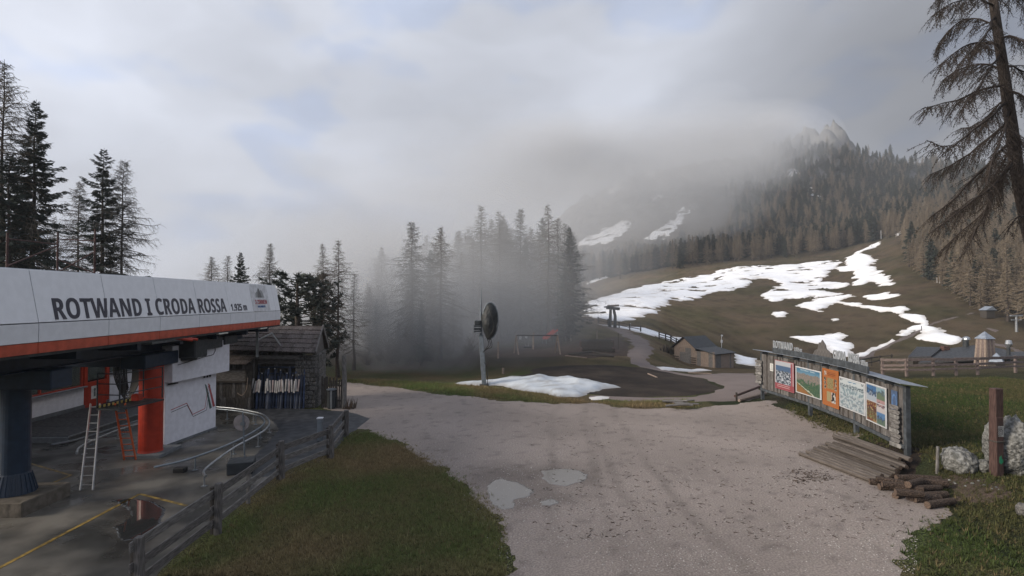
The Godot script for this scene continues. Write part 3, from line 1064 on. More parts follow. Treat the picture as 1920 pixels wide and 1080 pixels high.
# a spruce: drooping branches clad in needle sprays, irregular outline with gaps
func spruce(seed_: int, h: float, spread: float, nb: int, sprays: int, size := 1.0, narrow := 0.8) -> Array:
	rng.seed = seed_
	var tr := MB.new()
	var pts := []
	var rad := []
	for i in 7:
		var t := i / 6.0
		pts.append(Vector3(rng.randf_range(-0.004, 0.004) * h, t * h, rng.randf_range(-0.004, 0.004) * h))
		rad.append(lerpf(0.011 * h + 0.08, 0.012, t))
	tr.tube(pts, rad, 7)
	var cr := MB.new()
	for i in nb:
		var t: float = 0.06 + 0.93 * pow((i + 0.5) / nb, 0.9)
		var f: float = t * 6.0
		var k := mini(int(f), 5)
		var p: Vector3 = pts[k].lerp(pts[k + 1], f - k)
		var prof := pow(1.0 - t, narrow) * smoothstep(-0.1, 0.22, t) + 0.015
		var whorl := 0.75 + 0.35 * sin(t * h * 3.1)
		var l := spread * prof * rng.randf_range(0.5, 1.25) * whorl
		var a := i * 2.399 + rng.randf_range(-0.6, 0.6)
		var out := Vector3(cos(a), 0, sin(a))
		var el := lerpf(-0.25, 0.6, t * t) + rng.randf_range(-0.15, 0.15)
		var bp := []
		for s in 6:
			var u := s / 5.0
			bp.append(p + out * l * u * cos(el) + Vector3.UP * l * (u * sin(el) - 0.45 * u * u + 0.42 * u * u * u))
		cr.col = Color(0.7, 0.6, 0.5)
		cr.tube(bp, [0.03, 0.028, 0.022, 0.018, 0.012, 0.006], 3, false)
		var tone := rng.randf_range(0.6, 1.35)
		var m := int(sprays * (0.3 + 0.7 * prof)) + 4
		for s in m:
			var g := 5.0 * lerpf(0.08, 0.99, (s + rng.randf()) / m)
			var gi := mini(int(g), 4)
			var q: Vector3 = bp[gi].lerp(bp[gi + 1], g - gi)
			var d: Vector3 = (bp[gi + 1] - bp[gi]).normalized()
			var side := d.cross(Vector3.UP).normalized() * (1.0 if s % 2 else -1.0)
			var dir := (d * rng.randf_range(0.4, 1.0) + side * rng.randf_range(0.1, 1.0) + Vector3.DOWN * rng.randf_range(0.0, 0.75)).normalized()
			var ll := (0.16 + 0.10 * spread) * size * rng.randf_range(0.5, 1.3) * (0.3 + 0.7 * minf(1.0, prof * 2.6))
			var w := dir.cross(Vector3(rng.randf_range(-1, 1), rng.randf_range(-1, 1), rng.randf_range(-1, 1))).normalized() * ll * rng.randf_range(0.16, 0.30)
			var tt := tone * rng.randf_range(0.75, 1.25)
			cr.col = Color(tt, tt, tt)
			cr.tri(q - w * 0.5, q + dir * ll * 0.55 - w, q + dir * ll)
			cr.tri(q + w * 0.5, q + dir * ll, q + dir * ll * 0.55 + w)
	return [tr.mesh(), cr.mesh()]


# a stone pine: upswept branches with tufts, rounded top
func stone_pine(seed_: int, h: float, spread: float) -> Array:
	rng.seed = seed_
	var tr := MB.new()
	tr.tube([Vector3.ZERO, Vector3(0.1, h * 0.5, 0), Vector3(0.0, h * 0.96, 0.1)], [0.26, 0.17, 0.04], 7)
	var cr := MB.new()
	for i in 74:
		var t := 0.12 + 0.86 * (i + 0.5) / 74.0
		var prof := sqrt(maxf(0.02, 1.0 - pow(absf(t - 0.36) / 0.66, 2.0)))
		var l := spread * prof * rng.randf_range(0.6, 1.1)
		var a := i * 2.399 + rng.randf_range(-0.4, 0.4)
		var out := Vector3(cos(a), 0, sin(a))
		var p := Vector3(0, t * h, 0)
		var tip := p + out * l + Vector3.UP * l * rng.randf_range(0.15, 0.55)
		var mid := p.lerp(tip, 0.55) + Vector3.DOWN * l * 0.10
		cr.col = Color(0.8, 0.7, 0.6)
		cr.tube([p, mid, tip], [0.05, 0.035, 0.015], 3, false)
		for s in 9:
			var q := mid.lerp(tip, 0.2 + 0.8 * s / 8.0) + Vector3(rng.randf_range(-1, 1), rng.randf_range(-0.5, 0.8), rng.randf_range(-1, 1)) * 0.22
			var tone := rng.randf_range(0.6, 1.4)
			cr.col = Color(tone, tone, tone)
			for z in 7:
				var dir := (Vector3(rng.randf_range(-1, 1), rng.randf_range(-0.5, 1.2), rng.randf_range(-1, 1)) + out * 0.5).normalized()
				var w := dir.cross(Vector3(rng.randf(), rng.randf() + 0.1, rng.randf())).normalized() * 0.07
				cr.tri(q - w, q + w, q + dir * rng.randf_range(0.22, 0.42))
	return [tr.mesh(), cr.mesh()]


var protos := {}


func tree(kind: String, called: String, label: String, category: String, at_: Vector3, height: float, wide := 1.0, turn := 0.0, group := "") -> Node3D:
	var p: Array = protos[kind]
	var s: float = height / p[2]
	var b := Basis(Vector3.UP, turn).scaled(Vector3(s * wide, s, s * wide))
	var t := thing(called, label, category, at_, b, group)
	part("trunk", p[0], M[p[3]], t)
	part("crown", p[1], M[p[4]], t)
	return t


func make_protos() -> void:
	var a: Array
	a = larch(101, 20.0, 6.0, 200, 24, 2, 0.018)
	protos["larch_a"] = [a[0], a[1], 20.0, "bark", "twig"]
	a = larch(102, 20.0, 5.6, 150, 18, 2, 0.018, 0.2)
	protos["larch_b"] = [a[0], a[1], 20.0, "bark", "twig"]
	a = larch(103, 20.0, 6.8, 220, 26, 2, 0.018, 0.06)
	protos["larch_c"] = [a[0], a[1], 20.0, "bark", "twig_grey"]
	a = larch(104, 20.0, 4.8, 160, 20, 2, 0.018, 0.16)
	protos["larch_d"] = [a[0], a[1], 20.0, "bark", "twig_grey"]
	a = spruce(201, 20.0, 4.8, 200, 62, 0.8)
	protos["spruce_a"] = [a[0], a[1], 20.0, "bark", "needle"]
	a = spruce(202, 20.0, 4.0, 180, 54, 0.8, 0.65)
	protos["spruce_b"] = [a[0], a[1], 20.0, "bark", "needle"]
	a = stone_pine(301, 8.0, 2.6)
	protos["pine"] = [a[0], a[1], 8.0, "bark", "needle_pine"]
	# the same kinds with fewer, stouter twigs for the far slopes
	for k in 3:
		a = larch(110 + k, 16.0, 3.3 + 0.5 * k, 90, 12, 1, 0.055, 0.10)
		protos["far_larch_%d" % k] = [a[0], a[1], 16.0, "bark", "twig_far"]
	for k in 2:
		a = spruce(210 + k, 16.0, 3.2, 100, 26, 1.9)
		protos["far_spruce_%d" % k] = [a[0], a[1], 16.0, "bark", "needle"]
	var br := MB.new()
	rng.seed = 55
	for k in 26:
		var d := Vector3(rng.randf_range(-0.8, 0.8), rng.randf_range(0.6, 1.2), rng.randf_range(-0.8, 0.8)).normalized()
		var l := rng.randf_range(0.7, 1.7)
		var p0 := Vector3(rng.randf_range(-0.3, 0.3), 0, rng.randf_range(-0.3, 0.3))
		br.col = Color(0.8, 0.8, 0.8)
		var pp := [p0, p0 + d * l * 0.5, p0 + d * l + Vector3(rng.randf_range(-0.2, 0.2), 0, rng.randf_range(-0.2, 0.2))]
		br.tube(pp, [0.02, 0.014, 0.006], 3, false)
		twigs_along(br, pp, 12, 0.5, 0.012, 0.2, 1)
	protos["brush"] = [br.mesh(), null, 1.6, "brush", ""]


func forest_edge(d: float) -> float:      # where the right-hand forest begins at that depth
	var ds := [118.0, 136.0, 161.0, 203.0, 300.0, 900.0]
	var xs := [1910.0, 1832.0, 1768.0, 1702.0, 1664.0, 1650.0]
	for k in 5:
		if d < ds[k + 1]:
			return lerpf(xs[k], xs[k + 1], clampf((d - ds[k]) / (ds[k + 1] - ds[k]), 0.0, 1.0))
	return 1650.0


func make_trees() -> void:
	make_protos()
	# left, behind the canopy: [kind, name, label, px of the trunk, py of the top, depth, width factor]
	var named := [
		["larch_a", "larch_tree", "bare larch cut by the left edge of the photo above the white canopy", 2, 112, 44.0, 0.9],
		["spruce_a", "spruce_tree", "tallest dark spruce with a jagged outline above the white canopy", 60, 186, 46.0, 0.95],
		["spruce_b", "spruce_tree", "dark spruce left of the tallest spruce, half hidden behind the canopy", 14, 285, 43.0, 1.15],
		["larch_c", "larch_tree", "thin bare larch just left of the slim spruce above the canopy", 146, 338, 56.0, 0.9],
		["larch_d", "larch_tree", "small faint larch between the tall spruce and the slim spruce", 100, 405, 66.0, 1.0],
		["spruce_b", "spruce_tree", "slim dark spruce between two bare larches above the canopy", 190, 277, 51.0, 1.0],
		["larch_c", "larch_tree", "broad bare larch right behind the steel scaffold on the roof", 228, 298, 52.0, 0.85],
		["larch_a", "larch_tree", "leftmost of the small larches peeping over the canopy lettering", 396, 480, 72.0, 1.1],
		["larch_d", "larch_tree", "slender small larch between a larch and a pine over the canopy", 426, 478, 74.0, 1.2],
		["spruce_a", "pine_tree", "small dark conifer peeping over the canopy lettering", 451, 472, 64.0, 1.0],
		["larch_c", "larch_tree", "yellowish bushy larch over the canopy near its logo panel", 506, 455, 62.0, 0.85],
		["pine", "stone_pine", "round leafy stone pine behind the shingled shed", 560, 517, 44.0, 1.25],
		["pine", "stone_pine", "lower stone pine right of the round one behind the shed", 588, 520, 47.0, 1.0],
		["larch_b", "larch_tree", "left one of the twin bare larches right of the stone pine", 605, 455, 45.0, 0.95],
		["larch_b", "larch_tree", "right one of the twin bare larches, the taller with a dark trunk", 634, 448, 47.0, 1.0],
		["larch_d", "larch_tree", "short hazy larch right of the twin larches", 664, 512, 52.0, 1.2],
		["larch_a", "larch_tree", "very faint larch deep in the mist behind the tall hazy larch", 716, 462, 84.0, 1.15],
		["larch_c", "larch_tree", "tall hazy larch with broad top left of the snow gun", 772, 414, 56.0, 1.0],
		["larch_a", "larch_tree", "hazy larch between the tall hazy larch and the snow gun", 826, 424, 60.0, 1.0],
		["larch_b", "larch_tree", "tall misty larch standing above the snow gun", 902, 383, 80.0, 1.15],
		["larch_b", "larch_tree", "misty larch in the row right of the snow gun top", 936, 394, 84.0, 1.0],
		["larch_d", "larch_tree", "slim misty larch squeezed behind the snow gun", 872, 440, 92.0, 1.3],
		["larch_c", "larch_tree", "misty larch with open branches before the mountain snow", 976, 390, 82.0, 0.85],
		["larch_b", "larch_tree", "tallest larch at the right end of the misty grove", 1028, 382, 78.0, 1.05],
		["larch_d", "larch_tree", "thin larch beside the tallest one at the grove's right end", 1046, 408, 84.0, 1.1],
		["spruce_a", "spruce_tree", "dark spruce ending the misty grove above the lift portal slope", 1068, 424, 80.0, 0.95],
		["spruce_b", "spruce_tree", "low dark spruce below the grove's end near the playground", 1060, 500, 78.0, 1.3],
		["larch_a", "larch_tree", "thin-topped larch in the middle of the misty grove", 956, 440, 96.0, 1.1],
		["spruce_a", "spruce_tree", "dark young spruce under the tall hazy larch", 790, 560, 55.0, 0.9],
		["spruce_b", "spruce_tree", "dark young spruce low at the tall hazy larch's left foot", 748, 600, 58.0, 1.0],
		["larch_c", "larch_tree", "small drooping larch low in the mist left of the mast", 850, 560, 66.0, 1.2],
		["spruce_a", "spruce_tree", "blurred spruce behind the playhouse", 1000, 470, 98.0, 1.2],
		["larch_a", "larch_tree", "palest larch far back in the mist between the two hazy larches", 800, 440, 104.0, 1.2],
		["larch_a", "larch_tree", "pale distant larch left of the very faint larch", 690, 530, 78.0, 1.2],
		["spruce_b", "spruce_tree", "hazy spruce between the twin larches and the tall hazy larch", 706, 560, 66.0, 1.1],
	]
	var turn := 0.7
	for e in named:
		var g := ground(e[3], e[5])
		var top := at(e[3], e[4], e[5])
		turn += 1.9
		tree(e[0], e[1], e[2], "tree", g, top.y - g.y, e[6], turn)
	# the rest of the misty grove
	rng.seed = 66
	for k in 76:
		var px := rng.randf_range(690, 1075)
		var d := rng.randf_range(66, 118)
		if px > 890.0:
			d = rng.randf_range(88, 118)
		var g := ground(px, d)
		var kind: String = ["larch_a", "larch_b", "larch_c", "larch_d", "spruce_a", "spruce_b"][rng.randi() % 6]
		var ty := lerpf(500.0, 400.0, smoothstep(690.0, 930.0, px)) + rng.randf_range(0, 90)
		var top := at(px, ty, d)
		tree(kind, "grove_conifer", "blurred conifer inside the misty grove behind the snow gun", "tree", g, maxf(6.0, top.y - g.y), rng.randf_range(1.0, 1.35), rng.randf() * 6.0, "blurred conifers inside the misty grove")
	# brush in the mist
	rng.seed = 77
	for k in 46:
		var px := rng.randf_range(690, 890)
		var d := rng.randf_range(54, 84)
		var g := ground(px, d)
		var p: Array = protos["brush"]
		var s := rng.randf_range(0.7, 1.8)
		var o := part(numbered("brown_shrub"), p[0], M["brush"], self, Transform3D(Basis(Vector3.UP, rng.randf() * 6.0).scaled(Vector3(s, s, s)), g))
		tag(o, "leafless brown shrub under the misty larches", "shrub", "leafless shrubs under the misty larches")
	# the larch belt beyond the snow field
	rng.seed = 91
	var n := 0
	while n < 140:
		var px := rng.randf_range(1085, 1650)
		var d := rng.randf_range(336, 392)
		if px > 1560 and d < 350:
			continue
		var g := ground(px, d)
		var k := "far_larch_%d" % (rng.randi() % 3)
		if rng.randf() < 0.16:
			k = "far_spruce_%d" % (rng.randi() % 2)
		tree(k, "belt_conifer", "distant brown conifer in the belt beyond the snow field", "tree", g, rng.randf_range(11, 19), rng.randf_range(0.85, 1.25), rng.randf() * 6.0, "conifers in the belt beyond the snow field")
		n += 1
	# the nearer forest edge on the right
	n = 0
	var guard := 0
	while n < 290 and guard < 8000:
		guard += 1
		var px := rng.randf_range(1655, 1965)
		var d := 120.0 + 210.0 * pow(rng.randf(), 1.25)
		var lim := forest_edge(d)
		if px < lim + rng.randf() * 22.0:
			continue
		var g := ground(px, d)
		var k := "far_larch_%d" % (rng.randi() % 3)
		if rng.randf() < 0.10:
			k = "far_spruce_%d" % (rng.randi() % 2)
		var hh := rng.randf_range(9.0, 17.0)
		if px < 1740 and d > 215.0:
			hh *= 0.6
		tree(k, "slope_conifer", "brown larch or spruce at the forest edge on the right slope", "tree", g, hh, rng.randf_range(0.9, 1.3), rng.randf() * 6.0, "conifers of the forest edge on the right slope")
		n += 1
	# far forest on the mountain, past counting
	var counts := [[], [], [], [], []]
	guard = 0
	while guard < 12800:
		guard += 1
		var d := rng.randf_range(330, 860)
		var px := rng.randf_range(1080, 2050)
		if guard < 900:                      # the belt's back rows
			d = rng.randf_range(356, 440)
			px = rng.randf_range(1085, 1660)
		elif guard < 5600:                   # behind the right-hand forest edge
			d = rng.randf_range(135, 345)
			px = rng.randf_range(1700, 2060)
			if px < forest_edge(d) + rng.randf() * 40.0:
				continue
		elif d > 440 and px < 1400 + rng.randf_range(-60, 60) + 0.1 * (d - 440.0):
			continue
		elif d < 440 and px < 1660:
			continue
		var x := (px - 960.0) / F * d
		var den := nz.get_noise_2d(x * 0.8 + 300.0, d * 0.8)
		if (den < -0.42 and d > 440.0) or (px > 1485 and px < 1625 and d > 770):
			continue
		var g := ground(px, d)
		var conif := rng.randf() < (0.08 if d < 345.0 else 0.45 + 0.25 * smoothstep(400.0, 700.0, d))
		var k := (3 + rng.randi() % 2) if conif else (rng.randi() % 3)
		var s := rng.randf_range(0.6, 1.15) * (0.8 if guard >= 900 and guard < 5600 else 1.0)
		counts[k].append(Transform3D(Basis(Vector3.UP, rng.randf() * 6.0).scaled(Vector3(s * 1.2, s, s * 1.2)), g + Vector3.DOWN * 0.3))
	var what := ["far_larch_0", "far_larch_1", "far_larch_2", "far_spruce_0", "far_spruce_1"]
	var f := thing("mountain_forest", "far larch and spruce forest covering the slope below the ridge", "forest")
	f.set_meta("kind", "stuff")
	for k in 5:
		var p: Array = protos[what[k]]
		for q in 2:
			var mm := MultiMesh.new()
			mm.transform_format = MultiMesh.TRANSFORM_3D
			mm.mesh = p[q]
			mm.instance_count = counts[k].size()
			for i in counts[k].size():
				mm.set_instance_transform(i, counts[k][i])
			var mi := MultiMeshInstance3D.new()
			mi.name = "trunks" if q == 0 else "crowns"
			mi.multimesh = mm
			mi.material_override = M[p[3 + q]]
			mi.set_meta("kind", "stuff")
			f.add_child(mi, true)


func make_near_larch() -> void:
	rng.seed = 400
	var D := 14.5
	var base := ground(1985, D)
	var t := thing("larch_tree", "big near larch with dark hanging branches at the right edge of the photo", "tree", base)
	var tr := MB.new()
	var tp := [base + Vector3.DOWN * 0.1]
	for e in [[1975, 800], [1962, 640], [1945, 500], [1924, 410], [1909, 330], [1897, 240], [1884, 150], [1874, 80], [1862, 0], [1852, -80], [1846, -180], [1842, -300]]:
		tp.append(at(e[0], e[1], D))
	var local := []
	for p in tp:
		local.append(p - base)
	tr.tube(local, [0.27, 0.21, 0.185, 0.168, 0.155, 0.145, 0.135, 0.122, 0.11, 0.10, 0.088, 0.075, 0.05], 12, true, 0.05)
	obj("trunk", tr, M.bark, t)
	# [points as pixel and depth offset, radius, twigs]
	var limbs := [
		[[[1886, 160, 0], [1845, 166, -0.3], [1790, 188, -0.6], [1728, 204, -0.9]], 0.045, 34],
		[[[1890, 190, 0], [1850, 225, -0.7], [1800, 262, -1.1], [1775, 280, -1.3], [1735, 262, -1.5]], 0.05, 40],
		[[[1895, 225, 0], [1850, 262, 0.5], [1800, 300, 0.8], [1740, 330, 1.0]], 0.05, 40],
		[[[1900, 260, 0], [1860, 300, -0.5], [1820, 340, -0.8], [1775, 385, -1.1], [1742, 410, -1.2]], 0.055, 46],
		[[[1904, 285, 0], [1868, 350, -0.2], [1838, 415, -0.4], [1808, 478, -0.6]], 0.05, 26],
		[[[1900, 270, 0], [1866, 330, 0.8], [1830, 372, 1.2], [1780, 400, 1.6]], 0.045, 40],
		[[[1880, 128, 0], [1840, 120, 0.4], [1800, 128, 0.6], [1765, 152, 0.8]], 0.04, 34],
		[[[1873, 85, 0], [1835, 78, -0.4], [1795, 95, -0.8], [1762, 128, -1.0]], 0.04, 34],
		[[[1868, 45, 0], [1825, 34, 0.4], [1790, 46, 0.7], [1758, 88, 0.9]], 0.035, 34],
		[[[1864, 10, 0], [1825, -6, -0.5], [1792, 4, -0.8], [1752, 26, -1.0]], 0.035, 34],
		[[[1858, -40, 0], [1820, -50, 0.3], [1785, -30, 0.5], [1755, 2, 0.7]], 0.035, 30],
		[[[1897, 240, 0], [1912, 262, -0.7], [1935, 300, -1.2], [1960, 330, -1.5]], 0.04, 26],
		[[[1880, 120, 0], [1905, 128, 0.5], [1940, 150, 0.9], [1970, 185, 1.2]], 0.04, 26],
		[[[1872, 70, 0], [1900, 68, -0.5], [1935, 85, -0.9], [1970, 110, -1.2]], 0.04, 26],
		[[[1862, 0, 0], [1895, -10, 0.5], [1930, 5, 0.9], [1965, 35, 1.1]], 0.035, 26],
		[[[1886, 165, 0], [1915, 180, -0.5], [1945, 210, -0.8], [1975, 250, -1.0]], 0.04, 24],
		[[[1893, 205, 0], [1880, 255, -1.0], [1862, 300, -1.8], [1850, 345, -2.2]], 0.04, 30],
		[[[1888, 180, 0], [1860, 210, 1.0], [1830, 235, 1.7], [1800, 240, 2.2]], 0.04, 30],
		[[[1925, 405, 0], [1914, 405, -0.4], [1900, 415, -0.7], [1889, 440, -0.8]], 0.03, 8],
		[[[1876, 100, 0], [1850, 140, -1.0], [1822, 180, -1.8], [1800, 220, -2.1]], 0.035, 30],
		[[[1905, 300, 0], [1862, 345, -0.9], [1812, 388, -1.3], [1752, 432, -1.6]], 0.045, 44],
		[[[1903, 288, 0], [1852, 385, 0.5], [1806, 432, 0.8], [1762, 474, 1.0]], 0.04, 36],
		[[[1866, 30, 0], [1846, 70, -1.0], [1815, 100, -1.6], [1790, 150, -2.0]], 0.035, 30],
	]
	for e in limbs:
		var cr := MB.new()
		var raw := []
		for q in e[0]:
			raw.append(at(q[0], q[1], D + q[2]) - base)
		var cv := Curve3D.new()
		for i in raw.size():
			var tg: Vector3 = (raw[mini(i + 1, raw.size() - 1)] - raw[maxi(i - 1, 0)]) / 6.0
			cv.add_point(raw[i], -tg, tg)
		var pts := []
		var rads := []
		for i in 9:
			var p := cv.sample_baked(cv.get_baked_length() * i / 8.0)
			pts.append(p + Vector3(rng.randf_range(-1, 1), rng.randf_range(-1, 1), rng.randf_range(-1, 1)) * 0.025 * (1.0 if i > 0 else 0.0))
			rads.append(lerpf(e[1] * 0.8, 0.008, pow(i / 8.0, 0.8)))
		cr.col = Color(0.8, 0.8, 0.8)
		cr.tube(pts, rads, 6, false)
		var nt: int = int(e[2] * 1.7)
		for k in nt:
			var f := 8.0 * lerpf(0.12, 0.99, (k + rng.randf() * 0.8) / nt)
			var i := mini(int(f), 7)
			var p: Vector3 = pts[i].lerp(pts[i + 1], f - i)
			var d: Vector3 = (pts[i + 1] - pts[i]).normalized()
			var side := d.cross(Vector3.UP).normalized() * (1.0 if k % 2 else -1.0)
			var l := rng.randf_range(0.25, 0.85) * lerpf(1.2, 0.6, f / 8.0)
			var dir := (d * rng.randf_range(0.4, 0.9) + side * rng.randf_range(0.2, 0.9) + Vector3.DOWN * rng.randf_range(0.1, 1.3)).normalized()
			var tw := [p, p + dir * l * 0.5, p + dir * l + Vector3.DOWN * l * rng.randf_range(0.0, 0.3)]
			var tone := rng.randf_range(0.7, 1.3)
			cr.col = Color(tone, tone, tone)
			cr.tube(tw, [0.0075, 0.006, 0.0035], 3, false)
			twigs_along(cr, tw, int(5 + l * 13.0), 0.17, 0.0038, 0.8, 1)
			# the short knobs that larch twigs carry
			for s in int(5 + l * 12.0):
				var g := rng.randf()
				var kp: Vector3 = tw[0].lerp(tw[2], g) + Vector3(rng.randf_range(-1, 1), rng.randf_range(-1, 1), rng.randf_range(-1, 1)) * 0.02
				cr.twig(kp, kp + Vector3(rng.randf_range(-1, 1), rng.randf_range(-1, 1), rng.randf_range(-1, 1)).normalized() * 0.035, 0.012)
		obj("branch", cr, M.twig_near, t)


# ---------------------------------------------------------------- lettering
func lettering(parent: Node3D, text: String, width: float, height: float, tr: Transform3D, m: Material, called := "lettering", depth := 0.015) -> void:
	var f := SystemFont.new()
	f.font_names = PackedStringArray(["Droid Sans"])
	f.font_weight = 700
	var t := TextMesh.new()
	t.font = f
	t.text = text
	t.font_size = 64
	t.pixel_size = 0.01
	t.depth = 0.05
	t.curve_step = 1.5
	var b := t.get_aabb()
	var s := Vector3(width / b.size.x, height / b.size.y, depth / 0.05)
	var o := part(called, t, m, parent)
	o.transform = tr * Transform3D(Basis.from_scale(s), Vector3.ZERO) * Transform3D(Basis(), -Vector3(b.position.x, b.position.y, b.position.z))


func on_plane(px: float, py: float, o: Vector3, n: Vector3) -> Vector3:
	var d := ray(px, py)
	return cam_pos + d * ((o - cam_pos).dot(n) / d.dot(n))


func smooth_path(pts: Array, step := 0.35) -> Array:
	var cv := Curve3D.new()
	for i in pts.size():
		var tg: Vector3 = (pts[mini(i + 1, pts.size() - 1)] - pts[maxi(i - 1, 0)]) / 6.0
		cv.add_point(pts[i], -tg, tg)
	var n := maxi(2, int(cv.get_baked_length() / step))
	var out := []
	for i in n + 1:
		out.append(cv.sample_baked(cv.get_baked_length() * i / n))
	return out


var st_e := Vector3(-0.77, 0, -20.55).normalized()
var st_o := Vector3(-13.2, 0, -14.45)


func make_station() -> void:
	var ba := Basis(st_e, Vector3.UP, st_e.cross(Vector3.UP))
	var t := thing("lift_station", "white and red chairlift station canopy lettered ROTWAND I CRODA ROSSA", "building", st_o, ba)
	var seams := []
	for k in range(-3, 7):
		seams.append(1.25 + 2.88 * k)
	seams.append(19.25)
	var tilt := Vector3(0, 1.50, -0.30).normalized()
	var tb := Basis(Vector3.RIGHT, tilt, Vector3.RIGHT.cross(tilt))
	for k in seams.size() - 1:
		var s0: float = seams[k]
		var s1: float = seams[k + 1]
		var w := s1 - s0 - 0.028
		var c := (s0 + s1) * 0.5
		var m := MB.new()
		m.box(Vector3(c, 5.85, 0) + tilt * 0.775 + tb.z * -0.015, Vector3(w, 1.52, 0.03), tb, 0.004)
		obj("facade_panel", m, M.facade, t)
		m = MB.new()
		m.box(Vector3(c, 5.575, -0.012), Vector3(w, 0.52, 0.03), Basis(), 0.004)
		obj("facade_panel", m, M.facade_low, t)
		m = MB.new()
		m.box(Vector3(c, 5.15, -0.03), Vector3(w + 0.006, 0.30, 0.04), Basis(), 0.006)
		obj("fascia_panel", m, M.red_fascia, t)
	# turned-in end
	var eb := Basis(Vector3.UP, 0.9)
	var m := MB.new()
	m.box(Vector3(19.62, 6.57, -0.62), Vector3(1.0, 1.5, 0.03), eb, 0.004)
	m.box(Vector3(19.60, 5.575, -0.50), Vector3(1.15, 0.52, 0.03), eb, 0.004)
	obj("end_panel", m, M.facade, t)
	m = MB.new()
	m.box(Vector3(19.60, 5.15, -0.52), Vector3(1.1, 0.30, 0.04), eb, 0.005)
	m.box(Vector3(19.93, 5.15, -3.9), Vector3(0.04, 0.30, 6.0))
	obj("end_fascia", m, M.red_fascia, t)
	m = MB.new()
	m.box(Vector3(19.93, 6.35, -3.9), Vector3(0.04, 2.05, 6.0))
	m.box(Vector3(-7.4, 6.2, -3.6), Vector3(0.04, 2.2, 6.8))
	m.box(Vector3(6.25, 6.2, -7.0), Vector3(27.3, 2.2, 0.04))
	obj("outer_wall", m, M.facade_low, t)
	m = MB.new()
	m.box(Vector3(6.0, 7.345, -3.66), Vector3(26.5, 0.05, 6.6), Basis(), 0.01)
	obj("roof", m, M.grey_steel, t)
	m = MB.new()
	m.box(Vector3(6.0, 5.03, -3.55), Vector3(26.4, 0.06, 6.7))
	obj("soffit", m, M.dark_steel, t)
	m = MB.new()
	m.box(Vector3(6.0, 4.955, -0.16), Vector3(26.6, 0.09, 0.18))
	obj("drip_rail", m, M.dark_steel, t)
	for z in [-1.9, -4.9]:
		m = MB.new()
		m.box(Vector3(5.6, 4.62, z), Vector3(25.4, 0.72, 0.16), Basis(), 0.01)
		m.box(Vector3(5.6, 4.29, z), Vector3(25.4, 0.05, 0.46), Basis(), 0.01)
		m.box(Vector3(5.6, 4.965, z), Vector3(25.4, 0.05, 0.46), Basis(), 0.01)
		obj("girder", m, M.steel_blue, t)
	for s in [-3.0, 0.2, 3.35, 6.4, 9.25, 12.4, 15.6, 18.4]:
		m = MB.new()
		m.box(Vector3(s, 4.80, -3.4), Vector3(0.22, 0.34, 6.0), Basis(), 0.01)
		obj("cross_beam", m, M.steel_blue, t)
	# column heads
	m = MB.new()
	m.box(Vector3(3.35, 4.02, -3.3), Vector3(0.9, 0.60, 4.8), Basis(), 0.03)
	obj("column_head", m, M.steel_blue, t)
	m = MB.new()
	m.box(Vector3(9.4, 3.98, -1.75), Vector3(2.4, 0.56, 1.0), Basis(), 0.03)
	m.box(Vector3(9.25, 3.98, -4.2), Vector3(1.0, 0.50, 4.0), Basis(), 0.03)
	obj("column_head", m, M.steel_blue, t)
	# drive machinery under the canopy
	m = MB.new()
	m.box(Vector3(11.2, 4.30, -0.95), Vector3(1.1, 0.85, 0.8), Basis(), 0.05)
	m.box(Vector3(12.7, 4.42, -1.0), Vector3(1.7, 0.55, 0.6), Basis(), 0.04)
	m.box(Vector3(14.6, 4.45, -1.0), Vector3(1.4, 0.45, 0.5), Basis(), 0.04)
	m.tube([Vector3(11.2, 3.75, -1.2), Vector3(11.2, 4.0, -1.2)], [0.42], 14)
	obj("drive_machine", m, M.dark_steel, t)
	m = MB.new()
	m.box(Vector3(8.6, 4.86, -0.75), Vector3(2.9, 0.16, 0.75), Basis(), 0.01)
	obj("service_cover", m, M.grey_steel, t)
	for q in [8.55, 8.95]:
		m = MB.new()
		m.tube([Vector3(q, 4.93, -0.30), Vector3(q + 0.55, 4.80, 0.12)], [0.06], 10)
		obj("red_pipe", m, M.red_paint, t)
	for s in [12.2, 16.9]:
		m = MB.new()
		m.box(Vector3(s, 4.90, -0.10), Vector3(0.9, 0.07, 0.16), Basis(), 0.02)
		obj("lamp_housing", m, M.lamp_diffuser, t)
	m = MB.new()
	for k in 9:
		var x := 10.2 + 0.42 * k
		m.tube(smooth_path([Vector3(x, 4.9, -1.4), Vector3(x + 0.2, 4.55 - 0.1 * sin(k * 2.0), -1.35), Vector3(x + 0.5, 4.85, -1.4)], 0.15), [0.018], 5)
	obj("cable", m, M.cable, t)
	# columns
	m = MB.new()
	m.lathe(Vector3(9.25, 0, -1.62), [[0.47, 0.16], [0.45, 0.24], [0.45, 3.72], [0.5, 3.74]], 28)
	obj("column", m, M.red_paint, t)
	m = MB.new()
	m.lathe(Vector3(3.35, 0, -2.3), [[0.56, 0.46], [0.55, 0.52], [0.44, 0.95], [0.40, 1.1], [0.38, 3.72]], 28)
	for k in 24:
		var a := TAU * k / 24.0
		var r := Vector3(cos(a), 0, sin(a))
		m.beam(Vector3(3.35, 0.48, -2.3) + r * 0.56, Vector3(3.35, 1.05, -2.3) + r * 0.41, 0.025, 0.05, r)
	obj("column", m, M.steel_blue, t)
	m = MB.new()
	m.box(Vector3(3.35, 0.22, -2.25), Vector3(1.95, 0.48, 1.95), Basis(), 0.03)
	obj("column_footing", m, M.block_concrete, t)
	m = MB.new()
	m.box(Vector3(9.45, 0.08, -1.62), Vector3(1.7, 0.16, 1.5), Basis(), 0.02)
	obj("column_footing", m, M.plinth, t)
	# post and bracket that hold the far end over the shed
	m = MB.new()
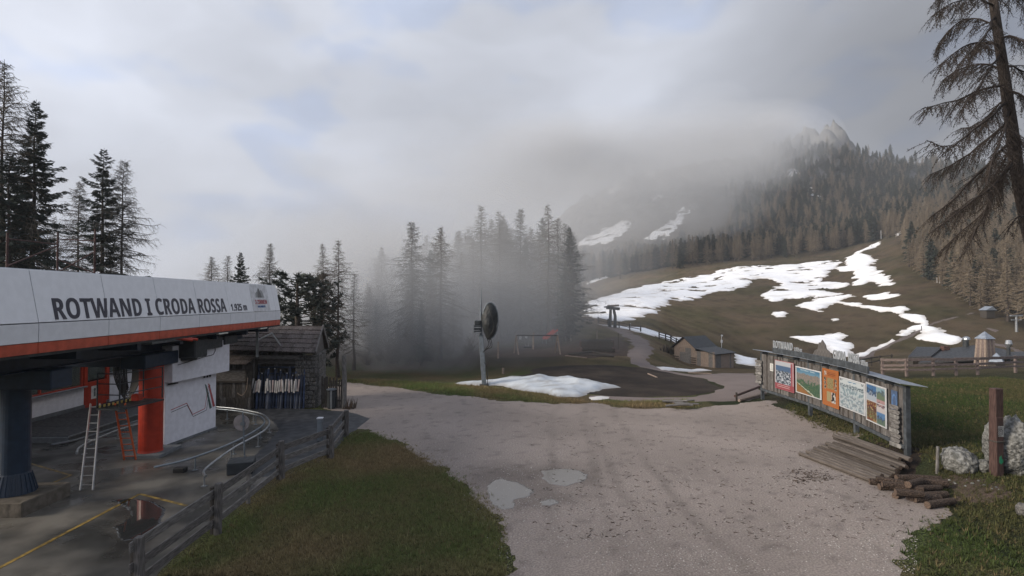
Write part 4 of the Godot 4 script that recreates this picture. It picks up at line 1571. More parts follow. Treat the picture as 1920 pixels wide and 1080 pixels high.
	m.beam(Vector3(18.9, 3.1, -1.2), Vector3(18.9, 4.9, -1.2), 0.13, 0.13)
	m.beam(Vector3(18.9, 4.1, -1.2), Vector3(19.3, 4.5, -0.5), 0.07, 0.07)
	m.beam(Vector3(19.3, 4.5, -0.5), Vector3(19.6, 3.6, 0.0), 0.07, 0.07)
	obj("support_post", m, M.galvanised, t)
	# lettering on the sloping upper panels
	var face := Transform3D(tb, Vector3(0, 5.85, 0))
	lettering(t, "ROTWAND I CRODA ROSSA", 10.6, 0.66, face * Transform3D(Basis(), Vector3(1.85, 0.06, 0.002)), M.letters)
	lettering(t, "1.925 m", 1.75, 0.36, face * Transform3D(Basis(), Vector3(12.95, 0.10, 0.002)), M.letters)
	m = MB.new()
	m.extrude([[15.45, 0.06], [16.6, 0.0], [17.75, 0.06], [17.75, 1.50], [15.45, 1.50]], face * Vector3(0, 0, 0.001), tb.x, tb.y, 0.008)
	obj("logo_panel", m, M.white_paint, t)
	for e in [[[[16.05, 0.78], [16.1, 1.02], [16.28, 1.12], [16.42, 1.06], [16.5, 0.78]], "logo_grey"], [[[16.3, 0.78], [16.42, 1.18], [16.56, 1.34], [16.7, 1.2], [16.86, 0.78]], "logo_dark"], [[[16.68, 0.78], [16.78, 1.16], [16.9, 1.24], [17.05, 1.1], [17.2, 0.78]], "logo_grey"]]:
		m = MB.new()
		m.extrude(e[0], face * Vector3(0, 0, 0.009 + 0.002 * rng.randf()), tb.x, tb.y, 0.006)
		obj("logo_peak", m, M[e[1]], t)
	lettering(t, "3 ZINNEN", 1.55, 0.24, face * Transform3D(Basis(), Vector3(15.85, 0.42, 0.010)), M.logo_red)
	lettering(t, "DOLOMITES", 1.0, 0.12, face * Transform3D(Basis(), Vector3(16.1, 0.22, 0.010)), M.blue_paint)

	# scaffold on the canopy roof
	var sc := thing("roof_scaffold", "rusty steel scaffold frame standing on the station canopy roof", "scaffold", st_o, ba)
	var sx := 6.4
	for e in [[sx, -3.4, 9.0], [sx + 0.2, -2.2, 9.15], [sx - 2.4, -3.2, 8.7]]:
		m = MB.new()
		m.tube([Vector3(e[0], 7.37, e[1]), Vector3(e[0], e[2], e[1])], [0.035], 7)
		obj("upright", m, M.rust, sc)
	for e in [[[sx - 2.4, 8.5, -3.2], [sx, 8.55, -3.4]], [[sx, 8.75, -3.4], [sx + 0.2, 8.7, -2.2]], [[sx, 8.0, -3.4], [sx + 0.2, 7.5, -2.2]], [[sx - 2.4, 7.6, -3.2], [sx, 8.5, -3.4]], [[sx + 0.2, 8.3, -2.2], [sx, 7.5, -3.4]]]:
		m = MB.new()
		m.tube([Vector3(e[0][0], e[0][1], e[0][2]), Vector3(e[1][0], e[1][1], e[1][2])], [0.025], 6)
		obj("brace", m, M.rust, sc)

	make_pillar_house()
	make_cabin(ba)


func make_pillar_house() -> void:
	var o := Vector3(-15.24, 0, -24.7)
	var bx := Vector3(0.34, 0, -3.6).normalized()
	var ba := Basis(bx, Vector3.UP, bx.cross(Vector3.UP))
	var t := thing("pillar_house", "white boxy pillar housing with red and green line emblem beside red column", "housing", o, ba)
	var m := MB.new()
	m.box(Vector3(1.81, 1.47, -0.6), Vector3(3.62, 2.74, 1.2), Basis(), 0.015)
	obj("lower_wall", m, M.plaster, t)
	m = MB.new()
	m.box(Vector3(1.81, 0.06, -0.58), Vector3(3.7, 0.12, 1.28))
	obj("plinth", m, M.plinth, t)
	m = MB.new()
	m.box(Vector3(2.1, 3.66, -0.42), Vector3(4.2, 1.62, 1.5), Basis(), 0.015)
	obj("upper_wall", m, M.plaster, t)
	m = MB.new()
	m.tube(smooth_path([Vector3(0.3, 3.6, 0.35), Vector3(2.2, 3.78, 0.36), Vector3(2.9, 3.86, 0.36), Vector3(2.95, 4.4, 0.36)], 0.2), [0.016], 5)
	obj("cable", m, M.cable, t)
	for k in 3:
		m = MB.new()
		m.tube([Vector3(2.6 + 0.22 * k, 2.70, 0.06), Vector3(2.6 + 0.22 * k, 2.84, 0.06)], [0.04], 8)
		obj("cable_gland", m, M.dark_steel, t)
	m = MB.new()
	m.box(Vector3(0.35, 2.76, 0.10), Vector3(0.5, 0.05, 0.14))
	obj("bracket", m, M.dark_steel, t)
	var inv := Transform3D(ba, o).affine_inverse()
	var n := ba.z
	for e in [[[[320, 769], [350, 756], [361, 777], [384, 766], [390, 728], [392, 719]], "logo_red", 0.035], [[[321, 773], [351, 760], [362, 781], [387, 769], [392, 732], [394, 722]], "logo_dark", 0.03]]:
		m = MB.new()
		for k in e[0].size() - 1:
			var a := inv * on_plane(e[0][k][0], e[0][k][1], o, n)
			var b := inv * on_plane(e[0][k + 1][0], e[0][k + 1][1], o, n)
			a.z = 0.003 + 0.001 * (k % 2)
			b.z = a.z
			m.beam(a, b, 0.004, e[2], Vector3.BACK.cross(b - a))
		obj("emblem_line", m, M[e[1]], t)
	for e in [[[[384, 720], [387, 722], [397, 764], [393, 767]], "logo_green"], [[[390, 719], [393, 721], [403, 761], [399, 763]], "logo_red"]]:
		var poly := []
		for q in e[0]:
			var p := inv * on_plane(q[0], q[1], o, n)
			poly.append([p.x, p.y])
		m = MB.new()
		m.extrude(poly, Vector3(0, 0, 0.002), Vector3.RIGHT, Vector3.UP, 0.004)
		obj("emblem_bar", m, M[e[1]], t)


func make_cabin(ba: Basis) -> void:
	var t := thing("operator_cabin", "white operator cabin with red window frames and red door behind the columns", "building", st_o, ba)
	var z := -10.75
	var m := MB.new()
	m.box(Vector3(11.5, 0.96, z - 0.1), Vector3(13.6, 1.0, 0.2), Basis(), 0.01)
	obj("wall", m, M.plaster, t)
	m = MB.new()
	m.box(Vector3(11.5, 0.22, z - 0.06), Vector3(13.6, 0.46, 0.26))
	obj("plinth", m, M.plinth, t)
	m = MB.new()
	m.box(Vector3(11.5, 1.50, z + 0.02), Vector3(13.7, 0.07, 0.36), Basis(), 0.01)
	obj("sill", m, M.grey_steel, t)
	m = MB.new()
	m.box(Vector3(13.0, 3.75, z - 0.1), Vector3(24.0, 1.2, 0.2))
	m.box(Vector3(4.75, 1.6, z - 2.0), Vector3(0.2, 3.2, 4.0))
	obj("upper_wall", m, M.plaster, t)
	for s in [5.0, 9.6, 12.4, 15.2, 18.2]:
		m = MB.new()
		m.box(Vector3(s, 2.34, z - 0.08), Vector3(0.10, 1.62, 0.14), Basis(), 0.01)
		obj("window_post", m, M.red_paint, t)
	for e in [[5.0, 9.6], [9.6, 12.4], [12.4, 15.2], [15.2, 18.2]]:
		m = MB.new()
		m.box(Vector3((e[0] + e[1]) * 0.5, 2.34, z - 0.09), Vector3(e[1] - e[0] - 0.12, 1.58, 0.012))
		obj("window_pane", m, M.glass, t)
	m = MB.new()
	m.box(Vector3(11.6, 1.57, z - 0.08), Vector3(13.2, 0.07, 0.13))
	m.box(Vector3(11.6, 3.12, z - 0.08), Vector3(13.2, 0.07, 0.13))
	obj("window_frame", m, M.red_paint, t)
	# red door with a paper notice
	m = MB.new()
	m.box(Vector3(19.25, 0.95, z - 0.04), Vector3(1.9, 1.5, 0.1), Basis(), 0.01)
	m.box(Vector3(18.45, 1.9, z - 0.04), Vector3(0.24, 3.0, 0.12), Basis(), 0.01)
	m.box(Vector3(20.3, 1.9, z - 0.04), Vector3(0.24, 3.0, 0.12), Basis(), 0.01)
	var door := obj("door", m, M.red_paint, t)
	m = MB.new()
	m.box(Vector3(19.4, 2.5, z - 0.08), Vector3(1.6, 1.4, 0.012))
	obj("door_pane", m, M.glass, door)
	m = MB.new()
	m.box(Vector3(19.15, 1.05, z + 0.015), Vector3(0.55, 0.75, 0.008))
	obj("notice", m, M.paper, door)
	m = MB.new()
	m.tube([Vector3(19.15, 1.2, z + 0.022), Vector3(19.15, 1.2, z + 0.026)], [0.10], 14)
	m.box(Vector3(19.15, 0.95, z + 0.024), Vector3(0.16, 0.3, 0.004))
	obj("notice_symbol", m, M.logo_dark, door)
	m = MB.new()
	m.box(Vector3(22.6, 1.0, z - 0.1), Vector3(4.2, 1.9, 0.2), Basis(), 0.01)
	obj("wall", m, M.plaster, t)
	m = MB.new()
	m.box(Vector3(22.6, 1.98, z - 0.02), Vector3(4.3, 0.07, 0.36))
	obj("sill", m, M.grey_steel, t)
	for s in [21.4, 22.8, 24.6]:
		m = MB.new()
		m.box(Vector3(s, 2.6, z - 0.06), Vector3(0.1, 1.3, 0.14))
		obj("window_post", m, M.dark_steel, t)
	m = MB.new()
	m.box(Vector3(22.6, 2.58, z - 0.09), Vector3(4.1, 1.2, 0.012))
	obj("window_pane", m, M.glass, t)
	m = MB.new()
	m.box(Vector3(13.0, 4.4, z - 2.2), Vector3(24.6, 0.14, 5.4))
	obj("roof", m, M.dark_steel, t)
	m = MB.new()
	m.box(Vector3(13.0, 2.2, z - 4.4), Vector3(24.0, 4.2, 0.15))
	m.box(Vector3(24.8, 2.2, z - 2.2), Vector3(0.2, 4.2, 4.4))
	obj("inner_wall", m, M.block_concrete, t)
	for e in [[8.0, 0.8], [10.6, 0.9], [13.4, 1.1], [16.3, 0.8]]:
		m = MB.new()
		m.box(Vector3(e[0], 1.75, z - 1.2), Vector3(e[1], 0.7, 0.5), Basis(), 0.04)
		obj("control_desk", m, M.dark_steel, t)
	# raised loading platform with rubber mats
	var p := thing("boarding_platform", "low boarding platform with black rubber top in front of the cabin", "platform", st_o, ba)
	m = MB.new()
	m.box(Vector3(17.6, 0.14, -8.5), Vector3(12.6, 0.28, 4.1), Basis(), 0.02)
	obj("concrete_base", m, M.plinth, p)
	for k in 6:
		m = MB.new()
		m.box(Vector3(12.4 + 2.08 * k, 0.29, -8.5), Vector3(2.05, 0.03, 4.05), Basis(), 0.01)
		obj("rubber_mat", m, M.rubber, p)
	m = MB.new()
	m.box(Vector3(17.6, 0.285, -6.46), Vector3(12.6, 0.05, 0.05))
	obj("edge_strip", m, M.galvanised, p)


# ---------------------------------------------------------------- under the canopy and before it
func ladder(called: String, label: String, m: Material, foot: Vector3, top: Vector3, width: float, side: Vector3, rungs: int) -> void:
	var t := thing(called, label, "ladder", foot)
	var d: Vector3 = top - foot
	for s in [-0.5, 0.5]:
		var mb := MB.new()
		mb.beam(side * width * s, d + side * width * s * 0.82, 0.035, 0.09, side.cross(d), 0.006)
		obj("rail", mb, m, t)
	for k in rungs:
		var u := (k + 0.6) / rungs
		var w := width * lerpf(1.0, 0.82, u) * 0.5
		var mb := MB.new()
		mb.beam(d * u - side * w, d * u + side * w, 0.04, 0.03, Vector3.UP)
		obj("rung", mb, m, t)


func pipe_rail(label: String, pts: Array, posts: Array, h: float, m: Material, group := "") -> void:
	var p3 := []
	for e in pts:
		p3.append(flat(e[0], e[1], h))
	var base: Vector3 = p3[0]
	base.y = 0.0
	var t := thing("guide_rail", label, "railing", base, Basis(), group)
	var sm := smooth_path(p3, 0.25)
	for i in sm.size():
		sm[i] -= base
	var mb := MB.new()
	mb.tube(sm, [0.045], 8)
	obj("pipe", mb, m, t)
	for f in posts:
		var q: Vector3 = sm[int(f * (sm.size() - 1))]
		mb = MB.new()
		mb.tube([Vector3(q.x, 0.02, q.z), Vector3(q.x, q.y - 0.03, q.z)], [0.03], 6)
		mb.box(Vector3(q.x, 0.03, q.z), Vector3(0.16, 0.02, 0.16))
		obj("post", mb, m, t)


func make_yard_things() -> void:
	# work platform
	var dk := 2.55
	var a := flat(181, 763, dk)
	var b := flat(268, 744, dk)
	var back := Vector3(0.15, 0, -1.0)
	var t := thing("work_platform", "raised steel work platform with yellow and black striped edge", "platform", Vector3(a.x, 0, a.z))
	var o := Vector3(a.x, 0, a.z)
	var mb := MB.new()
	mb.extrude([[0, 0], [(b - a).length(), 0], [(b - a).length(), 0.95], [0, 0.95]], a - o + Vector3.DOWN * 0.06, (b - a).normalized(), (back - (b - a).normalized() * back.dot((b - a).normalized())).normalized(), 0.06)
	obj("deck", mb, M.dark_steel, t)
	var dn := (b - a).normalized()
	var inw := (back - dn * back.dot(dn)).normalized()
	for k in 22:
		var l := (b - a).length() / 22.0
		mb = MB.new()
		mb.beam(a - o + dn * (l * k) - inw * 0.012 + Vector3.DOWN * 0.02, a - o + dn * (l * (k + 1)) - inw * 0.012 + Vector3.DOWN * 0.02, 0.02, 0.11)
		obj("edge_stripe", mb, M.yellow if k % 2 else M.rubber, t)
	for e in [[0.0, 0.02], [0.55, 0.05], [0.02, 0.9], [0.98, 0.9], [0.98, 0.05]]:
		mb = MB.new()
		var p: Vector3 = a - o + (b - a) * e[0] + inw * e[1]
		mb.tube([p, p + Vector3.UP * 1.25], [0.028], 7)
		obj("rail_post", mb, M.dark_steel, t)
	for h in [0.45, 0.85, 1.22]:
		mb = MB.new()
		var p0: Vector3 = a - o + Vector3.UP * h
		mb.tube([p0, p0 + inw * 0.9, p0 + inw * 0.9 + (b - a) * 0.98], [0.022], 6)
		obj("hand_rail", mb, M.dark_steel, t)
	mb = MB.new()
	mb.beam(a - o + (b - a) * 0.1 + inw * 0.5 + Vector3.DOWN * 0.12, a - o + (b - a) * 1.02 + inw * 0.5 + Vector3.DOWN * 0.12, 0.10, 0.12)
	obj("bearer", mb, M.dark_steel, t)
	mb = MB.new()
	mb.box(a - o + (b - a) * 0.6 + inw * 0.5 + Vector3.UP * 0.14, Vector3(0.3, 0.26, 0.3), Basis(), 0.03)
	obj("tool_box", mb, M.red_paint, t)
	# ladders lean on its edge
	var f1 := flat(162, 920, 0.02)
	var t1 := flat(179, 757, dk + 0.05)
	ladder("ladder", "grey aluminium ladder leaning on the work platform", M.aluminium, f1, t1, 0.40, Vector3(1, 0, -0.1).normalized(), 10)
	var f2 := flat(244, 862, 0.02)
	var t2 := flat(225, 757, dk)
	ladder("ladder", "orange ladder leaning on the striped edge of the work platform", M.orange_paint, f2, t2, 0.44, Vector3(1, 0, -0.1).normalized(), 9)
	# coil of hoses hanging from the machinery
	var h0 := at(243, 690, 25.5)
	var hc := thing("hose_bundle", "bundle of black hoses hanging between platform and red column", "hoses", h0)
	for k in 9:
		mb = MB.new()
		var w := 0.12 + 0.05 * k
		mb.tube(smooth_path([Vector3(-w, 0.7, 0.03 * k), Vector3(-w * 1.1, -0.4, 0.02 * k), Vector3(0, -1.0 - 0.05 * k, 0.02 * k), Vector3(w * 1.1, -0.4, 0.01 * k), Vector3(w, 0.7, 0.03 * k)], 0.2), [0.025], 6)
		obj("hose", mb, M.cable, hc)
	# guide rails
	pipe_rail("dark outer guide rail sweeping round the exit curve", [[289, 876], [350, 862], [420, 837], [462, 817], [488, 801], [496, 791], [488, 781], [468, 775], [440, 770], [406, 767]], [0.12, 0.3, 0.5, 0.75, 0.95], 0.52, M.grey_steel)
	pipe_rail("shiny inner guide rail ending in a bent nose on the floor", [[386, 893], [382, 884], [400, 867], [441, 838], [480, 817], [500, 803], [505, 790], [492, 777], [470, 771], [440, 766], [406, 763]], [0.06, 0.25, 0.42, 0.6, 0.8], 0.56, M.galvanised)
	pipe_rail("upper guide rail along the boarding platform", [[96, 834], [125, 829], [166, 818], [220, 801], [268, 786]], [0.35, 0.75], 0.45, M.grey_steel)
	pipe_rail("lower guide rail with a curled end below the ladders", [[144, 850], [148, 840], [170, 828], [220, 807], [268, 793]], [0.3, 0.75], 0.42, M.galvanised)
	# round sign seen from behind
	var sg := flat(459, 866, 0.02)
	var s := thing("round_sign", "round whitish sign disc on a thin grey post beside the guide rails", "sign", sg)
	mb = MB.new()
	mb.tube([Vector3.ZERO, Vector3(-0.1, 1.98, 0)], [0.032], 8)
	obj("post", mb, M.grey_steel, s)
	mb = MB.new()
	mb.tube([Vector3(-0.17, 1.55, -0.05), Vector3(-0.17, 1.55, -0.035)], [0.32], 28)
	obj("disc", mb, M.sign_back, s)
	mb = MB.new()
	mb.box(Vector3(-0.09, 1.52, 0.02), Vector3(0.16, 0.12, 0.06))
	obj("clamp", mb, M.grey_steel, s)
	mb = MB.new()
	mb.box(Vector3(0.1, 0.25, 0.1), Vector3(0.9, 0.46, 0.8), Basis(Vector3.UP, 0.3), 0.03)
	tag(thing_mesh("sloping_hatch", mb, M.dark_steel, flat(450, 884)), "dark steel hatch at the foot of the round sign", "hatch")
	mb = MB.new()
	mb.box(Vector3(0, 0.1, 0), Vector3(0.42, 0.2, 0.3), Basis(), 0.03)
	tag(thing_mesh("motor_box", mb, M.rubber, flat(338, 886)), "small black box on the floor under the dark guide rail", "box")
	make_fence()
	# bin, bollard, post, picket fence
	var bp := flat(622, 766, 0.0)
	var bin := thing("litter_bin", "grey cylindrical litter bin with flat lid beside the picket fence", "bin", bp)
	mb = MB.new()
	mb.lathe(Vector3.ZERO, [[0.0, 0.02], [0.24, 0.02], [0.27, 0.12], [0.27, 1.05], [0.25, 1.05]], 20)
	obj("body", mb, M.dark_steel, bin)
	mb = MB.new()
	mb.lathe(Vector3.ZERO, [[0.0, 1.12], [0.31, 1.12], [0.31, 1.17], [0.1, 1.21], [0.0, 1.21]], 20)
	obj("lid", mb, M.grey_steel, bin)
	mb = MB.new()
	mb.box(Vector3(0.05, 0.58, 0.28), Vector3(0.09, 1.12, 0.03))
	obj("bracket", mb, M.galvanised, bin)
	var bl := flat(600, 826, 0.03)
	var bo := thing("ticket_post", "short pale grey box post standing on the asphalt drive", "post", bl)
	mb = MB.new()
	mb.box(Vector3(0, 0.5, 0), Vector3(0.22, 1.0, 0.22), Basis(), 0.015)
	obj("body", mb, M.grey_steel, bo)
	mb = MB.new()
	mb.box(Vector3(0, 1.03, 0), Vector3(0.26, 0.06, 0.26), Basis(), 0.015)
	obj("cap", mb, M.white_paint, bo)
	mb = MB.new()
	mb.tube([Vector3(0, 0, 0), Vector3(0.02, 1.6, 0), Vector3(-0.02, 3.15, 0)], [0.15, 0.14, 0.13], 9, true, 0.06)
	var wp := thing_mesh("timber_post", mb, M.wood_grey, flat(645, 766))
	tag(wp, "tall weathered timber post at the right end of the picket fence", "post")
	var pf0 := flat(602, 764)
	var pf1 := flat(641, 766)
	var pf := thing("picket_fence", "dark weathered picket fence between the stone corner and timber post", "fence", pf0)
	rng.seed = 21
	var n := 11
	for k in n:
		var p := (pf1 - pf0) * (k + 0.5) / n
		var hh := 1.75 + rng.randf_range(-0.12, 0.15)
		mb = MB.new()
		mb.beam(p, p + Vector3(rng.randf_range(-0.03, 0.03), hh, 0), 0.05, 0.085, Vector3.RIGHT)
		mb.ux = Vector3.UP
		obj("picket", mb, M.wood_dark, pf)
	for h in [0.45, 1.35]:
		mb = MB.new()
		mb.beam(Vector3(0, h, -0.06), pf1 - pf0 + Vector3(0, h, -0.06), 0.05, 0.10)
		obj("rail", mb, M.wood_dark, pf)
	rng.seed = 22
	mb = MB.new()
	for k in 40:
		var q := Vector3(rng.randf_range(-0.35, 0.35), 0, rng.randf_range(-0.4, 0.4))
		mb.twig(q, q + Vector3(rng.randf_range(-0.2, 0.2), rng.randf_range(0.2, 0.75), rng.randf_range(-0.2, 0.2)), 0.04)
	var tf := thing_mesh("dry_grass_tuft", mb, M.brush, flat(655, 766))
	tag(tf, "brown tuft of dry grass at the foot of the timber post", "grass tuft")
	make_logs()
	make_rocks()


func thing_mesh(called: String, mb: MB, m: Material, at_: Vector3, turn := 0.0) -> MeshInstance3D:
	return part(numbered(called), mb.mesh(), m, self, Transform3D(Basis(Vector3.UP, turn), at_))


func make_fence() -> void:
	rng.seed = 31
	# [px, py of the foot, height]
	var posts := [[262, 1118, 1.3], [408, 1002, 1.42], [529, 899, 1.40], [622, 859, 1.36], [650, 816, 1.2]]
	var base := flat(529, 899)
	var t := thing("plank_fence", "weathered grey plank fence between the concrete floor and the lawn", "fence", base)
	var foot := []
	for e in posts:
		foot.append(flat(e[0], e[1]) - base)
	for k in posts.size():
		var mb := MB.new()
		var p: Vector3 = foot[k]
		mb.beam(p + Vector3.DOWN * 0.1, p + Vector3(rng.randf_range(-0.05, 0.02), posts[k][2], 0), 0.17, 0.17, Vector3.RIGHT, 0.02)
		obj("post", mb, M.wood_board, t)
		mb = MB.new()
		mb.beam(p + Vector3(-0.16, -0.1, -0.05), p + Vector3(-0.18, posts[k][2] - 0.12, -0.05), 0.12, 0.12, Vector3.RIGHT, 0.02)
		obj("post", mb, M.wood_dark, t)
	for k in foot.size() - 1:
		var p0: Vector3 = foot[k]
		var p1: Vector3 = foot[k + 1]
		var side := (p1 - p0).cross(Vector3.UP).normalized() * -0.115
		for e in [[0.30, 0.19], [0.68, 0.20], [1.10, 0.22]]:
			var mb := MB.new()
			mb.uo = Vector2(rng.randf() * 9.0, rng.randf() * 9.0)
			var ext := (p1 - p0).normalized() * 0.18
			mb.beam(p0 - ext + side + Vector3.UP * (e[0] + rng.randf_range(-0.04, 0.04)), p1 + ext + side + Vector3.UP * (e[0] + rng.randf_range(-0.04, 0.04) - (0.06 if k == 3 else 0.0)), 0.045, e[1], Vector3.UP, 0.006)
			obj("plank", mb, M.wood_grey if rng.randf() < 0.6 else M.wood_board, t)
		# a mid picket
		if k == 1:
			var mb := MB.new()
			var q: Vector3 = (p0 + p1) * 0.5 + side * 1.6
			mb.beam(q, q + Vector3.UP * 1.05, 0.10, 0.10, Vector3.RIGHT, 0.01)
			obj("post", mb, M.wood_grey, t)


func one_log(called: String, a: Vector3, b: Vector3, r: float, label: String, group: String, m: Material) -> void:
	var c := (a + b) * 0.5
	var d := b - a
	var mb := MB.new()
	mb.uo = Vector2(rng.randf() * 5.0, rng.randf())
	var bend := Vector3(rng.randf_range(-1, 1), 0.2, rng.randf_range(-1, 1)) * 0.012 * d.length()
	mb.tube([a - c, a.lerp(b, 0.33) - c + bend, a.lerp(b, 0.66) - c + bend * 0.6, b - c], [r, r * 1.02, r * 0.98, r * 0.92], 10, false, 0.02)
	var t := thing(called, label, "log", c, Basis(), group)
	obj("bark", mb, m, t)
	mb = MB.new()
	var dn := d.normalized()
	var s := dn.cross(Vector3.UP).normalized()
	var u := s.cross(dn)
	for e in [[a - c, -1.0, r], [b - c, 1.0, r * 0.92]]:
		for k in 10:
			var a0 := TAU * k / 10.0
			var a1 := TAU * (k + 1) / 10.0
			var p: Vector3 = e[0] + dn * e[1] * 0.004
			var q0: Vector3 = p + (s * cos(a0) + u * sin(a0)) * e[2] * 0.97
			var q1: Vector3 = p + (s * cos(a1) + u * sin(a1)) * e[2] * 0.97
			if e[1] > 0:
				mb.tri(p, q1, q0)
			else:
				mb.tri(p, q0, q1)
	obj("cut_end", mb, M.log_end, t)


func make_logs() -> void:
	rng.seed = 41
	# long poles: left ends and right ends seen along two lines
	var l0 := flat(1507, 856, 0.1)
	var l1 := flat(1590, 826, 0.1)
	var r0 := flat(1640, 906, 0.1)
	var r1 := flat(1716, 874, 0.1)
	for layer in 3:
		var n: int = [13, 6, 3][layer]
		for k in n:
			var f: float = (k + 0.5) / 13.0 + [0.0, 0.42, 0.68][layer]
			var y: float = 0.10 + 0.17 * layer + hgt(l0.lerp(l1, f).x, -l0.lerp(l1, f).z) * 0.6
			var a := l0.lerp(l1, f + rng.randf_range(-0.02, 0.02))
			var b := r0.lerp(r1, f + rng.randf_range(-0.02, 0.02))
			a.y = y
			b.y = y + rng.randf_range(0.0, 0.04)
			var d := (b - a).normalized()
			a += d * rng.randf_range(-0.45, 0.35)
			b += d * rng.randf_range(-0.3, 0.3)
			one_log("long_pole", a, b, rng.randf_range(0.07, 0.092), "long thin peeled pole in the pile before the sign board", "long poles piled before the sign board", [M.log_wood, M.log_wood_dark, M.log_wood_pale][rng.randi() % 3])
	for e in [[1652, 905, 0.7, 0.35, 0.1], [1672, 914, 0.8, 0.1, 0.1], [1695, 905, 0.9, -0.1, 0.1], [1690, 926, 0.75, -0.5, 0.1], [1725, 908, 1.0, 0.15, 0.1], [1730, 923, 1.0, 0.05, 0.1], [1762, 912, 0.8, 0.0, 0.1], [1708, 896, 1.0, 0.05, 0.27], [1735, 897, 1.0, 0.1, 0.27], [1722, 930, 0.9, -0.4, 0.1], [1752, 929, 1.0, -0.25, 0.12], [1764, 943, 1.15, -0.3, 0.13], [1700, 915, 0.9, 0.5, 0.25], [1742, 915, 0.9, -0.2, 0.27], [1668, 902, 0.8, 0.6, 0.26], [1680, 910, 0.8, 0.3, 0.3], [1716, 905, 0.9, -0.5, 0.40], [1748, 905, 0.9, 0.25, 0.3], [1738, 935, 0.9, -0.1, 0.1], [1705, 925, 0.8, 0.2, 0.3]]:
		var c := flat(e[0], e[1], e[4])
		c.y += hgt(c.x, -c.z) * 0.5
		var d: Vector3 = Vector3(cos(e[3]), rng.randf_range(-0.03, 0.03), sin(e[3])) * e[2] * 0.5
		one_log("short_log", c - d, c + d, rng.randf_range(0.095, 0.13), "short dark thick log in the heap beside the long poles", "short logs heaped beside the long poles", M.log_bark)
	# little heap far across the yard
	for k in 9:
		var c := flat(1272 + rng.randf_range(-16, 16), 756 + rng.randf_range(-5, 4), 0.08 + 0.12 * (k % 3))
		var an := rng.randf_range(-0.4, 0.9)
		var d := Vector3(cos(an), rng.randf_range(-0.1, 0.15), sin(an) * 0.6) * rng.randf_range(0.35, 0.8)
		one_log("split_log", c - d, c + d, rng.randf_range(0.05, 0.08), "grey split log in the small heap on the far yard edge", "split logs in a small heap on the yard edge", M.wood_grey)
	# bark litter dropped on the gravel
	var mb := MB.new()
	for k in 1100:
		var w: Vector3 = [flat(1508, 886), flat(1540, 896), flat(1500, 900), flat(1270, 762)][rng.randi() % 4]
		var p := w + Vector3(rng.randfn(0, 0.35), 0.02, rng.randfn(0, 0.22))
		if k < 800:
			p = flat(rng.randf_range(980, 1700) + 90.0 * rng.randf(), rng.randf_range(790, 1010), 0.02)
			if p.x > 14.5:
				continue
		var d := Vector3(rng.randf_range(-1, 1), rng.randf_range(0.0, 0.3), rng.randf_range(-1, 1)).normalized() * rng.randf_range(0.03, 0.11)
		mb.twig(p - d, p + d, 0.018)
	var o := struct("bark_litter", mb.mesh(), M.log_bark, "dark bark litter scattered on the gravel near the poles", "stuff")
	o.name = "bark_litter"


func rock_mesh(seed_: int, size: Vector3) -> ArrayMesh:
	var sp := SphereMesh.new()
	sp.radial_segments = 40
	sp.rings = 22
	sp.radius = 0.5
	sp.height = 1.0
	var arr := sp.get_mesh_arrays()
	var v: PackedVector3Array = arr[Mesh.ARRAY_VERTEX]
	var nn := FastNoiseLite.new()
	nn.seed = seed_
	nn.noise_type = FastNoiseLite.TYPE_CELLULAR
	nn.frequency = 1.6
	var n2 := FastNoiseLite.new()
	n2.seed = seed_ + 1
	n2.frequency = 3.0
	for i in v.size():
		var p := v[i]
		var r := 1.0 + 0.35 * nn.get_noise_3dv(p * 1.3) + 0.14 * n2.get_noise_3dv(p * 2.0)
		v[i] = p * r * size
	arr[Mesh.ARRAY_VERTEX] = v
	var st := SurfaceTool.new()
	st.create_from_arrays(arr)
	st.generate_normals()
	return st.commit()


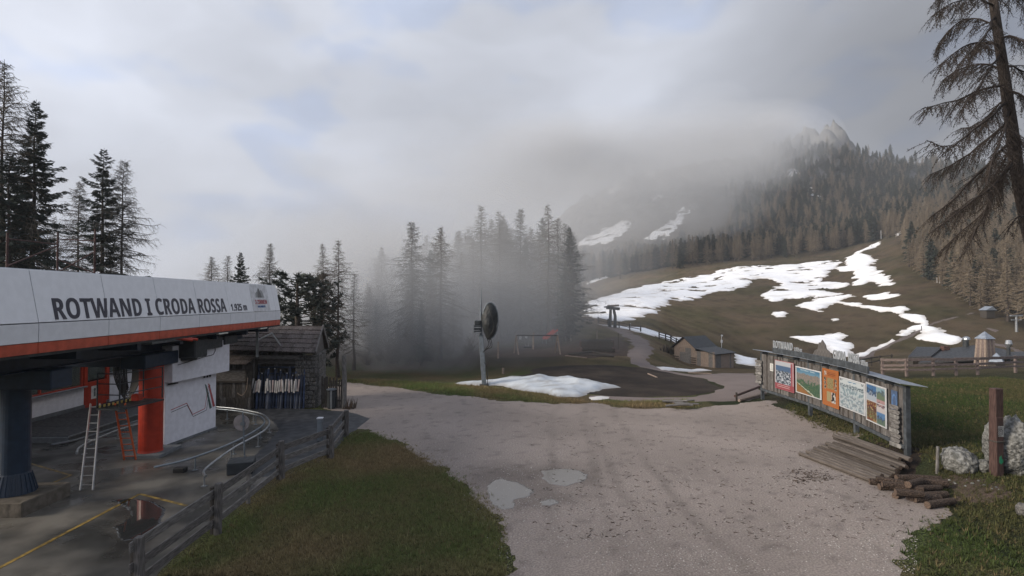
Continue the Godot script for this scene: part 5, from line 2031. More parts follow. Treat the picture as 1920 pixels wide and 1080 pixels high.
func make_rocks() -> void:
	for e in [[1, 1798, 878, Vector3(1.7, 1.15, 1.2), "grey weathered boulder left of the brown post", 0.3], [2, 1918, 893, Vector3(1.7, 2.6, 1.8), "large pale rock behind the brown post at the photo edge", 0.9], [5, 1846, 884, Vector3(0.6, 0.55, 0.5), "small grey stone at the foot of the brown post", 0.2], [6, 1918, 962, Vector3(0.45, 0.5, 0.4), "dark small stone at the right photo edge", 0.1]]:
		var p := hit(e[1], e[2], 6.0)
		var o := part(numbered("boulder"), rock_mesh(e[0], e[3]), M.rock if e[0] != 6 else M.stone, self, Transform3D(Basis(Vector3.UP, e[0] * 1.3), p + Vector3.UP * e[5] * 0.9 + Vector3(0, 0, -0.5 if e[0] == 2 else 0.0)))
		tag(o, e[4], "rock")
	# brown post with a notice and a green mark
	var b := hit(1868, 892, 6.0)
	var t := thing("marker_post", "tall square brown post with a paper notice and green mark", "post", b, Basis(Vector3.UP, 0.15))
	var mb := MB.new()
	mb.beam(Vector3.DOWN * 0.2, Vector3(0.03, 2.0, 0), 0.28, 0.29, Vector3.RIGHT, 0.02)
	obj("lower_post", mb, M.wood_brown, t)
	mb = MB.new()
	mb.beam(Vector3(0.03, 1.2, 0), Vector3(0.05, 2.95, 0), 0.25, 0.31, Vector3.RIGHT, 0.02)
	obj("upper_post", mb, M.wood_brown, t)
	mb = MB.new()
	mb.box(Vector3(0.03, 1.17, 0.0), Vector3(0.33, 0.05, 0.32), Basis(), 0.01)
	obj("collar", mb, M.wood_dark, t)
	mb = MB.new()
	mb.box(Vector3(0.05, 1.52, 0.135), Vector3(0.22, 0.36, 0.01))
	var nt := obj("notice", mb, M.paper, t)
	mb = MB.new()
	for k in 6:
		mb.box(Vector3(0.05, 1.65 - 0.045 * k, 0.142), Vector3(0.17 if k % 3 else 0.11, 0.014, 0.004))
	obj("printed_line", mb, M.logo_dark, nt)
	mb = MB.new()
	mb.tube([Vector3(-0.02, 1.71, 0.14), Vector3(0.05, 1.86, 0.14), Vector3(0.12, 1.71, 0.14)], [0.006], 5)
	obj("hanger", mb, M.cable, nt)
	mb = MB.new()
	mb.extrude([[-0.07, 0.48], [0.0, 0.42], [0.09, 0.5], [0.07, 0.58], [0.02, 0.62], [0.02, 0.72], [-0.06, 0.66]], Vector3(0.03, 0, 0.146), Vector3.RIGHT, Vector3.UP, 0.004)
	obj("green_mark", mb, M.green_paint, t)
	mb = MB.new()
	mb.beam(Vector3.DOWN * 0.1, Vector3(0.12, 0.95, -0.1), 0.08, 0.08, Vector3.RIGHT, 0.01)
	var o := thing_mesh("wooden_stake", mb, M.wood_grey, hit(1757, 888, 6.0))
	tag(o, "thin leaning wooden stake left of the grey boulder", "stake")
	# pebbles below the rocks
	rng.seed = 61
	for k in 12:
		var p := hit(rng.randf_range(1770, 1880), rng.randf_range(893, 920), 6.0)
		var s := rng.randf_range(0.05, 0.13)
		var q := part(numbered("pebble"), rock_mesh(70 + k % 3, Vector3(s, s * 0.8, s)), M.rock, self, Transform3D(Basis(Vector3.UP, k), p + Vector3.UP * s * 0.2))
		tag(q, "small pale stone lying below the boulders and brown post", "stone", "small stones below the boulders")


# ---------------------------------------------------------------- the shingled shed
func shingle_roof(called: String, parent: Node3D, eave_l: Vector3, eave_r: Vector3, ridge_r: Vector3, ridge_l: Vector3, courses: int, width: float) -> void:
	# every shingle laid in courses, lower ends proud
	var n := (eave_r - eave_l).cross(ridge_l - eave_l).normalized()
	if n.y < 0.0:
		n = -n
	for c in courses:
		var mb := MB.new()
		var v0 := float(c) / courses
		var v1 := float(c + 1) / courses + 0.12 / courses
		var a := eave_l.lerp(ridge_l, v0)
		var b := eave_r.lerp(ridge_r, v0)
		var a1 := eave_l.lerp(ridge_l, v1)
		var b1 := eave_r.lerp(ridge_r, v1)
		var u := 0.0
		var L := a.distance_to(b)
		while u < L - 0.02:
			var w := minf(width * rng.randf_range(0.6, 1.4), L - u)
			var f0 := u / L
			var f1 := (u + w - 0.012) / L
			var drop := (a - a1).normalized() * rng.randf_range(-0.01, 0.05)
			var th := 0.035 + rng.randf_range(0.0, 0.02)
			var tone := rng.randf_range(0.62, 1.3)
			mb.col = Color(tone, tone * rng.randf_range(0.95, 1.0), tone * rng.randf_range(0.92, 1.0))
			mb.uo = Vector2(rng.randf() * 4.0, rng.randf() * 4.0)
			mb.ux = (a1 - a).normalized()
			var p0 := a.lerp(b, f0) + drop + n * th
			var p1 := a.lerp(b, f1) + drop + n * th
			var p2 := a1.lerp(b1, f1) + n * 0.005
			var p3 := a1.lerp(b1, f0) + n * 0.005
			mb.quad(p0, p1, p2, p3)
			mb.quad(p0 - n * (th + 0.01), p1 - n * (th + 0.01), p1, p0)
			mb.quad(p1 - n * th, p2 - n * th, p2, p1)
			mb.quad(p3 - n * th, p0 - n * th, p0, p3)
			u += w
		var o := obj(called, mb, M.shingle, parent)
		o.set_meta("kind", "stuff")


func stone_wall(parent: Node3D, o: Vector3, ex: Vector3, w: float, h: float, s := 0.26) -> void:
	var y := 0.0
	var nrm := ex.cross(Vector3.UP).normalized()
	while y < h - 0.02:
		var row := minf(s * rng.randf_range(0.7, 1.2), h - y)
		var x := 0.0
		while x < w - 0.02:
			var l := minf(s * rng.randf_range(0.8, 2.0), w - x)
			var mb := MB.new()
			var tone := rng.randf_range(0.5, 1.5)
			mb.col = Color(tone, tone, tone)
			mb.box(o + ex * (x + l * 0.5) + Vector3.UP * (y + row * 0.5) + nrm * rng.randf_range(-0.03, 0.02), Vector3(l - 0.025, row - 0.025, 0.3), Basis(ex, Vector3.UP, nrm), 0.03)
			obj("stone", mb, M.stone, parent)
			x += l
		y += row


func planks(parent: Node3D, m: Array, o: Vector3, ex: Vector3, n: int, w: float, y0: float, y1: float, th := 0.03, called := "plank") -> void:
	var nrm := ex.cross(Vector3.UP).normalized()
	for k in n:
		var mb := MB.new()
		mb.uo = Vector2(rng.randf() * 9.0, rng.randf() * 9.0)
		var c := o + ex * (w * (k + 0.5)) + nrm * rng.randf_range(-0.006, 0.006)
		mb.beam(c + Vector3.UP * (y0 + rng.randf_range(-0.02, 0.01)), c + Vector3.UP * y1, w - 0.012, th, nrm, 0.004)
		obj(called, mb, m[rng.randi() % m.size()], parent)


func make_shed() -> void:
	rng.seed = 51
	var o := Vector3(-17.9, 0, -34.2)
	var t := thing("timber_shed", "shingle roofed shed with stone corner and padded poles under its eave", "shed", o)
	var dark := [M.wood_dark, M.wood_dark, M.wood_board]
	# front eave at depth 33.4, ridge at 37.6
	var el := Vector3(-0.2, 3.55, 0.75)
	var er := Vector3(6.2, 3.33, 0.75)
	var rr := Vector3(5.75, 4.80, -1.8)
	var rl := Vector3(-0.2, 4.85, -1.8)
	shingle_roof("shingle_course", t, el, er, rr, rl, 6, 0.22)
	var bl := Vector3(-0.2, 3.4, -4.0)
	var brr := Vector3(5.45, 3.3, -3.9)
	shingle_roof("shingle_course", t, brr, bl, rl, rr, 6, 0.22)
	var mb := MB.new()
	mb.quad(el + Vector3.DOWN * 0.05, rl + Vector3.DOWN * 0.05, rr + Vector3.DOWN * 0.05, er + Vector3.DOWN * 0.05)
	mb.quad(el + Vector3.DOWN * 0.02, er + Vector3.DOWN * 0.02, rr + Vector3.DOWN * 0.02, rl + Vector3.DOWN * 0.02)
	mb.quad(bl + Vector3.DOWN * 0.05, brr + Vector3.DOWN * 0.05, rr + Vector3.DOWN * 0.05, rl + Vector3.DOWN * 0.05)
	obj("roof_boarding", mb, M.wood_dark, t)
	mb = MB.new()
	mb.beam(er + Vector3(0.02, 0.02, 0.02), rr + Vector3(0.02, 0.02, 0), 0.05, 0.20)
	mb.beam(rr + Vector3(0.02, 0.02, 0), brr + Vector3(0.02, 0.0, 0), 0.05, 0.22)
	obj("barge_board", mb, M.wood_grey, t)
	# walls
	planks(t, dark, Vector3(0, 0, 0), Vector3.RIGHT, 24, 0.215, 0.0, 3.5)
	stone_wall(t, Vector3(4.85, 0, 0.35), Vector3.RIGHT, 1.3, 3.15)
	stone_wall(t, Vector3(6.05, 0, 0.15), Vector3(-0.75, 0, -3.6).normalized(), 3.6, 3.2, 0.34)
	# gable triangle
	mb = MB.new()
	mb.extrude([[-0.1, 3.1], [2.0, 4.62], [3.7, 3.15]], Vector3(6.0, 0, 0.15), Vector3(-0.75, 0, -3.6).normalized(), Vector3.UP, 0.06)
	obj("gable", mb, M.wood_board, t)
	mb = MB.new()
	mb.box(Vector3(2.5, 3.05, 0.45), Vector3(5.2, 0.22, 0.14))
	mb.box(Vector3(2.5, 2.75, 0.12), Vector3(5.2, 0.30, 0.06))
	obj("eave_beam", mb, M.wood_board, t)
	# the small lean-to shed in front on the left
	var s := thing("small_shed", "small dark board shed with its own shingled roof left of the padded poles", "shed", Vector3(-18.1, 0, -33.6))
	planks(s, dark, Vector3(0.0, 0, 0.3), Vector3.RIGHT, 14, 0.19, 0.0, 2.78)
	planks(s, dark, Vector3(2.66, 0, 0.3), Vector3(0, 0, -1), 5, 0.19, 0.0, 3.0)
	planks(s, [M.wood_board, M.wood_dark], Vector3(0.3, 0, 0.36), Vector3.RIGHT, 13, 0.18, 0.0, 0.72, 0.04, "pale_board")
	mb = MB.new()
	mb.box(Vector3(1.35, 2.0, 0.36), Vector3(1.9, 0.62, 0.04), Basis(), 0.01)
	obj("shutter", mb, M.wood_board, s)
	mb = MB.new()
	for e in [[0.35, 2.0, 0.08, 0.8], [2.35, 2.0, 0.08, 0.8]]:
		mb.box(Vector3(e[0], e[1], 0.37), Vector3(e[2], e[3], 0.06))
	mb.box(Vector3(1.35, 2.36, 0.37), Vector3(2.08, 0.07, 0.06))
	mb.box(Vector3(1.35, 1.64, 0.37), Vector3(2.08, 0.07, 0.06))
	obj("shutter_frame", mb, M.wood_dark, s)
	shingle_roof("shingle_course", s, Vector3(-0.2, 2.74, 0.75), Vector3(2.55, 2.72, 0.75), Vector3(2.95, 3.30, -0.55), Vector3(-0.2, 3.32, -0.55), 3, 0.2)
	mb = MB.new()
	mb.quad(Vector3(-0.2, 2.70, 0.74), Vector3(-0.2, 3.28, -0.55), Vector3(2.95, 3.26, -0.55), Vector3(2.55, 2.68, 0.74))
	mb.quad(Vector3(-0.2, 2.72, 0.74), Vector3(2.55, 2.70, 0.74), Vector3(2.95, 3.28, -0.55), Vector3(-0.2, 3.30, -0.55))
	obj("roof_boarding", mb, M.wood_dark, s)
	mb = MB.new()
	mb.tube(smooth_path([Vector3(2.5, 1.9, 0.42), Vector3(2.45, 1.2, 0.5), Vector3(2.2, 0.85, 0.5), Vector3(1.9, 1.0, 0.42)], 0.15), [0.02], 6)
	obj("rope", mb, M.wood_pale, s)
	# dark padded poles and pale pads stored under the eave
	var rack := thing("pole_rack", "dark rack rail holding the padded poles under the shed eave", "rack", Vector3(-15.2, 0, -33.75))
	mb = MB.new()
	mb.beam(Vector3(-0.1, 2.05, -0.12), Vector3(2.9, 2.05, -0.12), 0.08, 0.10)
	mb.beam(Vector3(-0.1, 2.42, -0.2), Vector3(2.9, 2.42, -0.2), 0.08, 0.10)
	obj("rail", mb, M.navy_pad, rack)
	for k in 2:
		mb = MB.new()
		mb.beam(Vector3(-0.1 + 3.0 * k, 0, -0.2), Vector3(-0.1 + 3.0 * k, 2.6, -0.2), 0.08, 0.08, Vector3.RIGHT)
		obj("upright", mb, M.navy_pad, rack)
	for k in 16:
		var x := -15.2 + 0.185 * k + rng.randf_range(-0.03, 0.03)
		var h := rng.randf_range(1.9, 2.45)
		var r := rng.randf_range(0.055, 0.10) if k != 4 else 0.15
		var p := thing("padded_pole", "dark blue padded pole leaning upright in the shed rack", "pole", Vector3(x, 0.02, -33.55 + rng.randf_range(-0.05, 0.12)), Basis(), "dark blue padded poles under the shed eave")
		mb = MB.new()
		mb.tube([Vector3.ZERO, Vector3(rng.randf_range(-0.03, 0.06), h, -0.22)], [r], 10)
		obj("padding", mb, M.navy_pad if k % 3 else M.blue_pad, p)
		mb = MB.new()
		mb.tube([Vector3(0.01, h, -0.22), Vector3(0.01, h + 0.06, -0.225)], [r * 0.5], 8)
		obj("tip", mb, M.pale_pad if k % 2 else M.dark_steel, p)
	for k in 25:
		var x := -15.75 + 0.128 * k + rng.randf_range(-0.02, 0.02)
		if k == 7 or k == 8:
			continue
		var lean := lerpf(0.10, 0.0, k / 10.0) if k < 10 else rng.randf_range(-0.05, 0.03)
		var y := 1.0 + rng.randf_range(-0.06, 0.10)
		mb = MB.new()
		mb.beam(Vector3.ZERO, Vector3(lean * 1.6, 0.72, -0.06), 0.05, 0.088, Vector3.RIGHT, 0.01)
		var q := thing_mesh("pale_board", mb, M.pale_pad if k % 4 else M.pale_pad2, Vector3(x, y, -33.36 + rng.randf_range(-0.02, 0.05)))
		tag(q, "short pale board standing in the row before the padded poles", "board", "short pale boards before the padded poles")
	mb = MB.new()
	mb.beam(Vector3(-0.65, 0.93, 0.05), Vector3(2.6, 0.93, 0.05), 0.22, 0.06)
	obj("shelf", mb, M.navy_pad, rack)
	for k in 18:
		mb = MB.new()
		var x := -0.6 + 0.178 * k
		mb.beam(Vector3(x, 0.02, 0.1), Vector3(x + 0.02, 0.9, 0.1), 0.10, 0.05 + 0.04 * (k % 3), Vector3.RIGHT)
		obj("slat", mb, M.navy_pad if k % 2 else M.rubber, rack)


# ---------------------------------------------------------------- the sign board
var board_pts := [Vector3(16.3, 0, -36.7), Vector3(16.65, 0, -31.5), Vector3(16.4, 0, -26.9), Vector3(15.6, 0, -22.3)]


func board_at(depth: float) -> Array:      # [point on the board line, direction along it]
	for k in 3:
		var a: Vector3 = board_pts[k]
		var b: Vector3 = board_pts[k + 1]
		if depth >= -b.z or k == 2:
			return [a.lerp(b, (-a.z - depth) / (b.z - a.z)), (b - a).normalized()]
	return []


func poster_image(kind: int) -> ImageTexture:
	var w := 160
	var h := 160
	var im := Image.create(w, h, false, Image.FORMAT_RGB8)
	var n := FastNoiseLite.new()
	n.seed = 70 + kind
	n.frequency = 0.045
	n.fractal_octaves = 5
	for y in h:
		for x in w:
			var u := float(x) / w
			var v := float(y) / h
			var a := n.get_noise_2d(x, y)
			var b := n.get_noise_2d(x * 2.5 + 300.0, y * 2.5)
			var c := Color(0.8, 0.8, 0.8)
			if kind == 0:      # winter view over a red foot
				if v > 0.80:
					c = Color(0.66, 0.27, 0.30)
					if fposmod(v * 40.0, 2.6) < 0.8 and u < 0.8 and u > 0.08 + 0.1 * absf(b):
						c = Color(0.80, 0.70, 0.70)
				elif u > 0.86:
					c = Color(0.68, 0.32, 0.35)
				elif v < 0.16:
					c = Color(0.72, 0.74, 0.78)
				elif v < 0.34 + 0.1 * a:
					c = Color(0.30, 0.42, 0.58)
				else:
					c = Color(0.72, 0.75, 0.80) if a + b * 0.8 > 0.02 else Color(0.25, 0.30, 0.36)
			elif kind == 1:    # summer panorama
				if v < 0.20 + 0.06 * a:
					c = Color(0.20, 0.45, 0.62).lerp(Color(0.45, 0.62, 0.72), v * 4.0)
				elif v < 0.52 + 0.22 * a - 0.1 * absf(u - 0.5):
					c = Color(0.60, 0.52, 0.46).lerp(Color(0.42, 0.45, 0.46), smoothstep(-0.2, 0.3, b))
				else:
					c = Color(0.20, 0.36, 0.28).lerp(Color(0.38, 0.46, 0.30), smoothstep(-0.1, 0.35, b))
				if v > 0.62 + 0.55 * u + 0.05 * a:
					c = Color(0.62, 0.40, 0.20)
				elif absf(v - 0.58 - 0.52 * u - 0.05 * a) < 0.02:
					c = Color(0.75, 0.74, 0.66)
				if v < 0.09 and v > 0.05 and u > 0.2 and u < 0.8 and b > -0.1:
					c = Color(0.75, 0.82, 0.85)
			elif kind == 2:    # orange sheet with pictures
				c = Color(0.74, 0.40, 0.16)
				if u > 0.30 and u < 0.72 and v > 0.22 and v < 0.52:
					c = Color(0.62, 0.55, 0.34).lerp(Color(0.50, 0.40, 0.24), smoothstep(0.0, 0.3, b))
				elif ((u > 0.10 and u < 0.24) or (u > 0.78 and u < 0.92)) and v > 0.2 and v < 0.56 and fposmod(v * 9.0, 1.0) < 0.85:
					c = Color(0.22, 0.16, 0.13) if a + b > 0.0 else Color(0.66, 0.6, 0.5)
				elif u > 0.28 and u < 0.55 and v > 0.6 and v < 0.88:
					c = Color(0.64, 0.58, 0.40)
				elif u >= 0.58 and u < 0.85 and v > 0.6 and v < 0.9:
					c = Color(0.15, 0.14, 0.14) if a > 0.0 else Color(0.75, 0.74, 0.72)
				elif u > 0.12 and u < 0.26 and v > 0.04 and v < 0.17:
					c = Color(0.80, 0.76, 0.70) if b > -0.1 else Color(0.5, 0.16, 0.12)
				elif u > 0.32 and u < 0.85 and v > 0.06 and v < 0.16 and fposmod(v * 30.0, 1.5) < 0.6:
					c = Color(0.55, 0.26, 0.12)
			elif kind == 3:    # pale piste map
				c = Color(0.72, 0.78, 0.80).lerp(Color(0.48, 0.58, 0.62), smoothstep(-0.15, 0.35, a + 0.5 * b))
				if v < 0.18 + 0.06 * a:
					c = Color(0.78, 0.82, 0.84)
					if v > 0.06 and v < 0.10 and u > 0.36 and u < 0.7 and b > -0.15:
						c = Color(0.28, 0.48, 0.66)
					if v > 0.03 and v < 0.09 and (u < 0.14 or u > 0.88) and b > -0.05:
						c = Color(0.14, 0.16, 0.18)
				elif v < 0.30 + 0.10 * a:
					c = Color(0.35, 0.42, 0.46) if b > -0.05 else Color(0.7, 0.75, 0.78)
				elif absf(a - 0.05) < 0.016:
					c = Color(0.20, 0.34, 0.56)
				elif absf(b - 0.1) < 0.02 and v > 0.5:
					c = Color(0.58, 0.28, 0.30)
			else:              # six photographs
				var cellx := 0 if u < 0.55 else 1
				var fx := u / 0.55 if cellx == 0 else (u - 0.55) / 0.45
				var row := int(v * 3.0) if cellx == 1 else (0 if v < 0.44 else 1)
				c = [[Color(0.25, 0.45, 0.68), Color(0.50, 0.30, 0.20)], [Color(0.52, 0.66, 0.72), Color(0.72, 0.55, 0.55), Color(0.30, 0.50, 0.72)]][cellx][row]
				var land: float = fposmod(v * (3.0 if cellx == 1 else 2.2), 1.0)
				if land > 0.55 + 0.3 * a:
					c = c.lerp(Color(0.78, 0.79, 0.80) if (row + cellx) % 2 == 0 else Color(0.36, 0.42, 0.26), 0.75)
				elif land > 0.35 + 0.5 * a:
					c = c.lerp(Color(0.2, 0.22, 0.28), 0.6)
				if cellx == 0 and row == 1 and b > 0.12:
					c = Color(0.70, 0.62, 0.34) if a > 0.0 else Color(0.45, 0.12, 0.12)
				if fx < 0.02 or absf(v - 0.44) < 0.012:
					c = Color(0.75, 0.76, 0.78)
			if kind != 2 and (u < 0.035 or u > 0.965 or v < 0.025 or v > 0.975):
				c = Color(0.74, 0.75, 0.76) if kind != 0 or v < 0.8 else Color(0.6, 0.32, 0.36)
			var gl := c.get_luminance()
			im.set_pixel(x, y, c.lerp(Color(gl, gl, gl), 0.22) * 0.84)
	return ImageTexture.create_from_image(im)


func make_board() -> void:
	rng.seed = 81
	var base: Vector3 = board_pts[1]
	var t := thing("sign_board", "long roofed timber sign board with five posters and raised letters", "sign board", base)
	var rel := Transform3D(Basis(), -base)
	for k in 4:
		var p: Vector3 = board_pts[k] - base
		var g := hgt(board_pts[k].x, -board_pts[k].z)
		var mb := MB.new()
		mb.beam(Vector3(p.x + 0.06, g - 0.3, p.z), Vector3(p.x + 0.06, 3.08, p.z), 0.16, 0.20, Vector3.RIGHT, 0.01)
		obj("post", mb, M.grey_frame, t)
	for k in 3:
		var a: Vector3 = board_pts[k] - base
		var b: Vector3 = board_pts[k + 1] - base
		var ex := (b - a).normalized()
		var nr_ := ex.cross(Vector3.UP)
		var L := a.distance_to(b)
		var n := int(L / 0.155)
		planks(t, [M.wood_board, M.wood_board, M.wood_grey, M.wood_dark], a, ex, n, L / n, 0.74, 2.98, 0.03)
		var mb := MB.new()
		mb.beam(a + Vector3.UP * 0.66 + nr_ * 0.03, b + Vector3.UP * 0.66 + nr_ * 0.03, 0.14, 0.14, Vector3.UP, 0.01)
		mb.beam(a + Vector3.UP * 3.03 + nr_ * 0.02, b + Vector3.UP * 3.03 + nr_ * 0.02, 0.10, 0.08, Vector3.UP, 0.01)
		obj("rail", mb, M.grey_frame, t)
		mb = MB.new()
		var e0 := ex * (0.35 if k == 0 else 0.0)
		var e1 := ex * (0.45 if k == 2 else 0.0)
		mb.extrude([[0, 0], [L + e0.length() + e1.length(), 0], [L + e0.length() + e1.length(), 1.0], [0, 1.0]], a - e0 + Vector3.UP * 3.24 + nr_ * 0.40, ex, (-nr_ + Vector3.DOWN * 0.12).normalized(), -0.02)
		obj("roof_sheet", mb, M.zinc, t)
		for s in 3:
			mb = MB.new()
			var q := a + ex * (L * (s + 0.5) / 3.0)
			mb.box(q + Vector3.UP * 3.12 + nr_ * 0.22, Vector3(0.12, 0.14, 0.4), Basis(ex, Vector3.UP, nr_))
			obj("bracket", mb, M.dark_steel, t)
	# the dark beam on the roof edge with its letters
	var beam_from: Array = board_at(34.6)
	var knots := [34.6, 31.5, 26.9, 24.6]
	for k in 3:
		var a: Vector3 = board_at(knots[k] - 0.001)[0] - base
		var b: Vector3 = board_at(knots[k + 1] + 0.001)[0] - base
		var nr_ := (b - a).normalized().cross(Vector3.UP)
		var mb := MB.new()
		mb.beam(a + Vector3.UP * 3.40 + nr_ * 0.36, b + Vector3.UP * 3.40 + nr_ * 0.36, 0.10, 0.30, Vector3.UP, 0.01)
		obj("letter_beam", mb, M.grey_frame, t)
	for e in [["ROTWAND", 34.55, 32.45, 0.44], ["1.925 m", 32.3, 31.55, 0.22], ["CRODA", 28.1, 26.95, 0.44], ["ROSSA", 26.6, 25.45, 0.44], ["1.925 m", 25.3, 24.65, 0.24]]:
		var pa: Array = board_at(e[1])
		var pb: Array = board_at(e[2])
		var a: Vector3 = pa[0] - base
		var ex: Vector3 = (pb[0] - pa[0]).normalized()
		var nr_ := ex.cross(Vector3.UP)
		lettering(t, e[0], (pb[0] - pa[0]).length(), e[3], Transform3D(Basis(ex, Vector3.UP, nr_), a + Vector3.UP * 3.56 + nr_ * 0.35), M.letters_light, "lettering", 0.04)
	# pointed board like a mountain
	var pk: Array = board_at(29.6)
	var pkn: Vector3 = pk[1].cross(Vector3.UP)
	var mb2 := MB.new()
	mb2.ux = Vector3.UP
	mb2.extrude([[-1.0, 0], [1.15, 0], [1.0, 0.22], [0.8, 0.42], [0.55, 0.5], [0.42, 0.74], [0.12, 0.95], [0.02, 0.82], [-0.22, 0.78], [-0.36, 0.42], [-0.62, 0.36], [-0.84, 0.16]], pk[0] - base + Vector3.UP * 3.44 + pkn * 0.20, pk[1], Vector3.UP, 0.05)
	obj("peak_board", mb2, M.wood_board, t)
	# posters: far depth, near depth, low, high
	var posters := [[34.84, 32.8, 1.05, 2.79, "white and red winter poster leftmost on the sign board"], [32.6, 29.9, 1.16, 2.66, "blue and green mountain panorama on the sign board"], [29.75, 28.15, 1.0, 2.9, "orange poster with small pictures"], [28.05, 25.55, 1.2, 2.68, "pale ski map poster with a white frame"], [25.45, 23.6, 1.08, 2.78, "poster of six photographs"]]
	for k in 5:
		var e: Array = posters[k]
		var pa: Vector3 = board_at(e[0])[0]
		var pb: Vector3 = board_at(e[1])[0]
		var ex := (pb - pa).normalized()
		var nr_ := ex.cross(Vector3.UP)
		var w := pa.distance_to(pb)
		var c := (pa + pb) * 0.5 - base + nr_ * 0.10
		var mb := MB.new()
		mb.box(c + Vector3.UP * (e[2] + e[3]) * 0.5, Vector3(w, e[3] - e[2], 0.04), Basis(ex, Vector3.UP, nr_), 0.005)
		var fr := obj("poster", mb, M.orange_board if k == 2 else (M.poster_red if k == 0 else M.white_paint), t)
		fr.set_meta("label", e[4])
		var m := StandardMaterial3D.new()
		m.resource_name = "poster_print"
		m.albedo_texture = poster_image(k)
		m.roughness = 0.45
		m.texture_repeat = false
		mb = MB.new()
		var q := c + nr_ * 0.023
		mb.quad_uv(q - ex * (w * 0.5 - 0.03) + Vector3.UP * (e[2] + 0.03), q + ex * (w * 0.5 - 0.03) + Vector3.UP * (e[2] + 0.03), q + ex * (w * 0.5 - 0.03) + Vector3.UP * (e[3] - 0.03), q - ex * (w * 0.5 - 0.03) + Vector3.UP * (e[3] - 0.03))
		obj("print", mb, m, fr)
	for e in [[35.35, 0.38, 0.48, 2.25, "paper"], [23.05, 0.5, 0.95, 2.3, "faded_blue"]]:
		var pa: Array = board_at(e[0])
		var nr_: Vector3 = pa[1].cross(Vector3.UP)
		var mb := MB.new()
		mb.box(pa[0] - base + nr_ * 0.05 + Vector3.UP * e[3], Vector3(e[1], e[2], 0.01), Basis(pa[1], Vector3.UP, nr_))
		var o := obj("small_notice", mb, M[e[4]], t)
		mb = MB.new()
		if e[4] == "paper":
			for k in 5:
				mb.box(pa[0] - base + nr_ * 0.057 + Vector3.UP * (e[3] + 0.14 - 0.07 * k), Vector3(0.26, 0.02, 0.004), Basis(pa[1], Vector3.UP, nr_))
		else:
			for k in 22:
				var a := TAU * k / 22.0
				mb.box(pa[0] - base + nr_ * 0.057 + pa[1] * cos(a) * 0.17 + Vector3.UP * (e[3] + sin(a) * 0.3), Vector3(0.05, 0.08, 0.004), Basis(pa[1], Vector3.UP, nr_))
		obj("print", mb, M.letters if e[4] == "paper" else M.blue_paint, o)
	# stacks of pointed direction boards at both ends
	for e in [[22.75, 9, 0.62, "near"], [36.75, 8, 0.75, "far"]]:
		var pa: Array = board_at(e[0])
		var ex: Vector3 = pa[1]
		var nr_ := ex.cross(Vector3.UP)
		for k in e[1]:
			var mb := MB.new()
			mb.ux = ex
			var y: float = (0.55 if e[3] == "near" else 1.05) + 0.19 * k
			var l := rng.randf_range(0.55, 0.72)
			var s := 1.0 if e[3] == "near" else -1.0
			var yaw := rng.randf_range(-0.08, 0.08) + 0.12
			var dx := (ex * s).rotated(Vector3.UP, yaw)
			mb.extrude([[-l * 0.5, 0.0], [l * 0.5 - 0.07, 0.0], [l * 0.5, 0.08], [l * 0.5 - 0.07, 0.165], [-l * 0.5, 0.165]], pa[0] - base + nr_ * (0.14 + rng.randf() * 0.05) + Vector3.UP * y, dx, Vector3.UP, 0.03 * s)
			obj("direction_board", mb, M.wood_grey if k % 3 else M.pale_board, t)


# ---------------------------------------------------------------- things farther off
func fence_run(label: String, feet: Array, h: float, rails: Array, m: Material, thick := 0.13, group := "") -> void:
	var b: Vector3 = feet[0]
	var t := thing("rail_fence", label, "fence", b, Basis(), group)
	for k in feet.size():
		var p: Vector3 = feet[k] - b
		var mb := MB.new()
		mb.beam(p + Vector3.DOWN * 0.2, p + Vector3(rng.randf_range(-0.05, 0.05), h + rng.randf_range(-0.03, 0.06), 0), thick, thick, Vector3.RIGHT, 0.015)
		obj("post", mb, m, t)
	for k in feet.size() - 1:
		var p0: Vector3 = feet[k] - b
		var p1: Vector3 = feet[k + 1] - b
		var sd := (p1 - p0).cross(Vector3.UP).normalized() * (thick * 0.5 + 0.03)
		if sd.z < 0.0:
			sd = -sd
		for e in rails:
			var mb := MB.new()
			mb.uo = Vector2(rng.randf() * 9.0, rng.randf() * 9.0)
			var x := (p1 - p0).normalized() * 0.15
			mb.beam(p0 - x + sd + Vector3.UP * (e[0] + rng.randf_range(-0.03, 0.03)), p1 + x + sd + Vector3.UP * (e[0] + rng.randf_range(-0.03, 0.03)), 0.05, e[1], Vector3.UP, 0.006)
			obj("rail", mb, m, t)


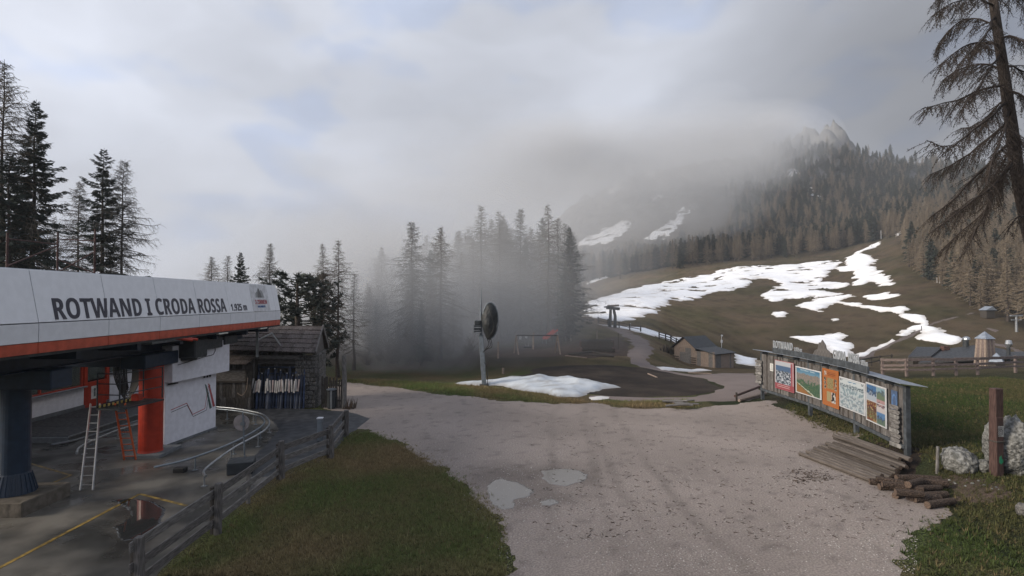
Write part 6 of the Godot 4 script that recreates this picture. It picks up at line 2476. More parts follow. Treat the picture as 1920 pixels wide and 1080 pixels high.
func make_far_things() -> void:
	rng.seed = 95
	var mb: MB
	# snow gun
	var g := hit(908, 722, 30.0)
	var t := thing("snow_gun", "covered snow gun on a tall grey mast above the dirty snow", "snow gun", g)
	mb = MB.new()
	mb.beam(Vector3.DOWN * 0.1, Vector3(-0.25, 3.8, 0), 0.34, 0.34, Vector3.RIGHT, 0.02)
	obj("lower_mast", mb, M.grey_steel, t)
	mb = MB.new()
	mb.tube([Vector3(-0.25, 3.8, 0), Vector3(-0.28, 5.9, 0), Vector3(-0.2, 7.4, 0)], [0.11, 0.07, 0.012], 9)
	obj("upper_mast", mb, M.grey_steel, t)
	mb = MB.new()
	mb.box(Vector3(0.0, 0.05, 0), Vector3(0.7, 0.1, 0.7), Basis(), 0.02)
	obj("foot_plate", mb, M.dark_steel, t)
	mb = MB.new()
	for k in 3:
		mb.box(Vector3(-0.52, 4.05 + 0.22 * k, 0.1), Vector3(0.55, 0.16, 0.6), Basis(), 0.03)
	mb.box(Vector3(-0.5, 4.75, 0.1), Vector3(0.46, 0.34, 0.5), Basis(), 0.05)
	obj("control_box", mb, M.dark_steel, t)
	mb = MB.new()
	mb.box(Vector3(-0.5, 4.02, 0.42), Vector3(0.6, 0.05, 0.04))
	mb.box(Vector3(-0.5, 4.40, 0.42), Vector3(0.6, 0.05, 0.04))
	mb.box(Vector3(-0.78, 4.3, 0.42), Vector3(0.05, 0.7, 0.04))
	obj("box_frame", mb, M.galvanised, t)
	# the fan drum under its crumpled cover
	var sp := SphereMesh.new()
	sp.radial_segments = 56
	sp.rings = 36
	sp.radius = 0.5
	sp.height = 1.0
	var arr := sp.get_mesh_arrays()
	var v: PackedVector3Array = arr[Mesh.ARRAY_VERTEX]
	var nn := FastNoiseLite.new()
	nn.seed = 5
	nn.frequency = 1.7
	for i in v.size():
		var p := v[i]
		var f := 1.0 + 0.22 * absf(nn.get_noise_3d(p.x * 4.0, p.y * 1.1, p.z * 4.0)) - 0.07 * sin(p.y * 9.0 + p.x * 5.0)
		var w := 1.2 * (1.0 - 0.16 * smoothstep(0.0, -0.5, p.y))
		v[i] = Vector3(p.x * w * f, p.y * 2.75 * (0.97 + 0.06 * f), p.z * 1.5 * f)
	arr[Mesh.ARRAY_VERTEX] = v
	var st := SurfaceTool.new()
	st.create_from_arrays(arr)
	st.generate_normals()
	part("drum_cover", st.commit(), M.tarp, t, Transform3D(Basis(Vector3.FORWARD, 0.04), Vector3(0.42, 4.85, 0)))
	mb = MB.new()
	for k in 22:
		var a0 := TAU * k / 22.0
		var a1 := TAU * (k + 1) / 22.0
		mb.tube([Vector3(0.46 + 0.6 * cos(a0), 4.92 + 1.36 * sin(a0), 0.25), Vector3(0.46 + 0.6 * cos(a1), 4.92 + 1.36 * sin(a1), 0.25)], [0.04], 5, false)
	obj("hoop", mb, M.grey_steel, t)
	for k in 3:
		mb = MB.new()
		mb.tube(smooth_path([Vector3(0.2 + 0.14 * k, 3.6, 0.3), Vector3(0.36 + 0.12 * k, 3.15 - 0.1 * k, 0.35), Vector3(0.1 + 0.05 * k, 2.75, 0.3), Vector3(-0.08, 2.5, 0.22)], 0.15), [0.03], 6)
		obj("hose", mb, M.cable, t)
	mb = MB.new()
	mb.tube(smooth_path([Vector3(-0.0, 1.75, 0.22), Vector3(0.18, 1.5, 0.25), Vector3(0.25, 0.8, 0.25), Vector3(0.26, 0.05, 0.25)], 0.15), [0.028], 6)
	mb.tube(smooth_path([Vector3(0.35, 3.7, 0.78), Vector3(0.75, 4.4, 0.85), Vector3(0.55, 5.4, 0.85), Vector3(0.3, 6.1, 0.6)], 0.15), [0.035], 6)
	obj("cable", mb, M.cable, t)

	# lift portal at the foot of the slope
	g = hit(1148, 614, 60.0)
	var top := at(1148, 572, -g.z).y - g.y
	t = thing("lift_portal", "two-legged lift pylon with a heavy dark head before the snow", "pylon", g, Basis(Vector3.UP, -0.25))
	for s in [-1.0, 1.0]:
		mb = MB.new()
		mb.tube([Vector3(s * 0.50, -0.3, 0), Vector3(s * 0.44 + 0.1, top * 0.5, 0), Vector3(s * 0.30, top * 0.80, 0)], [0.34, 0.28, 0.25], 8)
		obj("leg", mb, M.dark_steel, t)
	mb = MB.new()
	mb.box(Vector3(0.15, top * 0.86, 0), Vector3(2.5, top * 0.13, 1.2), Basis(Vector3.FORWARD, 0.10), 0.08)
	mb.box(Vector3(-0.9, top * 0.93, 0), Vector3(1.2, top * 0.06, 1.4), Basis(Vector3.FORWARD, -0.15), 0.05)
	obj("head", mb, M.dark_steel, t)
	mb = MB.new()
	mb.box(Vector3(0.2, top * 0.97, 0), Vector3(2.2, top * 0.09, 0.9), Basis(Vector3.FORWARD, -0.06), 0.08)
	obj("top_cover", mb, M.wood_pale, t)

	# fences
	var feet := []
	for e in [[1122, 606], [1140, 610], [1161, 615], [1181, 619], [1201, 623]]:
		feet.append(hit(e[0], e[1], 60.0))
	fence_run("far dark rail fence beside the lift portal", feet, 1.2, [[0.55, 0.14], [1.0, 0.14]], M.wood_dark, 0.2)
	feet = []
	for e in [[1236, 636], [1248, 639], [1258, 642], [1268, 648], [1277, 655]]:
		feet.append(hit(e[0], e[1], 50.0))
	fence_run("short dark rail fence running down to the barn", feet, 1.3, [[0.4, 0.14], [0.8, 0.14], [1.2, 0.14]], M.wood_dark, 0.18)
	feet = []
	for e in [[1655, 705], [1700, 706], [1750, 705], [1793, 704], [1833, 703], [1904, 699], [1990, 696]]:
		feet.append(hit(e[0], e[1], 36.0))
	rng.seed = 96
	fence_run("three-rail brown timber fence along the meadow before the dark roofs", feet, 1.62, [[0.62, 0.17], [1.0, 0.20], [1.48, 0.24]], M.fence_wood, 0.20)
	feet = []
	for e in [[1612, 690], [1634, 686], [1650, 682], [1672, 680]]:
		feet.append(hit(e[0], e[1], 50.0))
	fence_run("short dark fence piece behind the letters of the sign board", feet, 1.3, [[0.55, 0.14], [1.1, 0.16]], M.wood_dark, 0.15)
	# barrier beside the board
	feet = []
	for e in [[1381, 752], [1430, 738]]:
		feet.append(hit(e[0], e[1], 30.0))
	t = thing("log_barrier", "low log barrier left of the sign board on the yard edge", "barrier", feet[0])
	for k in 2:
		mb = MB.new()
		mb.beam(feet[k] - feet[0], feet[k] - feet[0] + Vector3.UP * 0.55, 0.10, 0.10, Vector3.RIGHT)
		obj("post", mb, M.wood_dark, t)
	mb = MB.new()
	mb.tube([Vector3(-0.1, 0.32, 0), feet[1] - feet[0] + Vector3.UP * 0.55], [0.08], 8)
	obj("log", mb, M.wood_brown, t)
	mb = MB.new()
	mb.tube([Vector3(0, 0.1, 0.4), feet[1] - feet[0] + Vector3(0, 0.12, 0.5)], [0.09], 8)
	obj("log", mb, M.wood_pale, t)

	make_barn()
	make_playground()
	make_roofs()
	# marker posts
	for e in [[1353, 652, 628, 0.10, "white-topped signal post standing behind the barn roof", 2], [1182, 612, 606, 0.14, "short white stake beyond the far rail fence", 1], [1652, 448, 432, 0.35, "thin pale post on the ridge above the snow tongue", 1], [1634, 464, 458, 0.5, "stubby post on the snow line along the ridge", 1], [1757, 530, 520, 0.25, "left one of the two pale posts at the forest edge", 1], [1762, 531, 519, 0.25, "right one of the two pale posts at the forest edge", 1], [1728, 621, 611, 0.16, "dark stake in the snow tongue by the footpath", 0]]:
		g = hit(e[0], e[1], 50.0, 600.0)
		var h := at(e[0], e[2], -g.z).y - g.y
		t = thing("marker_stake", e[4], "post", g)
		mb = MB.new()
		mb.tube([Vector3(0, -0.3, 0), Vector3(0, h, 0)], [e[3] * 0.45], 7)
		obj("pole", mb, M.white_paint if e[5] else M.wood_dark, t)
		if e[5] == 2:
			mb = MB.new()
			mb.box(Vector3(0.08, h * 0.95, 0), Vector3(0.34, 0.30, 0.2), Basis(), 0.03)
			mb.box(Vector3(0.0, h * 0.5, 0.05), Vector3(0.34, 0.6, 0.26), Basis(), 0.04)
			obj("signal_head", mb, M.white_paint, t)
	# ski lift pylon far right
	g = hit(1906, 622, 60.0, 500.0)
	var ph := at(1906, 592, -g.z).y - g.y
	t = thing("lift_pylon", "slim grey T-shaped lift pylon below the forest on the right", "pylon", g)
	mb = MB.new()
	mb.tube([Vector3(0, -0.3, 0), Vector3(0, ph, 0)], [0.28, 0.2], 8)
	obj("shaft", mb, M.galvanised, t)
	mb = MB.new()
	mb.box(Vector3(0, ph, 0), Vector3(2.6, 0.3, 0.4), Basis(), 0.05)
	mb.box(Vector3(0, ph - 0.9, 0), Vector3(2.2, 0.2, 0.3), Basis(), 0.05)
	obj("cross_arm", mb, M.galvanised, t)
	# utility box in the forest edge, pale roof
	g = hit(1852, 596, 60.0, 500.0)
	t = thing("forest_hut", "little hut with pale metal roof at the forest edge", "hut", g)
	mb = MB.new()
	mb.box(Vector3(0, 0.9, 0), Vector3(2.0, 1.8, 1.8))
	obj("wall", mb, M.wood_dark, t)
	mb = MB.new()
	mb.extrude([[-1.3, 0], [1.3, 0], [0.3, 0.9]], Vector3(0, 1.8, -1.1), Vector3.RIGHT, Vector3.UP, 2.2)
	obj("roof", mb, M.zinc, t)
	# planks lying on the far ground
	for e in [[1215, 702, 1232, 709, "pole"], [1060, 668, 1100, 672, "pole"], [1290, 700, 1334, 702, "pole"]]:
		var a := hit(e[0], e[1], 34.0)
		var b := hit(e[2], e[3], 34.0)
		mb = MB.new()
		mb.tube([a - a + Vector3.UP * 0.06, b - a + Vector3.UP * 0.06], [0.06], 7)
		var o := thing_mesh("lying_pole", mb, M.wood_pale, a)
		tag(o, "pale pole lying on the ground " + ("by the gravel path bend" if e[0] == 1215 else ("below the timber beds" if e[0] == 1060 else "before the barn")), "pole")


func make_barn() -> void:
	rng.seed = 97
	var c := hit(1340, 690, 40.0)
	var ax := Vector3(0.80, 0, -0.60).normalized()       # along the right-hand wall, away to the right
	var bx := Vector3(-0.60, 0, -0.80).normalized()      # along the gable wall, away to the left
	var t := thing("barn", "small grey wooden barn with dark roof and a lean-to in front", "barn", c, Basis(ax, Vector3.UP, -bx))
	# local: x along ax, z negative along bx
	var d := -c.z
	var eave := (690.0 - 667.0) * d / F + 0.1
	var W := 4.3
	var L := 2.9
	var pale := [M.wood_pale, M.wood_grey]
	planks(t, pale, Vector3(0, 0, 0), Vector3.RIGHT, 15, W / 15.0, -0.5, eave)
	planks(t, pale, Vector3(0, 0, -L), Vector3(0, 0, 1), 10, L / 10.0, -0.5, eave + 0.3)
	var mb := MB.new()
	var me := eave + 0.62
	# main body behind
	planks(t, pale, Vector3(0, 0, -L - 3.3), Vector3(0, 0, 1), 11, 0.3, -0.3, me)
	mb.extrude([[0, me], [-1.75, me + 1.35], [-3.5, me]], Vector3(0.02, 0, -L + 0.1), Vector3(0, 0, 1), Vector3.UP, 0.05)
	obj("gable", mb, M.wood_pale, t)
	mb = MB.new()
	mb.box(Vector3(W * 0.5, me * 0.5 - 0.2, -L - 3.25), Vector3(W, me, 0.06))
	mb.box(Vector3(W, me * 0.5 - 0.2, -L - 1.6), Vector3(0.06, me, 3.3))
	mb.box(Vector3(W, eave * 0.5 - 0.2, -L * 0.5), Vector3(0.06, eave, L))
	mb.box(Vector3(W * 0.5, me * 0.5 - 0.1, -L + 0.02), Vector3(W - 0.1, me, 0.06))
	obj("wall", mb, M.wood_grey, t)
	var zc := -L - 1.65
	for s in [1.0, -1.0]:
		mb = MB.new()
		var e0 := Vector3(-0.35, me - 0.15, zc + s * 2.05)
		var r0 := Vector3(-0.35, me + 1.42, zc)
		mb.extrude([[0, 0], [W + 0.7, 0], [W + 0.7, r0.distance_to(e0)], [0, r0.distance_to(e0)]], e0, Vector3.RIGHT, (r0 - e0).normalized(), 0.07 * s)
		obj("roof", mb, M.slate, t)
	mb = MB.new()
	var le := Vector3(-0.2, eave + 0.03, 0.3)
	var lr := Vector3(-0.2, me + 0.02, -L + 0.12)
	mb.extrude([[0, 0], [W + 0.4, 0], [W + 0.4, le.distance_to(lr)], [0, le.distance_to(lr)]], le, Vector3.RIGHT, (lr - le).normalized(), 0.07)
	obj("lean_to_roof", mb, M.slate, t)
	mb = MB.new()
	mb.box(Vector3(-0.02, 0.7, -L - 1.6), Vector3(0.06, 2.0, 1.5))
	obj("door", mb, M.wood_grey, t)
	for q in [-L - 3.0, -L - 0.3]:
		for k in 4:
			mb = MB.new()
			mb.beam(Vector3(-0.12, 0.2 + 0.28 * k, q - 0.35), Vector3(-0.12, 0.2 + 0.28 * k, q + 0.5), 0.05, 0.09)
			obj("ladder_rack", mb, M.wood_dark, t)
	# dark brushwood fence left of the barn
	var f := hit(1258, 664, 50.0)
	mb = MB.new()
	for k in 60:
		var p := Vector3(rng.randf_range(-1.6, 1.4), 0, rng.randf_range(-0.4, 0.4))
		mb.twig(p, p + Vector3(rng.randf_range(-0.2, 0.2), rng.randf_range(0.9, 1.7), 0), 0.09)
	tag(thing_mesh("brushwood_stack", mb, M.wood_dark, f), "dark stacked brushwood left of the barn gable", "brushwood")


func make_playground() -> void:
	rng.seed = 98
	var mb: MB
	# swing
	var a := hit(968, 664, 50.0)
	var b := hit(1043, 660, 50.0)
	b.z = a.z
	b.y = a.y
	var t := thing("swing_set", "pale post swing frame in front of the misty playhouse", "swing", a)
	var h := at(968, 629, -a.z).y - a.y
	for p in [Vector3.ZERO, b - a]:
		for s in [-0.5, 0.5]:
			mb = MB.new()
			mb.tube([p + Vector3(s * 0.5, 0, s * 1.4), p + Vector3(0, h, 0)], [0.08], 7)
			obj("leg", mb, M.wood_pale, t)
	mb = MB.new()
	mb.tube([Vector3(0, h, 0), b - a + Vector3(0, h, 0)], [0.08], 7)
	obj("cross_bar", mb, M.wood_dark, t)
	for e in [[0.16, 0.22], [0.34, 0.28]]:
		mb = MB.new()
		mb.tube([(b - a) * e[0] + Vector3.UP * h, (b - a) * (0.20 + e[0] * 0.25) + Vector3(0, h * 0.4, 0)], [0.03], 5)
		obj("chain", mb, M.pale_pad, t)
	mb = MB.new()
	mb.box((b - a) * 0.27 + Vector3(0, h * 0.38, 0), Vector3(0.9, 0.14, 0.5), Basis(), 0.04)
	obj("seat", mb, M.dark_steel, t)
	# playhouse
	var g := hit(985, 658, 60.0)
	g = ground(985, 78.0)
	var k := -g.z / F
	t = thing("playhouse", "dark wooden playhouse on stilts behind the swing", "playhouse", g)
	var dk := at(985, 640, 78.0).y - g.y
	for sx in [-1.0, 1.0]:
		for sz in [-1.0, 1.0]:
			mb = MB.new()
			mb.beam(Vector3(sx * 1.0, -0.2, sz * 0.9), Vector3(sx * 1.0, dk + 1.2, sz * 0.9), 0.14, 0.14, Vector3.RIGHT)
			obj("stilt", mb, M.wood_dark, t)
	mb = MB.new()
	mb.box(Vector3(0, dk + 0.55, 0), Vector3(2.2, 1.2, 1.9), Basis(), 0.02)
	obj("cabin", mb, M.wood_dark, t)
	mb = MB.new()
	mb.extrude([[-1.6, 0], [1.6, 0], [0, 1.25]], Vector3(0, dk + 1.15, -1.2), Vector3.RIGHT, Vector3.UP, 2.4)
	obj("roof", mb, M.wood_dark, t)
	mb = MB.new()
	mb.box(Vector3(-0.7, dk + 0.55, 0.98), Vector3(0.34, 0.5, 0.03))
	mb.box(Vector3(0.1, dk + 0.7, 0.98), Vector3(0.34, 0.4, 0.03))
	obj("notice", mb, M.paper, t)
	# red slide
	var s0 := at(1042, 620, 76.0)
	var s1 := at(1021, 636, 74.0)
	g = ground(1032, 75.0)
	t = thing("slide", "bright red slide right of the misty playhouse", "slide", g)
	var dd := (s1 - s0).normalized()
	var sd := dd.cross(Vector3.UP).normalized()
	mb = MB.new()
	mb.beam(s0 - g, s1 - g, 0.6, 0.06)
	mb.beam(s0 - g + sd * 0.32 + Vector3.UP * 0.1, s1 - g + sd * 0.32 + Vector3.UP * 0.1, 0.05, 0.28)
	mb.beam(s0 - g - sd * 0.32 + Vector3.UP * 0.1, s1 - g - sd * 0.32 + Vector3.UP * 0.1, 0.05, 0.28)
	obj("chute", mb, M.red_slide, t)
	for e in [s0, s1]:
		for q in [-0.3, 0.3]:
			mb = MB.new()
			var p: Vector3 = e - g + sd * q
			mb.tube([Vector3(p.x, -0.2, p.z), p], [0.05], 6)
			obj("leg", mb, M.grey_steel, t)
	# timber beds
	for e in [[1120, 653, 10.0, 1.1, "upper raised timber bed beside the gravel path"], [1122, 660, 8.0, 0.55, "lower timber bed beside the gravel path"], [1120, 643, 9.0, 0.5, "farthest timber bed below the lift portal"]]:
		g = hit(e[0], e[1], 50.0)
		var w := 60.0 * -g.z / F
		t = thing("timber_bed", e[4], "planter", g)
		for q in [[0.0, 0.0], [0.0, -1.4]]:
			mb = MB.new()
			mb.beam(Vector3(-w * 0.5, e[3] * 0.35, q[1]), Vector3(w * 0.5, e[3] * 0.35, q[1]), 0.14, e[3] * 0.7)
			obj("board", mb, M.wood_dark, t)
		for q in [-0.5, 0.5]:
			mb = MB.new()
			mb.beam(Vector3(w * q, e[3] * 0.35, 0), Vector3(w * q, e[3] * 0.35, -1.4), 0.14, e[3] * 0.7)
			obj("board", mb, M.wood_brown, t)
		mb = MB.new()
		mb.box(Vector3(0, e[3] * 0.28, -0.7), Vector3(w - 0.1, e[3] * 0.5, 1.3))
		obj("soil", mb, M.dirt_fill, t)
	var l0 := hit(1066, 666, 50.0)
	var l1 := hit(1150, 670, 50.0)
	var l2 := hit(1110, 662, 50.0)
	t = thing("log_border", "long dark log border around the sand below the beds", "border", l0)
	for e in [[l0, l1], [l0, l2], [l2, l1]]:
		mb = MB.new()
		mb.tube([e[0] - l0 + Vector3.UP * 0.1, e[1] - l0 + Vector3.UP * 0.1], [0.14], 7)
		obj("log", mb, M.wood_dark, t)
	for e in [[934, 672, 641, "slim pale post left of the swing frame"], [1000, 655, 624, "thin post of the playground behind the swing seat"], [1070, 640, 628, "light wooden figure-like stump beside the red slide"], [1119, 635, 620, "thin stake among the timber beds"], [1159, 655, 625, "tall thin rod beside the gravel path"], [943, 701, 690, "short stake above the dirty snow"]]:
		g = hit(e[0], e[1], 40.0)
		h = at(e[0], e[2], -g.z).y - g.y
		mb = MB.new()
		mb.tube([Vector3(0, -0.2, 0), Vector3(0.02, h, 0)], [0.10 if e[0] != 1159 else 0.05], 7)
		tag(thing_mesh("stake", mb, M.wood_pale if e[0] != 1159 else M.wood_dark, g), e[3], "stake")


func make_roofs() -> void:
	rng.seed = 99
	var mb: MB
	var d := 80.0
	var o := ground(1790, d)
	var yb := o.y
	var t := thing("lodge", "low dark slate roofed lodge behind the three-rail fence", "building", o)
	# main gabled roof, ridge seen from (1747,657) to (1835,646)
	var eave_y := at(1790, 676, d).y - yb
	var P := func(px: float, py: float, dd: float) -> Vector3: return at(px, py, dd) - o
	for e in [
			[[1702, 669], [1745, 668], [1766, 651], [1719, 650], 74.0, 80.0],
			[[1722, 680], [1836, 672], [1836, 646], [1750, 657], 72.0, 80.0],
			[[1828, 672], [1900, 668], [1884, 655], [1836, 646], 73.0, 80.0],
			[[1860, 672], [1935, 668], [1925, 659], [1874, 660], 80.0, 85.0]]:
		mb = MB.new()
		var q0: Vector3 = P.call(e[0][0], e[0][1], e[4])
		var q1: Vector3 = P.call(e[1][0], e[1][1], e[4])
		var q2: Vector3 = P.call(e[2][0], e[2][1], e[5])
		var q3: Vector3 = P.call(e[3][0], e[3][1], e[5])
		mb.quad(q0, q1, q2, q3)
		var dn := Vector3.DOWN * 0.18
		mb.quad(q0 + dn, q1 + dn, q1, q0)
		mb.quad(q3 + dn, q0 + dn, q0, q3)
		mb.quad(q1 + dn, q2 + dn, q2, q1)
		mb.quad(q2, q2 + dn, q3 + dn, q3)
		mb.quad(q3 + dn, q2 + dn, q1 + dn, q0 + dn)
		obj("roof", mb, M.slate, t)
		mb = MB.new()
		mb.beam(q0 + Vector3(0, -0.1, 0.06), q1 + Vector3(0, -0.1, 0.06), 0.05, 0.22)
		mb.beam(q0 + Vector3(0, -0.06, 0.06), q3 + Vector3(0, -0.06, 0.06), 0.05, 0.2)
		obj("barge_board", mb, M.wood_board, t)
	mb = MB.new()
	var w0: Vector3 = P.call(1712, 676, 76.0)
	var w1: Vector3 = P.call(1900, 672, 76.0)
	mb.box(Vector3((w0.x + w1.x) * 0.5, w0.y * 0.5 - 0.2, w0.z - 1.5), Vector3(w1.x - w0.x, w0.y + 0.2, 3.0))
	obj("wall", mb, M.wood_dark, t)
	var c: Vector3 = P.call(1772, 660, 79.0)
	mb = MB.new()
	mb.box(c + Vector3(0, 0.2, 0), Vector3(0.9, 1.3, 0.7), Basis(), 0.03)
	obj("brick_chimney", mb, M.chimney_red, t)
	c = P.call(1811, 654, 79.5)
	mb = MB.new()
	mb.lathe(c + Vector3.DOWN * 0.4, [[0.36, 0.0], [0.36, 1.7]], 14)
	var ch := obj("chimney", mb, M.dark_steel, t)
	mb = MB.new()
	mb.lathe(c + Vector3(0.1, 1.3, 0), [[0.0, 0.02], [0.5, 0.0], [0.46, 0.25], [0.22, 0.42], [0.0, 0.46]], 14)
	obj("cowl", mb, M.galvanised, ch)
	# wooden tower
	var b := ground(1845, 68.0)
	t = thing("wooden_tower", "pale boarded chimney tower with a small pyramid roof", "tower", b)
	var k := 68.0 / F
	var low := at(1845, 690, 68.0).y - b.y
	var up := at(1845, 634, 68.0).y - b.y
	for s in 4:
		var rot := Basis(Vector3.UP, s * PI * 0.5 + 0.2)
		for j in 5:
			mb = MB.new()
			var x0 := lerpf(-0.5, 0.5, (j + 0.5) / 5.0)
			mb.beam(rot * Vector3(x0 * 1.55, 0, 0.80), rot * Vector3(x0 * 1.12, up, 0.58), 0.24, 0.04, rot * Vector3.BACK, 0.005)
			obj("plank", mb, [M.wood_pale, M.fence_wood][j % 2], t)
	mb = MB.new()
	mb.box(Vector3(0, up * 0.5, 0), Vector3(0.9, up - 0.1, 0.9))
	obj("core", mb, M.wood_dark, t)
	mb = MB.new()
	var ap := Vector3(0, at(1845, 621, 68.0).y - b.y, 0)
	var cr := []
	for s in 4:
		var q := Basis(Vector3.UP, s * PI * 0.5 + 0.2 + PI * 0.25) * Vector3(0, 0, 1.02)
		cr.append(q + Vector3.UP * (up - 0.06))
	for s in 4:
		mb.tri(cr[s], cr[(s + 1) % 4], ap)
	mb.quad(cr[3], cr[2], cr[1], cr[0])
	obj("roof", mb, M.zinc, t)
	# little lantern roofs right of the tower
	b = ground(1866, 66.0)
	t = thing("ridge_lantern", "blue-grey two-tier lantern roof right of the wooden tower", "roof lantern", b)
	var y0 := at(1866, 678, 66.0).y - b.y
	mb = MB.new()
	mb.lathe(Vector3(0, y0, 0), [[0.95, 0.0], [0.7, 0.35], [0.45, 0.36], [0.4, 0.6], [0.5, 0.62], [0.0, 1.05]], 4)
	obj("roof", mb, M.zinc, t)
	mb = MB.new()
	mb.box(Vector3(0, y0 * 0.5, 0), Vector3(1.1, y0, 1.1))
	obj("body", mb, M.wood_dark, t)
	# cowl on a pole
	b = ground(1889, 74.0)
	t = thing("wind_gauge", "pale wind cowl on a short dark pole beside the winding path", "gauge", b)
	var y1 := at(1888, 652, 74.0).y - b.y
	var y2 := at(1888, 638, 74.0).y - b.y
	mb = MB.new()
	mb.tube([Vector3(0, 0, 0), Vector3(0, y1, 0)], [0.2], 8)
	obj("pole", mb, M.dark_steel, t)
	mb = MB.new()
	mb.lathe(Vector3(0.05, y1, 0), [[0.12, 0.0], [0.26, 0.2], [0.42, 0.5], [0.30, y2 - y1], [0.0, y2 - y1 + 0.05]], 10)
	obj("cowl", mb, M.galvanised, t)


# ---------------------------------------------------------------- grass
func make_grass() -> void:
	rng.seed = 111
	var mb := MB.new()
	for k in 6:
		var a := k * 1.05 + rng.randf()
		var d := Vector3(cos(a), 0, sin(a))
		var r := rng.randf_range(0.0, 0.03)
		var w := d.cross(Vector3.UP) * 0.006
		var tip := d * (r + rng.randf_range(0.01, 0.05)) + Vector3.UP * rng.randf_range(0.035, 0.075)
		mb.tri(d * r - w, d * r + w, tip)
	var blade := mb.mesh()
	var areas := [
		["lawn_grass", "short olive lawn between the plank fence and gravel yard", outline([[300, 1080], [440, 985], [530, 903], [624, 862], [655, 822], [690, 810], [745, 833], [800, 865], [860, 908], [898, 942], [920, 965], [934, 995], [950, 1080]]), 52000, 1.0],
		["meadow_grass", "green meadow grass behind the sign board and around the boulders", outline([[1480, 772], [1545, 803], [1608, 826], [1650, 850], [1740, 876], [1800, 938], [1790, 968], [1745, 995], [1705, 1080], [2050, 1080], [2050, 700], [1652, 708], [1640, 715], [1490, 745]]), 60000, 1.35],
		["verge_grass", "dry grass verge between the yard and the dirty snow", outline([[640, 712], [700, 712], [820, 720], [900, 725], [1000, 737], [1060, 748], [1100, 754], [1300, 752], [1300, 764], [1190, 764], [1110, 754], [1040, 755], [950, 749], [850, 738], [760, 727], [700, 719]]), 16000, 1.5],
	]
	for e in areas:
		var poly: PackedVector2Array = e[2]
		var lo := poly[0]
		var hi := poly[0]
		for p in poly:
			lo = lo.min(p)
			hi = hi.max(p)
		hi.x = minf(hi.x, 42.0)
		var tr := []
		var cl := []
		var want: int = e[3]
		var tries := 0
		while tr.size() < want and tries < want * 6:
			tries += 1
			var p := Vector2(rng.randf_range(lo.x, hi.x), rng.randf_range(lo.y, hi.y))
			if not Geometry2D.is_point_in_polygon(p, poly):
				if rng.randf() > 0.35 or poly_sd(p, poly) < -absf(rng.randfn(0.0, 0.32)):
					continue
			var c := grass_colour(p.x, p.y)
			if e[0] == "meadow_grass":
				c = c.lerp(Color(0.026, 0.046, 0.012), 0.66) * 0.8
			var tone := rng.randf_range(0.7, 1.45)
			if rng.randf() < 0.13:
				c = Color(0.12, 0.095, 0.05)
			tr.append(Transform3D(Basis(Vector3.UP, rng.randf() * 6.3).scaled(Vector3.ONE * e[4] * rng.randf_range(0.6, 1.3) * (1.9 if rng.randf() < 0.07 else 1.0)), Vector3(p.x, hgt(p.x, p.y), -p.y)))
			cl.append(Color(c.r * tone, c.g * tone, c.b * tone))
		var mm := MultiMesh.new()
		mm.transform_format = MultiMesh.TRANSFORM_3D
		mm.use_colors = true
		mm.mesh = blade
		mm.instance_count = tr.size()
		for i in tr.size():
			mm.set_instance_transform(i, tr[i])
			mm.set_instance_color(i, cl[i])
		var mi := MultiMeshInstance3D.new()
		mi.name = e[0]
		mi.multimesh = mm
		mi.material_override = M.grass_blade
		add_child(mi)
		mi.set_meta("kind", "stuff")
		mi.set_meta("label", e[1])
	# loose stones on the gravel
	var st := MB.new()
	for k in 4:
		var a0 := TAU * k / 4.0
		var a1 := TAU * (k + 1) / 4.0
		st.tri(Vector3(cos(a1), 0.1, sin(a1)), Vector3(cos(a0), 0.1, sin(a0)), Vector3(0.1, 0.75, 0.0))
	var ym := MultiMesh.new()
	ym.transform_format = MultiMesh.TRANSFORM_3D
	ym.use_colors = true
	ym.mesh = st.mesh()
	var yt := []
	while yt.size() < 9000:
		var p := flat(rng.randf_range(700, 1720), rng.randf_range(770, 1075), 0.01)
		if p.x < -3.0 - 0.35 * (-p.z - 22.0) and -p.z < 26.0 or p.x > 14.0:
			continue
		if nf.get_noise_2d(p.x * 1.5, p.z * 1.5) < rng.randf_range(-0.4, 0.3):
			continue
		var s := rng.randf_range(0.008, 0.026)
		yt.append(Transform3D(Basis(Vector3.UP, rng.randf() * 6.0).scaled(Vector3(s, s * 0.8, s * rng.randf_range(0.6, 1.3))), p))
	ym.instance_count = yt.size()
	for i in yt.size():
		var tone := rng.randf_range(0.10, 0.42)
		ym.set_instance_transform(i, yt[i])
		ym.set_instance_color(i, Color(tone, tone * 0.93, tone * 0.87))
	var yi := MultiMeshInstance3D.new()
	yi.name = "loose_stones"
	yi.multimesh = ym
	yi.material_override = M.grass_blade
	add_child(yi)
	yi.set_meta("kind", "stuff")
	yi.set_meta("label", "loose little stones strewn over the gravel yard")


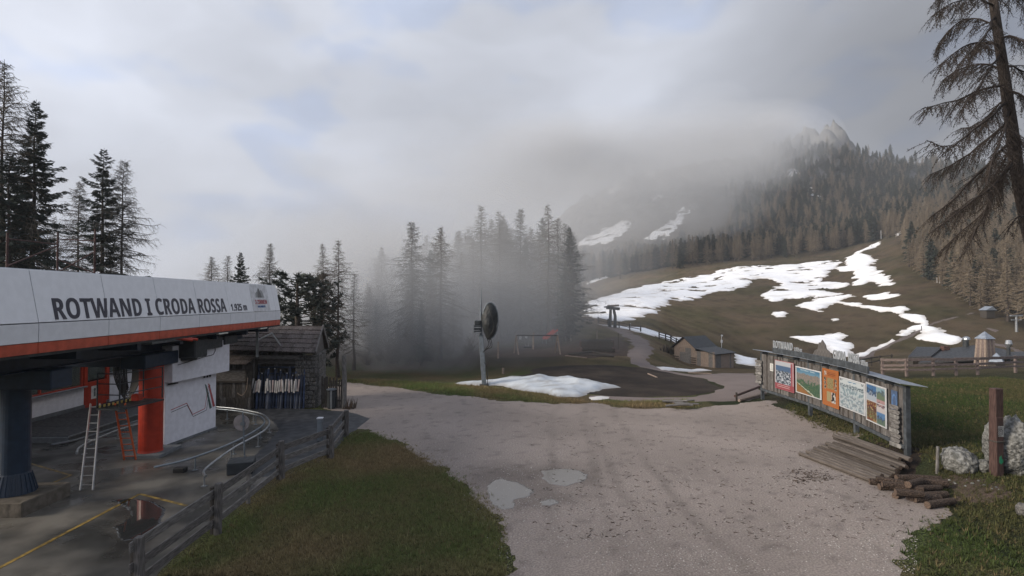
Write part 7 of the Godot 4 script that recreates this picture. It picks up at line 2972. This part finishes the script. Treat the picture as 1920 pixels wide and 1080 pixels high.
func make_fog() -> void:
	# banks of mist: [px, py, depth, size across, high, deep, density]
	# [name, px, py, depth, half width, half height, half depth, density per metre]
	rng.seed = 500
	var list := []
	for k in 10:      # a thin sheet of mist hangs before the grove
		var px := lerpf(655.0, 1030.0, (k + 0.5) / 10.0)
		list.append(["mist_bank", px, rng.randf_range(560, 600), rng.randf_range(50.0, 53.0), rng.randf_range(3.5, 6.0), rng.randf_range(6.5, 9.5), rng.randf_range(3.0, 4.2), lerpf(0.055, 0.010, smoothstep(800.0, 930.0, px)), "thin mist sheet hanging before the misty grove"])
	for k in 12:      # and drifts on among the larches behind the snow gun
		var px := lerpf(650.0, 1000.0, (k + 0.5) / 12.0)
		list.append(["mist_bank", px, rng.randf_range(500, 590), rng.randf_range(66, 108), rng.randf_range(15, 25), rng.randf_range(12, 22), rng.randf_range(12, 20), 0.0085, "pale valley mist drifting among the larches behind the snow gun"])
	for e in [[700, 540, 190, 95, 40, 60], [860, 480, 210, 80, 50, 60], [560, 580, 170, 70, 24, 50]]:
		list.append(["mist_bank", e[0], e[1], e[2], e[3], e[4], e[5], 0.006, "pale valley mist behind the misty grove"])
	for e in [[1130, 400, 340, 60, 36, 40], [1220, 370, 380, 70, 40, 50], [1310, 350, 410, 62, 40, 50], [1250, 420, 400, 80, 20, 40]]:
		list.append(["mist_bank", e[0], e[1], e[2], e[3], e[4], e[5], 0.007, "thin veil of mist before the mountain flank"])
	for e in [[950, 350, 520, 105, 76, 90], [1075, 322, 600, 150, 60, 110], [1180, 312, 620, 170, 58, 120], [1270, 300, 640, 150, 54, 120], [1350, 288, 660, 130, 46, 110], [1415, 270, 680, 100, 42, 100], [1462, 250, 700, 70, 36, 70], [1050, 385, 470, 70, 36, 50], [1390, 320, 600, 66, 28, 60]]:
		list.append(["low_cloud", e[0], e[1], e[2], e[3], e[4], e[5], 0.0042, "low grey cloud lying on the mountain flank and rock tower"])
	for k in 22:     # ragged wisps round the cloud's rim
		var px := rng.randf_range(930, 1470)
		var top := lerpf(320.0, 235.0, smoothstep(900.0, 1250.0, px))
		list.append(["low_cloud", px, top + rng.randf_range(-30, 90), rng.randf_range(480, 740), rng.randf_range(35, 95), rng.randf_range(16, 40), rng.randf_range(30, 70), 0.0032, "ragged wisp at the rim of the low grey cloud"])
	for e in list:
		for q in [[1.0, 0.25], [0.8, 0.35], [0.58, 0.4]]:
			if e[8][0] == "r" and q[0] > 0.9:
				continue
			var f := FogVolume.new()
			f.name = numbered(e[0])
			f.shape = RenderingServer.FOG_VOLUME_SHAPE_ELLIPSOID
			f.size = Vector3(e[4], e[5], e[6]) * 2.0 * q[0]
			f.position = at(e[1], e[2], e[3])
			f.rotation = Vector3(0, rng.randf_range(-0.5, 0.5), rng.randf_range(-0.25, 0.25))
			f.material = fog_mat(e[0], snappedf(e[7] * q[1], 0.0002))
			add_child(f)
			f.set_meta("kind", "stuff")
			f.set_meta("label", e[8])


func fog_mat(called: String, density: float) -> FogMaterial:
	var key := "%s%.5f" % [called, density]
	if not shared.has(key):
		var m := FogMaterial.new()
		m.resource_name = called
		m.density = density
		m.albedo = lin(0.945, 0.965, 0.995)
		shared[key] = m
	return shared[key]


func _ready() -> void:
	nz.seed = 3
	nz.frequency = 0.03
	nz.fractal_octaves = 4
	nf.seed = 8
	nf.frequency = 0.12
	nf.fractal_octaves = 4
	nr.seed = 15
	nr.frequency = 0.011
	nr.fractal_type = FastNoiseLite.FRACTAL_RIDGED
	nr.fractal_octaves = 4
	make_rings()
	make_world()
	make_materials()
	var t0 := Time.get_ticks_msec()
	make_ground()
	print("ground ", Time.get_ticks_msec() - t0)
	make_station()
	make_shed()
	make_yard_things()
	make_board()
	make_far_things()
	print("things ", Time.get_ticks_msec() - t0)
	make_trees()
	make_near_larch()
	make_grass()
	make_fog()
	print("all ", Time.get_ticks_msec() - t0)
